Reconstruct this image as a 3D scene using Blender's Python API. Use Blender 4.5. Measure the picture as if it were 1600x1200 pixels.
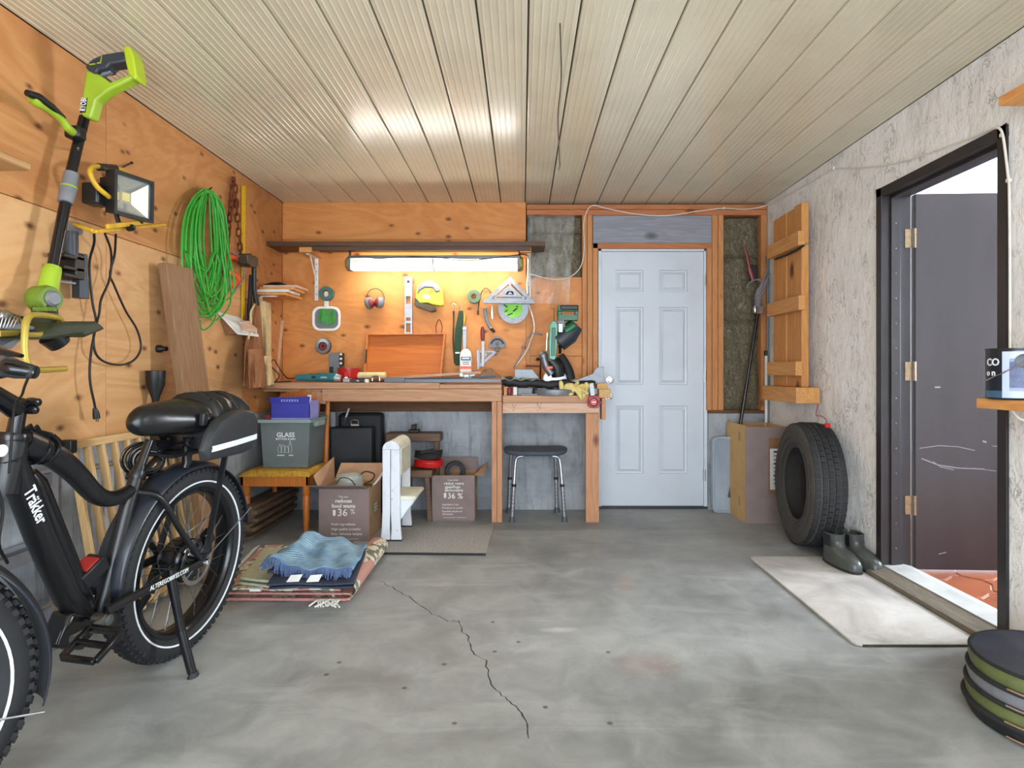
import bpy, bmesh, math, random
from mathutils import Vector, Matrix, Euler
from math import sin, cos, pi, radians as R
random.seed(7)
for o in list(bpy.data.objects): bpy.data.objects.remove(o)
SC = bpy.context.scene; COL = SC.collection
# ---------------------------------------------------------------- camera (pixel frame 1600x1200)
CX, CY, F, H = 816.0, 579.0, 930.0, 1.11      # vanishing point, focal length in px, eye height
XL, XR, YB, ZC, YG = -1.913, 1.96, 4.745, 2.452, -1.5   # left wall, right wall, back wall, ceiling, garage opening
cam = bpy.data.cameras.new('camera'); cam.sensor_width = 36; cam.lens = F / 1600 * 36
cam.shift_x = -(CX - 800) / 1600; cam.shift_y = -(600 - CY) / 1600
cam.clip_start = .05
camo = bpy.data.objects.new('camera', cam); camo.location = (0, 0, H); camo.rotation_euler = (pi / 2, 0, 0)
COL.objects.link(camo); SC.camera = camo
# ---------------------------------------------------------------- light
SC.view_settings.view_transform = 'Standard'; SC.view_settings.look = 'None'
SC.view_settings.exposure = 0.95; SC.view_settings.gamma = 1; SC.view_settings.use_curve_mapping = False
w = bpy.data.worlds.new('sky'); SC.world = w; w.use_nodes = True
bg = w.node_tree.nodes['Background']; bg.inputs[0].default_value = (.80, .90, 1.0, 1); bg.inputs[1].default_value = 5.4
def area(name, loc, rot, sx, sy, power, color, portal=False):
    l = bpy.data.lights.new(name, 'AREA'); l.shape = 'RECTANGLE'; l.size = sx; l.size_y = sy
    l.energy = power; l.color = color
    o = bpy.data.objects.new(name, l); o.location = loc; o.rotation_euler = rot; COL.objects.link(o)
    if portal: l.cycles.is_portal = True
    return o
area('garage_door_daylight', (0.02, YG - .02, 1.08), (pi / 2, 0, 0), 3.5, 2.1, 10, (1, 1, 1), portal=True)
area('house_window_daylight', (4.28, 3.05, 1.45), (0, pi / 2, 0), .9, .9, 75, (.86, .93, 1))
# ---------------------------------------------------------------- pixel -> place
def P(px, py, Y): return Vector(((px - CX) * Y / F, Y, H - (py - CY) * Y / F))
def FL(px, py, z=0): return P(px, py, (H - z) * F / (py - CY))
def LW(px, py, off=0): return P(px, py, (XL + off) * F / (px - CX))
def RW(px, py, off=0): return P(px, py, (XR - off) * F / (px - CX))
def BW(px, py, off=0): return P(px, py, YB - off)
# ---------------------------------------------------------------- materials
def lin(c):
    return tuple((x / 255 / 12.92 if x / 255 <= .04045 else ((x / 255 + .055) / 1.055) ** 2.4) for x in c) + (1,)
MATS = {}
class NT:
    def __init__(s, name):
        s.m = bpy.data.materials.new(name); s.m.use_nodes = True; s.t = s.m.node_tree
        s.b = s.t.nodes['Principled BSDF']; MATS[name] = s.m
        s.tc = s.n('ShaderNodeTexCoord'); s.oi = None
    def n(s, typ, **kw):
        x = s.t.nodes.new(typ)
        for k, v in kw.items():
            if k in ('operation', 'blend_type', 'data_type', 'feature', 'wave_type', 'bands_direction', 'distance', 'noise_dimensions'): setattr(x, k, v)
        return x
    def l(s, a, b): s.t.links.new(a, b)
    def coord(s, scale=(1, 1, 1), rand=True, rot=(0, 0, 0)):
        mp = s.n('ShaderNodeMapping'); mp.inputs['Scale'].default_value = scale; mp.inputs['Rotation'].default_value = rot
        s.l(s.tc.outputs['Object'], mp.inputs[0])
        if rand:
            if not s.oi: s.oi = s.n('ShaderNodeObjectInfo')
            v = s.n('ShaderNodeVectorMath', operation='SCALE'); v.inputs[0].default_value = (37, 53, 71)
            s.l(s.oi.outputs['Random'], v.inputs['Scale']); s.l(v.outputs[0], mp.inputs['Location'])
        return mp.outputs[0]
    def noise(s, vec, scale=5, detail=4, rough=.55, dist=0):
        x = s.n('ShaderNodeTexNoise'); x.inputs['Scale'].default_value = scale; x.inputs['Detail'].default_value = detail
        x.inputs['Roughness'].default_value = rough; x.inputs['Distortion'].default_value = dist; s.l(vec, x.inputs['Vector'])
        return x.outputs['Fac']
    def ramp(s, fac, stops):
        x = s.n('ShaderNodeValToRGB'); e = x.color_ramp.elements
        while len(e) < len(stops): e.new(.5)
        for k, (p, c) in enumerate(stops):
            e[k].position = p; e[k].color = c if len(c) == 4 else tuple(c) + (1,)
        s.l(fac, x.inputs[0]); return x.outputs[0]
    def math(s, op, a, b=None):
        x = s.n('ShaderNodeMath', operation=op)
        for k, v in ((0, a), (1, b)):
            if v is None: continue
            if isinstance(v, (int, float)): x.inputs[k].default_value = v
            else: s.l(v, x.inputs[k])
        return x.outputs[0]
    def mix(s, fac, a, b, bt='MIX'):
        x = s.n('ShaderNodeMix', data_type='RGBA', blend_type=bt)
        for sock, v in ((x.inputs[0], fac), (x.inputs[6], a), (x.inputs[7], b)):
            if isinstance(v, (int, float)): sock.default_value = v
            elif isinstance(v, tuple): sock.default_value = v
            else: s.l(v, sock)
        return x.outputs[2]
    def bump(s, hgt, strength=.3, dist=.01):
        x = s.n('ShaderNodeBump'); x.inputs['Strength'].default_value = strength; x.inputs['Distance'].default_value = dist
        s.l(hgt, x.inputs['Height']); s.l(x.outputs[0], s.b.inputs['Normal'])
    def done(s, col, rough=.6, metal=0):
        if isinstance(col, tuple): s.b.inputs['Base Color'].default_value = col
        else: s.l(col, s.b.inputs['Base Color'])
        if isinstance(rough, (int, float)): s.b.inputs['Roughness'].default_value = rough
        else: s.l(rough, s.b.inputs['Roughness'])
        s.b.inputs['Metallic'].default_value = metal
        return s.m
def pm(name, rgb, rough=.5, metal=0, var=.12, scale=18, bump=0, bscale=None, dark=None, stretch=(1, 1, 1), **kw):
    """plain painted / plastic / metal / cloth surface with procedural mottling"""
    t = NT(name); c = lin(rgb); v = t.coord(stretch)
    d = lin(dark) if dark else tuple(x * (1 - var * 2) for x in c[:3]) + (1,)
    hi = tuple(min(1, x * (1 + var)) for x in c[:3]) + (1,)
    f = t.noise(v, scale, 5)
    col = t.ramp(f, [(.3, d), (.5, c), (.72, hi)])
    if bump: t.bump(t.noise(v, bscale or scale * 4, 3), bump, .004)
    m = t.done(col, rough, metal)
    for k, x in kw.items(): t.b.inputs[k].default_value = x
    return m
def wood(name, a, b, axis=0, sc=1.0, rough=.6, knots=0, knotc=(70, 38, 16), bump=.08, rings=9):
    """solid timber: grain runs along axis, fine fibres and growth bands across it"""
    t = NT(name); s = [1.0, 1.0, 1.0]; s[axis] = .07
    v = t.coord(tuple(x * sc for x in s)); A, B = lin(a), lin(b)
    w1 = t.noise(v, rings, 3, .5, 1.2); f1 = t.noise(v, 160, 2, .6)
    wv = t.math('FRACT', t.math('MULTIPLY', w1, 7.0))
    tri = t.math('ABSOLUTE', t.math('SUBTRACT', wv, .5))
    col = t.mix(t.math('MULTIPLY', tri, 1.5), A, B)
    col = t.mix(t.math('MULTIPLY', f1, .35), col, tuple(x * .72 for x in A[:3]) + (1,))
    if knots:
        s2 = [1.0, 1.0, 1.0]; s2[axis] = .55
        vo = t.n('ShaderNodeTexVoronoi'); vo.inputs['Scale'].default_value = knots; t.l(t.coord(tuple(s2)), vo.inputs['Vector'])
        k = t.ramp(vo.outputs['Distance'], [(.05, (1, 1, 1)), (.13, (0, 0, 0))])
        col = t.mix(k, col, lin(knotc))
    t.bump(f1, bump, .002)
    return t.done(col, rough)
def plywood(name, a, b, c, ax, knots=3.4, rough=.55):
    """rotary-cut veneer: long wavy figure and small dark football knots; ax = (grain axis, across axis)"""
    t = NT(name); s = [1.0, 1.0, 1.0]; s[ax[0]] = .32
    v = t.coord(tuple(s)); A, B, C = lin(a), lin(b), lin(c)
    big = t.noise(v, 1.9, 4, .55, 1.6)
    fig = t.math('ABSOLUTE', t.math('SUBTRACT', t.math('FRACT', t.math('MULTIPLY', big, 9.0)), .5))
    fig = t.ramp(fig, [(.0, (0, 0, 0)), (.5, (1, 1, 1))])
    tone = t.noise(t.coord((1, 1, 1)), 1.3, 3)
    col = t.mix(tone, A, B)
    col = t.mix(t.math('MULTIPLY', fig, .42), col, C)
    s2 = [1.0, 1.0, 1.0]; s2[ax[0]] = .16
    fib = t.noise(t.coord(tuple(s2)), 90, 2); col = t.mix(t.math('MULTIPLY', fib, .3), col, C)
    s3 = [1.0, 1.0, 1.0]; s3[ax[0]] = .6
    vo = t.n('ShaderNodeTexVoronoi'); vo.voronoi_dimensions = '2D'; vo.inputs['Scale'].default_value = knots
    sp_ = t.n('ShaderNodeSeparateXYZ'); t.l(t.coord(tuple(s3)), sp_.inputs[0]); cb_ = t.n('ShaderNodeCombineXYZ'); t.l(sp_.outputs[ax[0]], cb_.inputs[0]); t.l(sp_.outputs[ax[1]], cb_.inputs[1]); t.l(cb_.outputs[0], vo.inputs['Vector'])
    wob = t.math('ADD', vo.outputs['Distance'], t.math('MULTIPLY', t.math('SUBTRACT', tone, .5), .12))
    ring = t.ramp(wob, [(.03, (.9, .9, .9)), (.065, (.5, .5, .5)), (.13, (0, 0, 0))])
    gate = t.ramp(t.math('FRACT', t.math('MULTIPLY', vo.outputs['Color'], 3.7)), [(.4, (0, 0, 0)), (.5, (1, 1, 1))])
    col = t.mix(t.math('MULTIPLY', ring, gate), col, lin((92, 44, 14)))
    t.bump(fib, .05, .002)
    return t.done(col, rough)
# ---------------------------------------------------------------- mesh builder
MW = {}
def frame(d, up=Vector((0, 0, 1))):
    d = Vector(d).normalized(); up = Vector(up)
    if abs(d.dot(up.normalized())) > .98: up = Vector((0, 1, 0)) if abs(d.y) < .9 else Vector((1, 0, 0))
    x = d.cross(up).normalized(); y = x.cross(d).normalized()
    return x, y, d
class MB:
    def __init__(s): s.v = []; s.f = []
    def add(s, vs, fs):
        k = len(s.v); s.v += [Vector(p) for p in vs]; s.f += [tuple(i + k for i in f) for f in fs]; return s
    def bx(s, x0, x1, y0, y1, z0, z1):
        return s.add([(x, y, z) for x in (x0, x1) for y in (y0, y1) for z in (z0, z1)],
                     [(0, 1, 3, 2), (4, 6, 7, 5), (0, 4, 5, 1), (2, 3, 7, 6), (0, 2, 6, 4), (1, 5, 7, 3)])
    def box(s, c, size, rot=(0, 0, 0)):
        m = Euler(rot).to_matrix(); c = Vector(c); hx, hy, hz = [q / 2 for q in size]
        return s.add([c + m @ Vector((x, y, z)) for x in (-hx, hx) for y in (-hy, hy) for z in (-hz, hz)],
                     [(0, 1, 3, 2), (4, 6, 7, 5), (0, 4, 5, 1), (2, 3, 7, 6), (0, 2, 6, 4), (1, 5, 7, 3)])
    def bar(s, p, q, w, h, up=(0, 0, 1)):
        p, q = Vector(p), Vector(q); x, y, d = frame(q - p, up); x = x * w / 2; y = y * h / 2
        return s.add([e + a * x + b * y for e in (p, q) for a, b in ((-1, -1), (1, -1), (1, 1), (-1, 1))],
                     [(0, 3, 2, 1), (4, 5, 6, 7), (0, 1, 5, 4), (1, 2, 6, 5), (2, 3, 7, 6), (3, 0, 4, 7)])
    def tube(s, pts, r, n=8, closed=False, sq=1.0, up=(0, 0, 1), cap=True):
        pts = [Vector(p) for p in pts]; N = len(pts); rr = r if isinstance(r, (list, tuple)) else [r] * N
        vs = []; px = None
        for i, p in enumerate(pts):
            a = pts[(i - 1) % N] if (closed or i > 0) else p; b = pts[(i + 1) % N] if (closed or i < N - 1) else p
            d = (b - a)
            if d.length < 1e-9: d = Vector((0, 0, 1))
            d.normalize()
            if px is None: x, y, d = frame(d, up)
            else:
                x = (px - d * px.dot(d))
                x = x.normalized() if x.length > 1e-6 else frame(d, up)[0]
                y = x.cross(d).normalized()
            px = x
            for k in range(n):
                t = 2 * pi * k / n; vs.append(p + (x * cos(t) + y * sin(t) * sq) * rr[i])
        fs = [(i * n + k, i * n + (k + 1) % n, ((i + 1) % N) * n + (k + 1) % n, ((i + 1) % N) * n + k)
              for i in range(N if closed else N - 1) for k in range(n)]
        if not closed and cap: fs += [tuple(range(n))[::-1], tuple((N - 1) * n + k for k in range(n))]
        return s.add(vs, fs)
    def lathe(s, prof, o=(0, 0, 0), axis=(0, 0, 1), n=20, up=(0, 1, 0), closed=False):
        """prof: (radius, height) pairs turned about axis through o"""
        o = Vector(o); x, y, d = frame(axis, up); vs = []; N = len(prof)
        for (r, z) in prof:
            for k in range(n):
                t = 2 * pi * k / n; vs.append(o + d * z + (x * cos(t) + y * sin(t)) * max(r, 1e-5))
        fs = [(i * n + k, i * n + (k + 1) % n, ((i + 1) % N) * n + (k + 1) % n, ((i + 1) % N) * n + k)
              for i in range(N if closed else N - 1) for k in range(n)]
        if not closed: fs += [tuple(range(n))[::-1], tuple((N - 1) * n + k for k in range(n))]
        return s.add(vs, fs)
    def prism(s, poly, thick, o=(0, 0, 0), u=(1, 0, 0), v=(0, 0, 1)):
        """poly in (u, v), extruded by thick along u x v (both ways from o)"""
        o, u, v = Vector(o), Vector(u), Vector(v); nrm = u.cross(v).normalized() * thick / 2; N = len(poly)
        vs = [o + u * a + v * b - nrm for a, b in poly] + [o + u * a + v * b + nrm for a, b in poly]
        return s.add(vs, [tuple(range(N))[::-1], tuple(range(N, 2 * N))] + [(i, (i + 1) % N, (i + 1) % N + N, i + N) for i in range(N)])
    def pts3(s, poly, d):
        """a flat polygon given by 3-D points, made thick along vector d"""
        d = Vector(d); N = len(poly); poly = [Vector(p) for p in poly]
        return s.add(poly + [p + d for p in poly], [tuple(range(N))[::-1], tuple(range(N, 2 * N))] + [(i, (i + 1) % N, (i + 1) % N + N, i + N) for i in range(N)])
    def holed(s, outer, inner, thick, o, u, v):
        """plate with one hole; outer and inner have equal point counts"""
        o, u, v = Vector(o), Vector(u), Vector(v); nrm = u.cross(v).normalized() * thick / 2; N = len(outer)
        L = [[o + u * a + v * b + nrm * sg for a, b in pl] for sg in (-1, 1) for pl in (outer, inner)]
        vs = L[0] + L[1] + L[2] + L[3]; fs = []
        for i in range(N):
            j = (i + 1) % N
            fs += [(i, N + i, N + j, j), (2 * N + i, 2 * N + j, 3 * N + j, 3 * N + i), (i, j, 2 * N + j, 2 * N + i), (N + i, 3 * N + i, 3 * N + j, N + j)]
        return s.add(vs, fs)
    def grid(s, fn, nu, nv, thick=None):
        vs = [Vector(fn(i / nu, j / nv)) for i in range(nu + 1) for j in range(nv + 1)]; W = nv + 1
        fs = [(i * W + j, (i + 1) * W + j, (i + 1) * W + j + 1, i * W + j + 1) for i in range(nu) for j in range(nv)]
        if thick is not None:
            th = Vector(thick); K = len(vs); vs = vs + [p + th for p in vs]
            fs = fs + [tuple(K + q for q in f[::-1]) for f in fs]
            ed = [(i * W, (i + 1) * W) for i in range(nu)] + [((i + 1) * W + nv, i * W + nv) for i in range(nu)]
            ed += [(j + 1, j) for j in range(nv)] + [(nu * W + j, nu * W + j + 1) for j in range(nv)]
            fs += [(a, K + a, K + b, b) for a, b in ed]
        return s.add(vs, fs)
    def ball(s, c, r, nu=12, nv=8, rot=(0, 0, 0), pw=1.0):
        r = r if isinstance(r, (tuple, list)) else (r, r, r); m = Euler(rot).to_matrix(); c = Vector(c)
        sg = lambda q: math.copysign(abs(q) ** pw, q)
        vs = [c + m @ Vector((r[0] * sg(sin(pi * j / nv)) * sg(cos(2 * pi * i / nu)), r[1] * sg(sin(pi * j / nv)) * sg(sin(2 * pi * i / nu)), r[2] * sg(cos(pi * j / nv))))
              for j in range(nv + 1) for i in range(nu)]
        return s.add(vs, [(j * nu + i, (j + 1) * nu + i, (j + 1) * nu + (i + 1) % nu, j * nu + (i + 1) % nu) for j in range(nv) for i in range(nu)])
    def mesh(s, name, org=None, inv=None, smooth=.7):
        me = bpy.data.meshes.new(name); vs = s.v
        if inv is not None: vs = [inv @ p for p in vs]
        me.from_pydata([tuple(p) for p in vs], [], s.f); me.validate()
        bm = bmesh.new(); bm.from_mesh(me); bmesh.ops.remove_doubles(bm, verts=bm.verts, dist=1e-6)
        bmesh.ops.recalc_face_normals(bm, faces=bm.faces); bm.to_mesh(me); bm.free()
        if smooth:
            for p in me.polygons: p.use_smooth = True
            me.set_sharp_from_angle(angle=smooth)
        return me
    def build(s, name, mat, parent=None, local=False, bevel=0, seg=2, smooth=.7, label=None, sub=0, solid=0, kind=None):
        if parent is None:
            xs = [p.x for p in s.v]; ys = [p.y for p in s.v]; zs = [p.z for p in s.v]
            org = Vector(((min(xs) + max(xs)) / 2, (min(ys) + max(ys)) / 2, min(zs)))
            mw = Matrix.Translation(org)
        else: mw = MW[parent.name]
        me = s.mesh(name, inv=None if local else mw.inverted(), smooth=smooth)
        me.materials.append(MATS[mat] if isinstance(mat, str) else mat)
        o = bpy.data.objects.new(name, me); COL.objects.link(o); MW[o.name] = mw
        if parent is None: o.location = org
        else: o.parent = parent
        if bevel:
            b = o.modifiers.new('bevel', 'BEVEL'); b.width = bevel; b.segments = seg; b.limit_method = 'ANGLE'; b.angle_limit = .6
        if sub:
            b = o.modifiers.new('subsurf', 'SUBSURF'); b.levels = sub; b.render_levels = sub
        if label: o['label'] = label
        if kind: o['kind'] = kind
        return o
def thing(name, label, cat, loc=(0, 0, 0), rot=(0, 0, 0), group=None, kind=None):
    o = bpy.data.objects.new(name, None); COL.objects.link(o); o.empty_display_size = .05
    o.location = loc; o.rotation_euler = rot
    MW[o.name] = Matrix.Translation(Vector(loc)) @ Euler(rot).to_matrix().to_4x4()
    if kind: o['kind'] = kind
    if label: o['label'] = label; o['category'] = cat
    if group: o['group'] = group
    return o
def tag(o, label, cat, group=None):
    o['label'] = label; o['category'] = cat
    if group: o['group'] = group
    return o
def piece(src, name, parent, loc=(0, 0, 0), rot=None, scale=None, mat=None):
    """another object sharing src's mesh"""
    o = bpy.data.objects.new(name, src.data); COL.objects.link(o); o.parent = parent; MW[o.name] = MW[parent.name]
    for m in src.modifiers:
        b = o.modifiers.new(m.name, m.type)
        for k in ('width', 'segments', 'limit_method', 'angle_limit', 'levels', 'render_levels'):
            if hasattr(m, k): setattr(b, k, getattr(m, k))
    o.location = loc
    if rot: o.rotation_euler = rot
    if scale: o.scale = scale
    return o
def curve(pts, n=6, closed=False):
    """Catmull-Rom through pts"""
    pts = [Vector(p) for p in pts]; N = len(pts); out = []
    for i in range(N if closed else N - 1):
        if closed: a, b, c, d = pts[i - 1], pts[i], pts[(i + 1) % N], pts[(i + 2) % N]
        else: b, c = pts[i], pts[i + 1]; a = pts[i - 1] if i else b * 2 - c; d = pts[i + 2] if i + 2 < N else c * 2 - b
        for k in range(n):
            t = k / n
            out.append(.5 * (2 * b + (c - a) * t + (2 * a - 5 * b + 4 * c - d) * t * t + (3 * b - a - 3 * c + d) * t ** 3))
    if not closed: out.append(pts[-1])
    return out
def arc(c, r, a0, a1, n, u=(1, 0, 0), v=(0, 0, 1)):
    c, u, v = Vector(c), Vector(u), Vector(v)
    return [c + u * r * cos(a0 + (a1 - a0) * k / n) + v * r * sin(a0 + (a1 - a0) * k / n) for k in range(n + 1)]
def rrect(w, h, r, n=4):
    """rounded rectangle outline about the origin"""
    out = []
    for cx, cy, a in ((w / 2 - r, h / 2 - r, 0), (-w / 2 + r, h / 2 - r, pi / 2), (-w / 2 + r, -h / 2 + r, pi), (w / 2 - r, -h / 2 + r, 1.5 * pi)):
        out += [(cx + r * cos(a + k * pi / 2 / n), cy + r * sin(a + k * pi / 2 / n)) for k in range(n + 1)]
    return out
def text(s, size, o, u, v, mat, parent, name='lettering', depth=.0006, align='LEFT', sx=1.0, bold=0):
    """flat raised lettering lying in the plane (u, v) with its baseline at o"""
    cu = bpy.data.curves.new('t', 'FONT'); cu.body = s; cu.size = size; cu.extrude = depth; cu.align_x = align; cu.resolution_u = 2; cu.offset = bold
    ob = bpy.data.objects.new('t', cu); me = bpy.data.meshes.new_from_object(ob)
    u, v = Vector(u).normalized(), Vector(v).normalized(); nn = u.cross(v)
    m = Matrix(((u.x * sx, v.x, nn.x, o[0]), (u.y * sx, v.y, nn.y, o[1]), (u.z * sx, v.z, nn.z, o[2]), (0, 0, 0, 1)))
    me.transform(MW[parent.name].inverted() @ m); me.name = name
    bpy.data.objects.remove(ob); bpy.data.curves.remove(cu)
    me.materials.clear(); me.materials.append(MATS[mat])
    t = bpy.data.objects.new(name, me); COL.objects.link(t); t.parent = parent; MW[t.name] = MW[parent.name]
    return t
def struct(o): o['kind'] = 'structure'; return o
# ================================================================= ROOM MATERIALS
plywood('ply_left', (200, 138, 80), (212, 158, 102), (168, 98, 46), (1, 2), 7.5)
plywood('ply_left_low', (214, 162, 106), (226, 186, 136), (190, 128, 72), (1, 2), 6.5)
plywood('ply_back', (212, 138, 68), (224, 156, 86), (184, 104, 42), (0, 2), 6.5)
wood('stud_wood', (205, 142, 88), (178, 112, 62), 2, 2.0, .65, 5, (120, 62, 28))
wood('plate_wood', (192, 122, 74), (160, 92, 52), 0, 2.0, .65, 4, (110, 56, 26))
wood('grey_board', (150, 152, 160), (126, 126, 134), 0, 1.2, .7, 3, (84, 80, 80))
wood('dark_sill_wood', (110, 72, 44), (80, 50, 30), 0, 2, .75)
wood('bench_wood', (204, 156, 118), (174, 124, 88), 0, 1.6, .6, 4, (104, 56, 28))
wood('bench_wood_z', (200, 146, 106), (172, 116, 78), 2, 1.6, .6, 3.5, (104, 56, 28))
pm('ceiling_white', (216, 206, 180), .2, 0, .04, 3)
pm('ceiling_slab', (60, 55, 45), .9)
pm('door_white', (200, 207, 216), .36, 0, .03, 3)
pm('door_frame_white', (208, 214, 220), .45, 0, .05, 6)
pm('gap_dark', (46, 40, 30), .95, 0, .3, 20)
pm('brown_frame', (42, 38, 39), .42, 0, .14, 5, .1, 60)
pm('brown_door', (52, 46, 48), .3, 0, .12, 3.5, .12, 50, stretch=(1, 1, .25))
pm('steel', (190, 192, 196), .28, 1, .08, 30)
pm('chrome', (225, 226, 230), .12, 1, .03, 10)
pm('brass_old', (150, 130, 104), .4, .8, .15, 40)
pm('weatherstrip', (36, 42, 54), .5, 0, .1, 20)
pm('hall_white', (240, 242, 245), .7, 0, .02, 4)
pm('terracotta', (152, 84, 54), .35, 0, .14, 7, .05)
pm('grout', (226, 214, 196), .8)
pm('black_plastic', (19, 20, 22), .42, 0, .2, 20)
pm('black_matte', (22, 23, 26), .62, 0, .2, 14)
pm('black_rubber', (34, 34, 35), .72, 0, .2, 14, .1)
pm('white_plastic', (232, 232, 228), .4, 0, .04)
pm('white_cable', (222, 216, 204), .5, 0, .06)
pm('foil', (200, 206, 212), .25, 1, .15, 40)
# concrete floor with mottling, stains and rust marks
def concrete_floor():
    t = NT('concrete_floor'); v = t.coord((1, 1, 1), rand=False)
    big = t.noise(v, 1.15, 6, .6, .4); mid = t.noise(v, 5.5, 6, .62, .6); fine = t.noise(v, 120, 3)
    col = t.ramp(big, [(.3, lin((120, 123, 121))), (.47, lin((150, 153, 151))), (.62, lin((170, 173, 170))), (.8, lin((184, 185, 181)))])
    col = t.mix(.45, col, t.ramp(mid, [(.3, lin((104, 107, 106))), (.55, lin((156, 159, 157))), (.75, lin((192, 193, 190)))]))
    col = t.mix(t.math('MULTIPLY', fine, .18), col, lin((92, 92, 90)))
    streak = t.noise(t.coord((.35, 2.2, 1), rand=False), 3.2, 5, .6, .8)
    col = t.mix(t.ramp(streak, [(.55, (0, 0, 0)), (.8, (.35, .35, .35))]), col, lin((200, 202, 201)))
    sx = t.n('ShaderNodeSeparateXYZ'); t.l(t.tc.outputs['Object'], sx.inputs[0])
    def spot(px, py, rx, ry, c, amt, soft=.35, wob=.5):
        nonlocal col
        q = FL(px, py)
        a = t.math('DIVIDE', t.math('SUBTRACT', sx.outputs[0], q.x - FO.x), rx); b = t.math('DIVIDE', t.math('SUBTRACT', sx.outputs[1], q.y - FO.y), ry)
        d = t.math('SQRT', t.math('ADD', t.math('MULTIPLY', a, a), t.math('MULTIPLY', b, b)))
        d = t.math('ADD', d, t.math('MULTIPLY', t.math('SUBTRACT', mid, .5), wob * 2.4))
        k = t.ramp(d, [(max(0, .9 - soft), (amt, amt, amt)), (.99, (0, 0, 0))])
        col = t.mix(k, col, lin(c))
    spot(978, 905, .06, .035, (176, 146, 130), .45, .3, .06); spot(976, 917, .07, .04, (170, 138, 120), .55, .3, .06)
    spot(1012, 1036, .17, .13, (150, 122, 110), .45, .7, .8); spot(876, 984, .10, .035, (216, 216, 212), .5, .8, 1.0)
    spot(560, 1065, .24, .12, (112, 110, 106), .5, .5, .5); spot(900, 915, .3, .26, (104, 102, 98), .35, .7, .6)
    for (px, py) in ((632, 1075), (530, 1035), (773, 1018), (810, 1003), (852, 1105), (950, 1019), (770, 972), (510, 1054), (710, 1130), (953, 1130), (694, 1038)):
        spot(px, py, .012, .012, (72, 68, 64), .8, .4, .3)
    t.bump(t.math('ADD', mid, t.math('MULTIPLY', fine, .3)), .12, .006)
    t.done(col, t.ramp(mid, [(.3, (.42, .42, .42)), (.7, (.66, .66, .66))]))
FO = Vector(((-2.1 + 2.2) / 2, (YG - .1 + YB + .3) / 2, -.2))
concrete_floor()
def concrete_wall():
    t = NT('concrete_wall'); v = t.coord((1, 1, 1), rand=False)
    a = t.noise(v, 4, 6, .65, .5); st = t.noise(t.coord((6, 6, .7), rand=False), 4, 5, .7, .6); bd = t.noise(t.coord((.6, .6, 9), rand=False), 3, 3)
    col = t.ramp(a, [(.3, lin((112, 117, 122))), (.5, lin((144, 149, 154))), (.7, lin((168, 172, 176)))])
    col = t.mix(t.ramp(st, [(.52, (0, 0, 0)), (.72, (.75, .75, .75))]), col, lin((74, 78, 84)))
    col = t.mix(t.math('MULTIPLY', bd, .3), col, lin((196, 202, 206)))
    t.bump(t.math('ADD', st, bd), .35, .008); t.done(col, .85)
concrete_wall()
def stucco():
    t = NT('stucco'); v = t.coord((1, 1, 1), rand=False)
    n1 = t.noise(v, 3.2, 5, .6, .8); n2 = t.noise(t.coord((1, 1.5, .75), rand=False, rot=(.5, 0, 0)), 13, 6, .66, .5); n3 = t.noise(v, 60, 4)
    ridge = t.math('ABSOLUTE', t.math('SUBTRACT', n2, .5)); ridge = t.ramp(ridge, [(.0, (1, 1, 1)), (.022, (0, 0, 0))])
    gate = t.ramp(t.noise(v, 6.5, 4, .6, .5), [(.5, (0, 0, 0)), (.64, (1, 1, 1))])
    cr = t.math('MULTIPLY', ridge, gate)
    col = t.ramp(n1, [(.3, lin((228, 226, 222))), (.55, lin((242, 240, 237))), (.8, lin((248, 247, 246)))])
    col = t.mix(t.math('MULTIPLY', cr, .55), col, lin((100, 94, 86)))
    hgt = t.math('ADD', t.math('MULTIPLY', n2, .9), t.math('MULTIPLY', n1, 1.2)); hgt = t.math('SUBTRACT', hgt, t.math('MULTIPLY', cr, .5))
    hgt = t.math('ADD', hgt, t.math('MULTIPLY', n3, .12))
    t.bump(hgt, .55, .02); t.done(col, .8)
stucco()
def wool():
    t = NT('mineral_wool'); v = t.coord((1, 1, 1)); a = t.noise(v, 7, 5, .6, .8); f = t.noise(t.coord((1, 1, .55)), 42, 5, .75, 1.4)
    col = t.ramp(f, [(.3, lin((80, 72, 52))), (.5, lin((134, 124, 98))), (.7, lin((184, 174, 146)))])
    col = t.mix(t.math('MULTIPLY', a, .4), col, lin((104, 97, 76)))
    t.bump(t.math('ADD', f, a), 1.0, .03); t.done(col, .95)
wool()
def sheeting():
    t = NT('clear_plastic_sheet'); v = t.coord((1, 1, .35)); f = t.noise(v, 9, 4, .6, 2.0); g = t.noise(v, 3.5, 3, .6, 1.0)
    t.bump(t.math('ADD', f, g), .6, .02)
    t.done(lin((232, 234, 230)), .16); t.b.inputs['Alpha'].default_value = .2; t.b.inputs['Specular IOR Level'].default_value = .9
    t.l(t.ramp(f, [(.35, (.08, .08, .08)), (.7, (.3, .3, .3))]), t.b.inputs['Alpha'])
sheeting()
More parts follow.
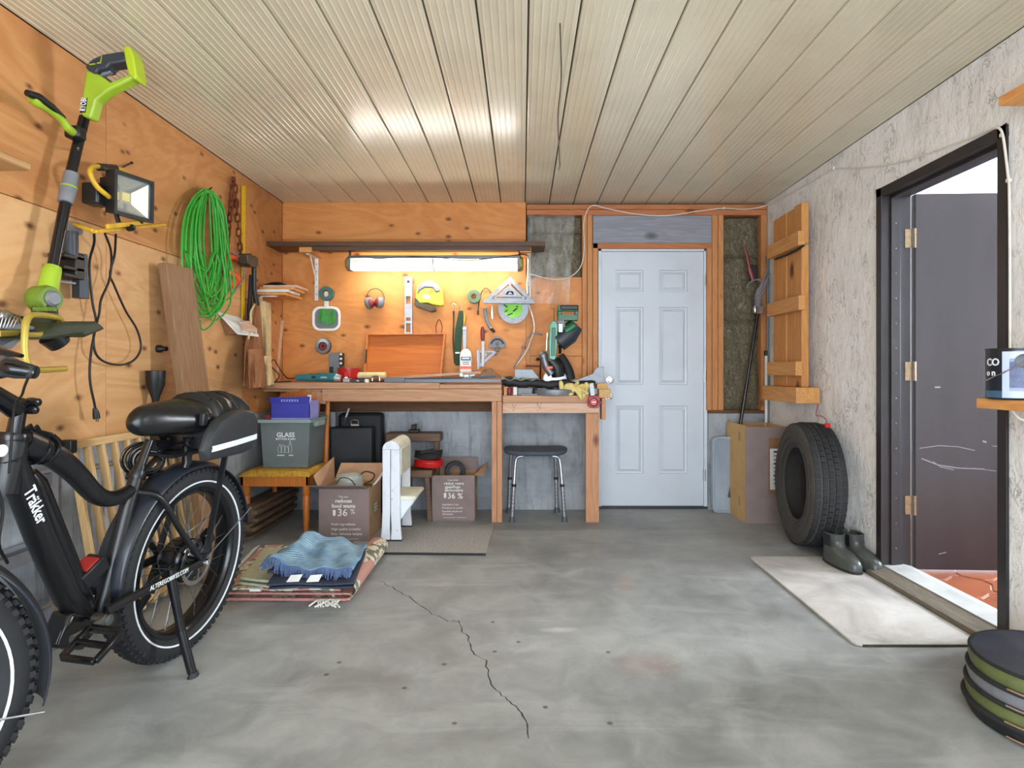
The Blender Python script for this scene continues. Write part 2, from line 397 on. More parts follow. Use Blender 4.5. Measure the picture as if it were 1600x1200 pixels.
# ================================================================= FLOOR, CEILING
fl = struct(MB().bx(-2.1, 2.2, YG - .1, YB + .3, -.2, 0).build('floor', 'concrete_floor', smooth=0))
pm('crack_dark', (58, 55, 50), .95)
cr = [(596, 908), (612, 917), (640, 933), (668, 955), (700, 970), (716, 971), (722, 985), (733, 998), (734, 1012), (742, 1023), (760, 1032), (762, 1053), (772, 1075), (788, 1090), (806, 1103), (816, 1115), (823, 1133), (828, 1160)]
m = MB(); prev = None; rc = random.Random(3)
for i in range(len(cr) - 1):
    for k in range(4):
        a = Vector(cr[i]).lerp(Vector(cr[i + 1]), k / 4); a += Vector((rc.uniform(-2.2, 2.2), rc.uniform(-1.2, 1.2)))
        q = FL(a.x, a.y); wd = rc.uniform(.0012, .0034)
        if prev is not None: m.add([prev[0] - Vector((prev[1], 0, 0)), prev[0] + Vector((prev[1], 0, 0)), q + Vector((wd, 0, 0)), q - Vector((wd, 0, 0))], [(0, 1, 2, 3)])
        prev = (q + Vector((0, 0, .0006)), wd)
m.build('crack', 'crack_dark', fl, smooth=0)
ce = struct(MB().bx(-2.1, 2.2, YG - .1, YB + .3, ZC + .012, ZC + .12).build('ceiling', 'ceiling_slab', smooth=0))
# one ribbed panel profile, 20 of them
pw = (XR - XL) / 20; prof = [(0.0022, .011), (.005, .001), (.009, 0)]
for k in range(6):
    x = .022 + k * .030; prof += [(x - .0045, 0), (x - .0025, -.0018), (x + .0025, -.0018), (x + .0045, 0)]
prof += [(pw - .009, 0), (pw - .005, .001), (pw - .0022, .011)]
m = MB(); n = len(prof)
m.add([(x, YG, z) for x, z in prof] + [(x, YB + .2, z) for x, z in prof], [(i, i + 1, n + i + 1, n + i) for i in range(n - 1)] + [(0, n, 2 * n - 1, n - 1), tuple(range(n)), tuple(range(n, 2 * n))[::-1]])
c0 = m.build('ceiling_panel', 'ceiling_white', ce, local=True, smooth=.2)
off = Vector(ce.location)
c0.location = Vector((XL, 0, ZC)) - off
for k in range(1, 20): piece(c0, 'ceiling_panel', ce, Vector((XL + k * pw, 0, ZC)) - off)
# ================================================================= LEFT WALL
wl = struct(MB().bx(-2.1, XL - .012, YG, YB + .1, 0, ZC).build('wall_left', 'dark_sill_wood', smooth=0))
zs = .80; zseam = 1.742
def ysea(px): return XL * F / (px - CX)
def sheet(y0, y1, z0, z1, mt='ply_left'):
    MB().bx(XL - .012, XL, y0 + .0015, y1 - .0015, z0 + .0015, z1 - .0015).build('plywood_sheet', mt, wl, bevel=.001, seg=1, smooth=0)
ya, yb2 = ysea(378), ysea(166)
sheet(ya, YB, zs, ZC); sheet(yb2, ya, zseam, ZC); sheet(yb2, ya, zs, zseam, 'ply_left_low')
sheet(yb2 - 1.42, yb2, zseam + .02, ZC); sheet(yb2 - 1.42, yb2, zs, zseam + .02, 'ply_left_low'); sheet(YG, yb2 - 1.42, zs, ZC)
MB().bx(XL - .012, XL + .004, YG, YB, 0, zs).build('stem_wall', 'concrete_wall', wl, smooth=0)
# ================================================================= BACK WALL
wbk = struct(MB().bx(-2.1, P(934, 0, YB).x - .02, YB + .14, YB + .2, 0, ZC + .01).bx(P(1106, 0, YB).x + .02, 2.2, YB + .14, YB + .2, 0, ZC)
             .bx(P(934, 0, YB).x - .02, P(1106, 0, YB).x + .02, YB + .14, YB + .2, 2.12, ZC).build('wall_back', 'gap_dark', smooth=0))
def bx_px(x0, y0, x1, y1, ya, yb, ref=None):
    """box whose front face fills a pixel rectangle at depth ya"""
    a = P(x0, y0, ya if ref is None else ref); b = P(x1, y1, ya if ref is None else ref)
    return MB().bx(a.x, b.x, ya, yb, min(a.z, b.z), max(a.z, b.z))
zst = BW(0, 643).z
xply = BW(822, 0).x; xs1 = BW(910, 0).x
def bsheet(x0, x1, z0, z1, yf=YB, mt='ply_back'):
    MB().bx(x0 + .0015, x1 - .0015, yf, yf + .012, z0 + .001, z1 - .001).build('plywood_sheet', mt, wbk, bevel=.001, seg=1, smooth=0)
bsheet(XL, xply, BW(0, 375).z, ZC); bsheet(XL, xply, .86, BW(0, 375).z)
# lower sheets in the stud bay, set back behind the studs' face
bsheet(xply + .02, BW(866, 0).x, BW(0, 556).z, BW(0, 432).z, YB + .03); bsheet(BW(866, 0).x, xs1, BW(0, 556).z, BW(0, 432).z, YB + .03)
bsheet(xply + .02, xs1, .82, BW(0, 556).z, YB + .03)
bx_px(822, 470, 828, 640, YB + .003, YB + .09).build('stud', 'stud_wood', wbk, smooth=0)
bx_px(861, 432, 867, 482, YB + .005, YB + .028).build('furring_strip', 'stud_wood', wbk, smooth=0)
# studs either side of the door
for (a, b, ztop, zbot) in ((909.5, 917.5, 336, 640), (917.5, 926, 336, 640), (926, 934.5, 380, 640), (1104.5, 1112.5, 388, 641), (1112.5, 1122, 336, 641), (1122, 1131, 336, 641), (1189, 1199, 336, 641)):
    bx_px(a + .35, ztop, b - .35, zbot, YB + .004, YB + .1).build('stud', 'stud_wood', wbk, bevel=.002, seg=1, smooth=0)
bx_px(823, 327.5, 1199, 336, YB + .002, YB + .1).build('top_plate', 'plate_wood', wbk, bevel=.002, seg=1, smooth=0)
bx_px(823, 319.5, 1199, 327, YB + .006, YB + .1).build('top_plate', 'plate_wood', wbk, bevel=.002, seg=1, smooth=0)
bx_px(926.5, 336.5, 1112.5, 380, YB + .02, YB + .1).build('header_board', 'grey_board', wbk, bevel=.002, seg=1, smooth=0)
bx_px(926.5, 380, 1112.5, 388, YB + .004, YB + .1).build('header_rail', 'plate_wood', wbk, bevel=.002, seg=1, smooth=0)
# insulation batts with a lumpy face
def batt(x0, y0, x1, y1, seed):
    a = BW(x0, y0); b = BW(x1, y1); rr = random.Random(seed); ph = [rr.uniform(0, 6) for _ in range(6)]
    def fn(u, v):
        x = a.x + (b.x - a.x) * u; z = b.z + (a.z - b.z) * v
        d = .012 * sin(x * 21 + ph[0]) * sin(z * 13 + ph[1]) + .008 * sin(x * 47 + ph[2] + z * 9) + .006 * sin(z * 61 + ph[3])
        e = min(u, 1 - u, v * 2, (1 - v) * 2); d -= .025 * max(0, 1 - e * 9)
        return (x, YB + .045 - d, z)
    MB().grid(fn, 14, 22, (0, .08, 0)).build('insulation_batt', 'mineral_wool', wbk)
batt(828, 337, 909, 362, 1); batt(828, 361, 909, 434, 2); batt(1131, 337, 1189, 400, 3); batt(1131, 400, 1189, 500, 4); batt(1131, 500, 1189, 641, 5)
# clear plastic sheet stapled over the bay, hanging in folds
def psheet(u, v):
    px = 824 + u * 74 * (1 - .12 * v); py = 337 + v * 135 + (6 * u if v > .9 else 0)
    q = BW(px, py); q.y = YB - .004 - .016 * (1 + sin(u * 9 + v * 2)) * v * .6 - .006 * sin(u * 23 + v * 5)
    return q
MB().grid(psheet, 26, 30).build('plastic_sheet', 'clear_plastic_sheet', wbk)
# sill and concrete stem wall
MB().bx(XL, BW(935, 0).x, YB + .002, YB + .13, zst, .865).build('sill_plate', 'dark_sill_wood', wbk, smooth=0)
MB().bx(XL, BW(935, 0).x, YB - .004, YB + .14, 0, zst).build('stem_wall', 'concrete_wall', wbk, bevel=.004, smooth=0)
bx_px(1108, 641, 1200, 646, YB - .002, YB + .12).build('sill_plate', 'dark_sill_wood', wbk, smooth=0)
a = BW(1107, 646); MB().bx(a.x, XR, YB - .004, YB + .14, 0, a.z).build('stem_wall', 'concrete_wall', wbk, bevel=.004, smooth=0)
# dark ledge of the old footing along the foot of the wall
# ================================================================= WHITE DOOR
YD = YB + .045
d1 = thing('door_1', None, None, P(1019, 790, YD), kind='structure')
fx0, fx1, fz = P(934.5, 0, YD).x, P(1104.5, 0, YD).x, P(0, 389, YD).z
lx0, lx1, lz0, lz1 = P(940, 0, YD).x, P(1099, 0, YD).x, .022, P(0, 393.5, YD).z
MB().bx(fx0, lx0 - .002, YD - .012, YD + .09, 0, fz).bx(lx1 + .002, fx1, YD - .012, YD + .09, 0, fz).bx(fx0, fx1, YD - .012, YD + .09, lz1 + .003, fz).build('door_frame', 'door_frame_white', d1, bevel=.002, smooth=0)
# leaf with six raised panels: built as a face grid with stepped mouldings
def leaf():
    xs = [973, 1004, 1042, 1077]; m = MB(); U = lambda px: P(px, 0, YD).x; Z = lambda py: P(0, py, YD).z
    cols = [(962, 1005), (1030, 1074)]; rows = [(422, 456), (480, 601), (634, 740)]
    ex = sorted({lx0, lx1} | {U(v) for c in cols for v in c}); ez = sorted({lz0, lz1} | {Z(v) for r in rows for v in r})
    holes = [(U(c[0]), U(c[1]), Z(r[1]), Z(r[0])) for c in cols for r in rows]
    for i in range(len(ex) - 1):
        for j in range(len(ez) - 1):
            xm, zm = (ex[i] + ex[i + 1]) / 2, (ez[j] + ez[j + 1]) / 2
            if any(h[0] < xm < h[1] and h[2] < zm < h[3] for h in holes): continue
            m.add([(ex[i], YD, ez[j]), (ex[i + 1], YD, ez[j]), (ex[i + 1], YD, ez[j + 1]), (ex[i], YD, ez[j + 1])], [(0, 1, 2, 3)])
    m.bx(lx0, lx1, YD + .0205, YD + .044, lz0, lz1)
    m.add([(lx0, YD, lz0), (lx0, YD + .021, lz0), (lx0, YD + .021, lz1), (lx0, YD, lz1)], [(0, 1, 2, 3)])
    m.add([(lx1, YD, lz0), (lx1, YD + .021, lz0), (lx1, YD + .021, lz1), (lx1, YD, lz1)], [(0, 1, 2, 3)])
    body = m.build('door_leaf', 'door_white', d1, smooth=0)
    for (x0, x1, z0, z1) in holes:
        rings = [(0, 0), (.004, .012), (.014, .014), (.034, .002), (.036, .001)]
        mm = MB(); vs = []
        for i_, dy in rings: vs += [(x0 + i_, YD + dy, z0 + i_), (x1 - i_, YD + dy, z0 + i_), (x1 - i_, YD + dy, z1 - i_), (x0 + i_, YD + dy, z1 - i_)]
        fs = [(k * 4 + q, k * 4 + (q + 1) % 4, (k + 1) * 4 + (q + 1) % 4, (k + 1) * 4 + q) for k in range(len(rings) - 1) for q in range(4)] + [tuple(len(rings) * 4 - 4 + q for q in range(4))]
        mm.add(vs, fs).build('door_panel', 'door_white', body, smooth=0)
leaf()
for (px, py, r) in ((953, 594, .030), (951, 619, .032)):
    q = P(px, py, YD); MB().lathe([(r, 0), (r, .006), (r * .55, .008), (r * .42, .03), (r * .8, .038), (r * .9, .05), (r * .75, .062), (.001, .066)], q, (0, -1, 0), 20).build('door_knob' if py < 600 else 'deadbolt', 'chrome', d1)
for py in (438, 588, 742):
    q = P(1101, py, YD); MB().lathe([(.006, -.045), (.006, .045)], q + Vector((0, -.014, 0)), (0, 0, 1), 10).box(q + Vector((-.006, -.002, 0)), (.02, .004, .09)).build('hinge', 'steel', d1)
MB().bx(fx0, fx1, YD - .015, YD + .09, 0, .02).build('door_sill', 'weatherstrip', d1, smooth=0)
struct(MB().bx(fx0 - .1, fx1 + .1, YB + .14, YB + .2, 0, 2.2).build('door_light_blocker', 'gap_dark', smooth=0))  # unseen dark board behind the door that blocks outside light
MB().bx(BW(934, 0).x, fx0, YB + .03, YB + .12, 0, 2.1).bx(fx1, BW(1105, 0).x + .012, YB + .03, YB + .12, 0, 2.1).bx(fx0, fx1, YB + .03, YB + .12, fz, 2.13).build('shim_gap', 'gap_dark', d1, smooth=0)
# ================================================================= RIGHT WALL AND BROWN DOORWAY
yf, yn = XR * F / (1372 - CX), XR * F / (1577 - CX)      # far and near edge of the frame
zt = RW(1372, 297).z
wr = struct(MB().bx(XR, XR + .14, yf - .02, YB + .1, 0, ZC).bx(XR, XR + .14, YG, yn + .02, 0, ZC).bx(XR, XR + .14, yn + .02, yf - .02, zt - .02, ZC).build('wall_right', 'stucco', smooth=0))
XI = XR + .15
d2 = thing('door_2', None, None, (XR + .07, (yf + yn) / 2, 0), kind='structure')
fw = .048
m = MB()
m.bx(XR - .012, XI, yf - fw, yf, 0, zt).bx(XR - .012, XI, yn, yn + fw, 0, zt).bx(XR - .012, XI, yn, yf, zt - fw, zt)
m.build('door_frame', 'brown_frame', d2, bevel=.003, smooth=0)
m = MB(); m.bx(XR + .035, XR + .085, yf - fw - .014, yf - fw, 0, zt - fw).bx(XR + .035, XR + .085, yn + fw, yn + fw + .014, 0, zt - fw).bx(XR + .035, XR + .085, yn + fw, yf - fw, zt - fw - .014, zt - fw)
m.build('door_stop', 'brown_frame', d2, bevel=.002, smooth=0)
m = MB(); m.bx(XR + .086, XR + .098, yf - fw - .011, yf - fw, 0, zt - fw).bx(XR + .086, XR + .098, yn + fw, yf - fw, zt - fw - .011, zt - fw)
m.build('weatherstrip', 'weatherstrip', d2, smooth=0)
m = MB()
for k in range(14): m.ball((XR + .06, yf - fw - .015, .15 + k * .135), .003, 6, 4)
m.build('nail', 'steel', d2)
# leaf swung open into the house, almost square to the wall
hx, hy = XI + .012, yf - fw - .012
lf = MB().bx(0, .80, -.002, .042, .035, 2.065).build('door_leaf', 'brown_door', d2, local=True, bevel=.002, smooth=0)
lf.location = Vector((hx + .004, hy + .0, 0)) - d2.location; lf.rotation_euler = (0, 0, R(-2.5))
pm('scuff', (136, 136, 144), .6)
m = MB(); rs = random.Random(5)
def scuff(pts, w):
    for i in range(len(pts) - 1):
        a, b = Vector((pts[i][0], -.0026, pts[i][1])), Vector((pts[i + 1][0], -.0026, pts[i + 1][1]))
        n_ = Vector((0, 0, w)); m.add([a - n_ * .5, b - n_ * .5, b + n_ * .5, a + n_ * .5], [(0, 1, 2, 3)])
for (pl, w_) in (([(.02, .69), (.12, .705), (.22, .70), (.31, .68)], .004), ([(.03, .635), (.12, .60), (.22, .585), (.36, .58)], .006), ([(.09, .62), (.13, .59), (.2, .575)], .004), ([(.3, .585), (.42, .57)], .003), ([(.35, .73), (.37, .725)], .01), ([(.4, .705), (.45, .70)], .004), ([(.1, 1.02), (.13, 1.02)], .008), ([(.12, .12), (.16, .13)], .006)): scuff(pl, w_)
mm = m.build('scuff_marks', 'scuff', lf, local=True, smooth=0)
for py in (372, 580, 790):
    z = P(0, py, hy).z
    MB().bx(XI - .034, XI + .002, yf - fw - .0035, yf - fw, z - .05, z + .05).lathe([(.008, -.052), (.008, .052)], (hx, hy, z), (0, 0, 1), 10).build('hinge', 'brass_old', d2)
# threshold: weathered timber with an aluminium strip
wood('weathered_wood', (128, 120, 106), (90, 82, 70), 1, 3, .85, 0)
tr = struct(MB().pts3([(XR - .09, yn + .03, 0), (XR - .085, yn + .03, .03), (XR + .0, yn + .03, .05), (XR + .0, yn + .03, 0)], (0, yf - yn - .05, 0)).build('trim_2', 'weathered_wood', smooth=0))
pm('sill_paint', (206, 208, 206), .5, .2, .1, 9)
MB().pts3([(XR + .001, yn + .045, .02), (XR + .001, yn + .045, .054), (XR + .1, yn + .045, .062), (XR + .15, yn + .045, .05), (XR + .15, yn + .045, .02)], (0, yf - yn - .09, 0)).build('sill_strip', 'sill_paint', tr, smooth=0)
# house side: hall with tiled floor
HX = 4.3
hl = struct(MB().bx(XR + .14, HX, 1.2, 4.7, -.1, .012).build('floor_hall', 'grout', smooth=0))
HZ = .022
def tile_outline(cx, cy, s, n=6):
    """interlocking wavy lantern tile"""
    out = []
    for (ax, ay, bx_, by, sg) in ((-1, -1, 1, -1, 1), (1, -1, 1, 1, -1), (1, 1, -1, 1, 1), (-1, 1, -1, -1, -1)):
        for k in range(n):
            t = k / n; x = ax + (bx_ - ax) * t; y = ay + (by - ay) * t
            nx, ny = (by - ay) / 2, -(bx_ - ax) / 2; w_ = .28 * sin(2 * pi * t) * 1.0
            if sg < 0: w_ = -w_
            out.append((cx + (x + nx * w_) * s * .955, cy + (y + ny * w_) * s * .955))
    return out
t0 = None
for i in range(7):
    for j in range(11):
        x = XR + .28 + i * .25; y = 1.75 + j * .25
        if x > 3.9 or y > 4.5: continue
        if t0 is None:
            mm = MB(); mm.prism(tile_outline(0, 0, .125), .012, (0, 0, 0), (1, 0, 0), (0, 1, 0)); t0 = mm.build('tile', 'terracotta', hl, local=True, bevel=.002, seg=1, smooth=0)
            t0.location = Vector((x, y, .014)) - hl.location
        else: piece(t0, 'tile', hl, Vector((x, y, .014)) - hl.location)
struct(MB().bx(XR + .14, HX, 4.4, 4.5, .01, ZC).build('wall_hall_back', 'hall_white', smooth=0))
struct(MB().bx(XR + .14, HX, 1.1, 1.2, .01, ZC).build('wall_hall_front', 'hall_white', smooth=0))
mw_ = MB().bx(HX, HX + .1, 1.1, 4.5, .01, .9).bx(HX, HX + .1, 1.1, 4.5, 2.0, ZC).bx(HX, HX + .1, 1.1, 2.5, .9, 2.0).bx(HX, HX + .1, 3.6, 4.5, .9, 2.0)
struct(mw_.build('wall_hall_side', 'hall_white', smooth=0))
wn = thing('window_1', None, None, (HX + .05, 3.05, .9), kind='structure')
MB().bx(HX + .02, HX + .08, 2.5, 2.55, .9, 2.0).bx(HX + .02, HX + .08, 3.55, 3.6, .9, 2.0).bx(HX + .02, HX + .08, 2.55, 3.55, .9, .95).bx(HX + .02, HX + .08, 2.55, 3.55, 1.95, 2.0).bx(HX + .03, HX + .07, 3.03, 3.07, .95, 1.95).build('window_frame', 'hall_white', wn, smooth=0)
struct(MB().bx(XR + .14, HX + .1, 1.1, 4.5, ZC, ZC + .1).build('ceiling_hall', 'hall_white', smooth=0))
# header wall of the garage-door opening behind the camera
struct(MB().bx(-2.1, 2.2, YG - .1, YG, 2.15, ZC).bx(-2.1, -1.75, YG - .1, YG, 0, 2.15).bx(1.8, 2.2, YG - .1, YG, 0, 2.15).build('wall_front', 'hall_white', smooth=0))
# ================================================================= E-BIKE (local frame: x forward, y to the rider's left, z up)
pm('bike_black', (20, 21, 23), .34, 0, .08, 8)
pm('bike_gloss', (16, 17, 20), .22, 0, .08, 8)
pm('tyre_rubber', (27, 28, 30), .7, 0, .12, 20, .1)
pm('fender_black', (40, 44, 52), .3, 0, .06, 5)
pm('reflective_white', (226, 230, 234), .4, 0, .03)
pm('saddle_vinyl', (20, 21, 22), .3, 0, .1, 30, .05, 200)
pm('red_panel', (170, 40, 44), .4, 0, .1, 30)
pm('alloy_dark', (120, 122, 122), .35, .9, .1, 30)
pm('bag_nylon', (34, 36, 38), .55, 0, .12, 60, .12, 300)
pm('bag_shiny', (28, 29, 31), .28, 0, .12, 18, .3, 14)
BKC = Vector((-1.365, 2.345, 0)); BKR = (R(-4), 0, R(-96))
bike = thing('electric_bike', 'black fat-tyre electric bike on its kickstand beside the plywood wall', 'bicycle', BKC, BKR)
_bi = MW[bike.name].inverted()
def B(px, py, yo=0.0):
    o = _bi @ Vector((0, 0, H)); d = _bi.to_3x3() @ Vector(((px - CX) / F, 1, -(py - CY) / F))
    return o + d * ((yo - o.y) / d.y)
RW_, WR, TW = .367, .285, .052
def wheel(parent_part_name, hub, par, loc=True):
    """tyre, tread, stripe, rim, hub and spokes around hub (axis local y)"""
    ax = (0, 1, 0); ro = RW_
    prof = [(WR, -.036), (.300, -.047), (.322, -.052), (.345, -.047), (.359, -.034), (ro, -.012), (ro, .012), (.359, .034), (.345, .047), (.322, .052), (.300, .047), (WR, .036), (.278, .030), (.278, -.030)]
    ty = MB().lathe(prof, hub, ax, 72, closed=True).build(parent_part_name, 'tyre_rubber', par, local=True)
    m = MB(); NK = 76
    for k in range(NK):
        a = 2 * pi * k / NK
        for (yy, rr, sy, dl) in ((0, ro + .001, .017, 0), (.024, ro - .004, .014, .5), (-.024, ro - .004, .014, .5), (.042, ro - .016, .012, 0), (-.042, ro - .016, .012, 0)):
            t = a + dl * 2 * pi / NK; c = Vector(hub) + Vector((cos(t) * rr, yy, sin(t) * rr))
            m.box(c, (.016, sy, .012), (0, pi / 2 - t, 0))
    m.build('tread', 'tyre_rubber', ty, local=True, smooth=0)
    for s in (-1, 1):
        MB().lathe([(.307, .0485 * s), (.307, .0512 * s), (.313, .0524 * s), (.313, .0495 * s)], hub, ax, 72, closed=True).build('reflective_stripe', 'reflective_white', ty, local=True)
    rim = MB().lathe([(.286, -.040), (.286, .040), (.272, .040), (.262, .028), (.262, -.028), (.272, -.040)], hub, ax, 64, closed=True).build('rim', 'bike_gloss', par, local=True)
    m = MB(); h = Vector(hub)
    for k in range(36):
        a = 2 * pi * k / 36 + .04; s = 1 if k % 2 else -1; b = a + (.5 if (k // 2) % 2 else -.5)
        m.tube([h + Vector((cos(b) * .062, .032 * s, sin(b) * .062)), h + Vector((cos(a) * .265, .012 * s, sin(a) * .265))], .0014, 5)
    m.build('spokes', 'alloy_dark', rim, local=True)
    return ty
HB = Vector((0, 0, RW_))
wheel('rear_tyre', HB, bike)
hub = MB().lathe([(.02, -.075), (.03, -.07), (.032, -.045), (.075, -.042), (.084, -.03), (.084, .03), (.075, .042), (.06, .046), (.045, .05), (.03, .07), (.018, .075)], HB, (0, 1, 0), 32).build('hub_motor', 'bike_gloss', bike, local=True)
for k in range(5):
    MB().lathe([(.062 - .006 * k, -.05 - .006 * k), (.062 - .006 * k, -.053 - .006 * k)], HB, (0, 1, 0), 24).build('sprocket', 'alloy_dark', hub, local=True)
# brake rotor with arms
m = MB().lathe([(.074, .062), (.09, .062), (.09, .0645), (.074, .0645)], HB, (0, 1, 0), 36, closed=True)
for k in range(6):
    a = k * pi / 3; m.bar(HB + Vector((cos(a) * .03, .063, sin(a) * .03)), HB + Vector((cos(a + .35) * .078, .063, sin(a + .35) * .078)), .008, .002, (0, 1, 0))
m.build('brake_rotor', 'steel', bike, local=True)
MB().box(HB + Vector((-.04, .075, .085)), (.045, .03, .06), (0, .5, 0)).box(HB + Vector((-.03, .085, .05)), (.03, .02, .05)).build('brake_caliper', 'bike_gloss', bike, local=True, bevel=.005)
MB().lathe([(.012, -.1), (.012, .1), (.014, .1), (.014, .112), (.006, .116)], HB, (0, 1, 0), 8).build('axle', 'chrome', bike, local=True)
# derailleur on the far side
MB().bar(HB + Vector((0, -.09, 0)), HB + Vector((.04, -.1, -.13)), .02, .035).bar(HB + Vector((.04, -.1, -.13)), HB + Vector((.09, -.1, -.17)), .012, .03).lathe([(.02, -.004), (.02, .004)], HB + Vector((.09, -.1, -.17)), (0, 1, 0), 12).build('derailleur', 'bike_gloss', bike, local=True)
# frame tubes
bb = B(152, 972); st_top = B(214, 742); ht = B(22, 694); htb = B(4, 770)
fr = MB().tube([bb, B(176, 880), B(199, 790), st_top], [.027, .026, .024, .022], 16).build('seat_tube', 'bike_black', bike, local=True)
pts = curve([B(30, 690), B(58, 701), B(88, 715), B(118, 740), B(145, 769), B(164, 779), B(184, 777), B(204, 766)], 5)
MB().tube(pts, [.039 - .017 * k / (len(pts) - 1) for k in range(len(pts))], 16, up=(0, 1, 0)).build('top_tube', 'bike_black', bike, local=True)
dt = MB().tube([B(14, 712), B(62, 836), B(104, 930), B(136, 974)], [.036, .037, .036, .032], 18).build('down_tube', 'bike_black', bike, local=True)
MB().tube([htb, ht, B(24, 676)], [.036, .036, .035], 18).build('head_tube', 'bike_black', bike, local=True)
MB().lathe([(.03, -.045), (.034, -.045), (.034, .045), (.03, .045)], bb, (0, 1, 0), 20).build('bottom_bracket', 'bike_black', bike, local=True)
for s in (-1, 1):
    cA = B(166, 954, .080); cB = B(316, 878, .092); cA.y *= s; cB.y *= s
    MB().tube([bb + Vector((0, .03 * s, 0)), cA, cA.lerp(cB, .5), cB], [.014, .0145, .0135, .012], 12, sq=1.25).build('chainstay', 'bike_black', bike, local=True)
    a = B(207, 768)
    MB().tube(curve([a + Vector((0, .012 * s, 0)), a + Vector((-.06, .06 * s, -.03)), a.lerp(HB, .5) + Vector((.0, .085 * s, .0)), HB + Vector((.02, .088 * s, .02))], 4), .011, 12).build('seatstay', 'bike_black', bike, local=True)
    MB().box(HB + Vector((.006, .088 * s, .01)), (.05, .008, .055)).build('dropout', 'bike_black', bike, local=True, bevel=.004)
# lettering on the chainstay and down tube
pm('decal_white', (232, 234, 236), .5, 0, .02)
ca = B(166, 954, .0955); cb = B(316, 878, .1075); q0 = cb.lerp(ca, .60)
mwb = MW[bike.name]; du = (cb - ca).normalized()
def btext(s, size, o, u, nrm, par, **k):
    u = Vector(u).normalized(); nrm = Vector(nrm); v = nrm.cross(u).normalized(); r3 = mwb.to_3x3()
    return text(s, size, mwb @ Vector(o), r3 @ u, r3 @ v, 'decal_white', par, **k)
btext('ALTEREGOBIKES.COM', .024, q0 + Vector((0, .002, -.009)), du, (0, 1, 0), bike, sx=.8)
d0 = B(44, 746, .043); d1_ = B(64, 795, .043)
btext('Träkker', .05, B(37, 768, .039), d1_ - d0, (0, 1, 0), bike, sx=.72, bold=.0008)
# battery along the down tube, controller by the bottom bracket
bt = MB().tube([B(46, 740), B(55, 756), B(92, 846), B(125, 926), B(138, 948)], [.018, .027, .027, .026, .02], 16, sq=1.15).build('battery', 'bike_gloss', bike, local=True)
c = B(138, 893)
cbx = MB().box(c + Vector((0, 0, 0)), (.10, .06, .055), (0, .5, 0)).build('controller_box', 'black_plastic', bike, local=True, bevel=.006)
MB().box(c + Vector((.012, .0, .028)), (.055, .05, .005), (0, .5, 0)).build('display', 'red_panel', cbx, local=True, bevel=.001)
MB().box(bb + Vector((.11, 0, .02)), (.12, .07, .10), (0, -.5, 0)).build('lower_case', 'bike_gloss', bike, local=True, bevel=.012)
# crank, pedals, chainring
cr0 = bb + Vector((0, .095, 0)); cr0 = B(166, 968, .095); ped = B(112, 1000, .11)
MB().tube([cr0 + Vector((0, 0, 0)), cr0.lerp(ped, .5), ped], [.018, .012, .014], 12, sq=.6, up=(0, 1, 0)).lathe([(.017, -.04), (.017, .012), (.01, .014)], cr0, (0, 1, 0), 16).build('crank_arm', 'alloy_dark', bike, local=True)
pc = ped + Vector((0, .065, -.004)); pu = Vector((.9, 0, -.42)).normalized(); pv = Vector((0, 1, 0))
m = MB(); pn = pu.cross(pv)
for (a, b) in (((-.052, -.05), (.052, -.05)), ((-.052, .052), (.052, .052)), ((-.052, -.05), (-.052, .052)), ((.052, -.05), (.052, .052)), ((-.0, -.05), (.0, .052))):
    m.bar(pc + pu * a[0] + pv * a[1], pc + pu * b[0] + pv * b[1], .016, .018, pn)
m.build('pedal', 'bike_gloss', bike, local=True, bevel=.004)
far = Vector((2 * bb.x - ped.x, -.11, 2 * bb.z - ped.z))
MB().tube([bb + Vector((0, -.07, 0)), far], [.018, .012], 10).box(far + Vector((0, -.06, 0)), (.1, .1, .02)).build('crank_arm', 'alloy_dark', bike, local=True)
MB().lathe([(.085, -.062), (.092, -.062), (.092, -.066), (.085, -.066)], bb, (0, 1, 0), 36, closed=True).lathe([(.03, -.062), (.07, -.062), (.07, -.066), (.03, -.066)], bb, (0, 1, 0), 24, closed=True).build('chainring', 'alloy_dark', bike, local=True)
# saddle, post
sp = B(234, 688); dirp = (sp - st_top).normalized()
MB().tube([st_top - dirp * .02, st_top + dirp * .03, st_top + dirp * .031, sp], [.021, .021, .0155, .0155], 16).build('seat_post', 'bike_gloss', bike, local=True)
MB().lathe([(.024, -.012), (.026, 0), (.024, .014)], st_top, dirp, 16).build('seat_clamp', 'bike_black', bike, local=True)
def saddle():
    nose, z0 = B(204, 646).x, B(262, 655).z; L = .31; NR = 26; n = 28; vs = []
    for i in range(NR + 1):
        t = i / NR; x = nose - L * t
        w = (.036 + .104 * (max(0, (t - .12)) / .88) ** .8) if t > .12 else .036
        w *= (1 - (1 - min(1, t / .13)) ** 2) ** .5 * (1 if t < .84 else max(.0, 1 - ((t - .84) / .16) ** 2) ** .5); w = max(w, .002)
        top = .052 + .030 * t * (1 - .3 * t); bot = -.052 - .020 * t
        e = min(1, (1 - (1 - min(1, t / .22)) ** 2) ** .5, ((1 - t) / .10) ** .5 if t > .9 else 1)
        for k in range(n):
            a = 2 * pi * k / n; cy, sz = cos(a), sin(a)
            y = w * math.copysign(abs(cy) ** .85, cy); z = (top if sz > 0 else -bot * .9) * math.copysign(abs(sz) ** .8, sz) * max(e, .05)
            if sz > .2 and t > .2: z += .0025 * abs(sin(t * 26))
            vs.append((x, y, z0 + z - .014 * (abs(y) / .13) ** 2 * (1 if sz > 0 else 0)))
    fs = [(i * n + k, i * n + (k + 1) % n, (i + 1) * n + (k + 1) % n, (i + 1) * n + k) for i in range(NR) for k in range(n)] + [tuple(range(n))[::-1], tuple(NR * n + k for k in range(n))]
    return MB().add(vs, fs)
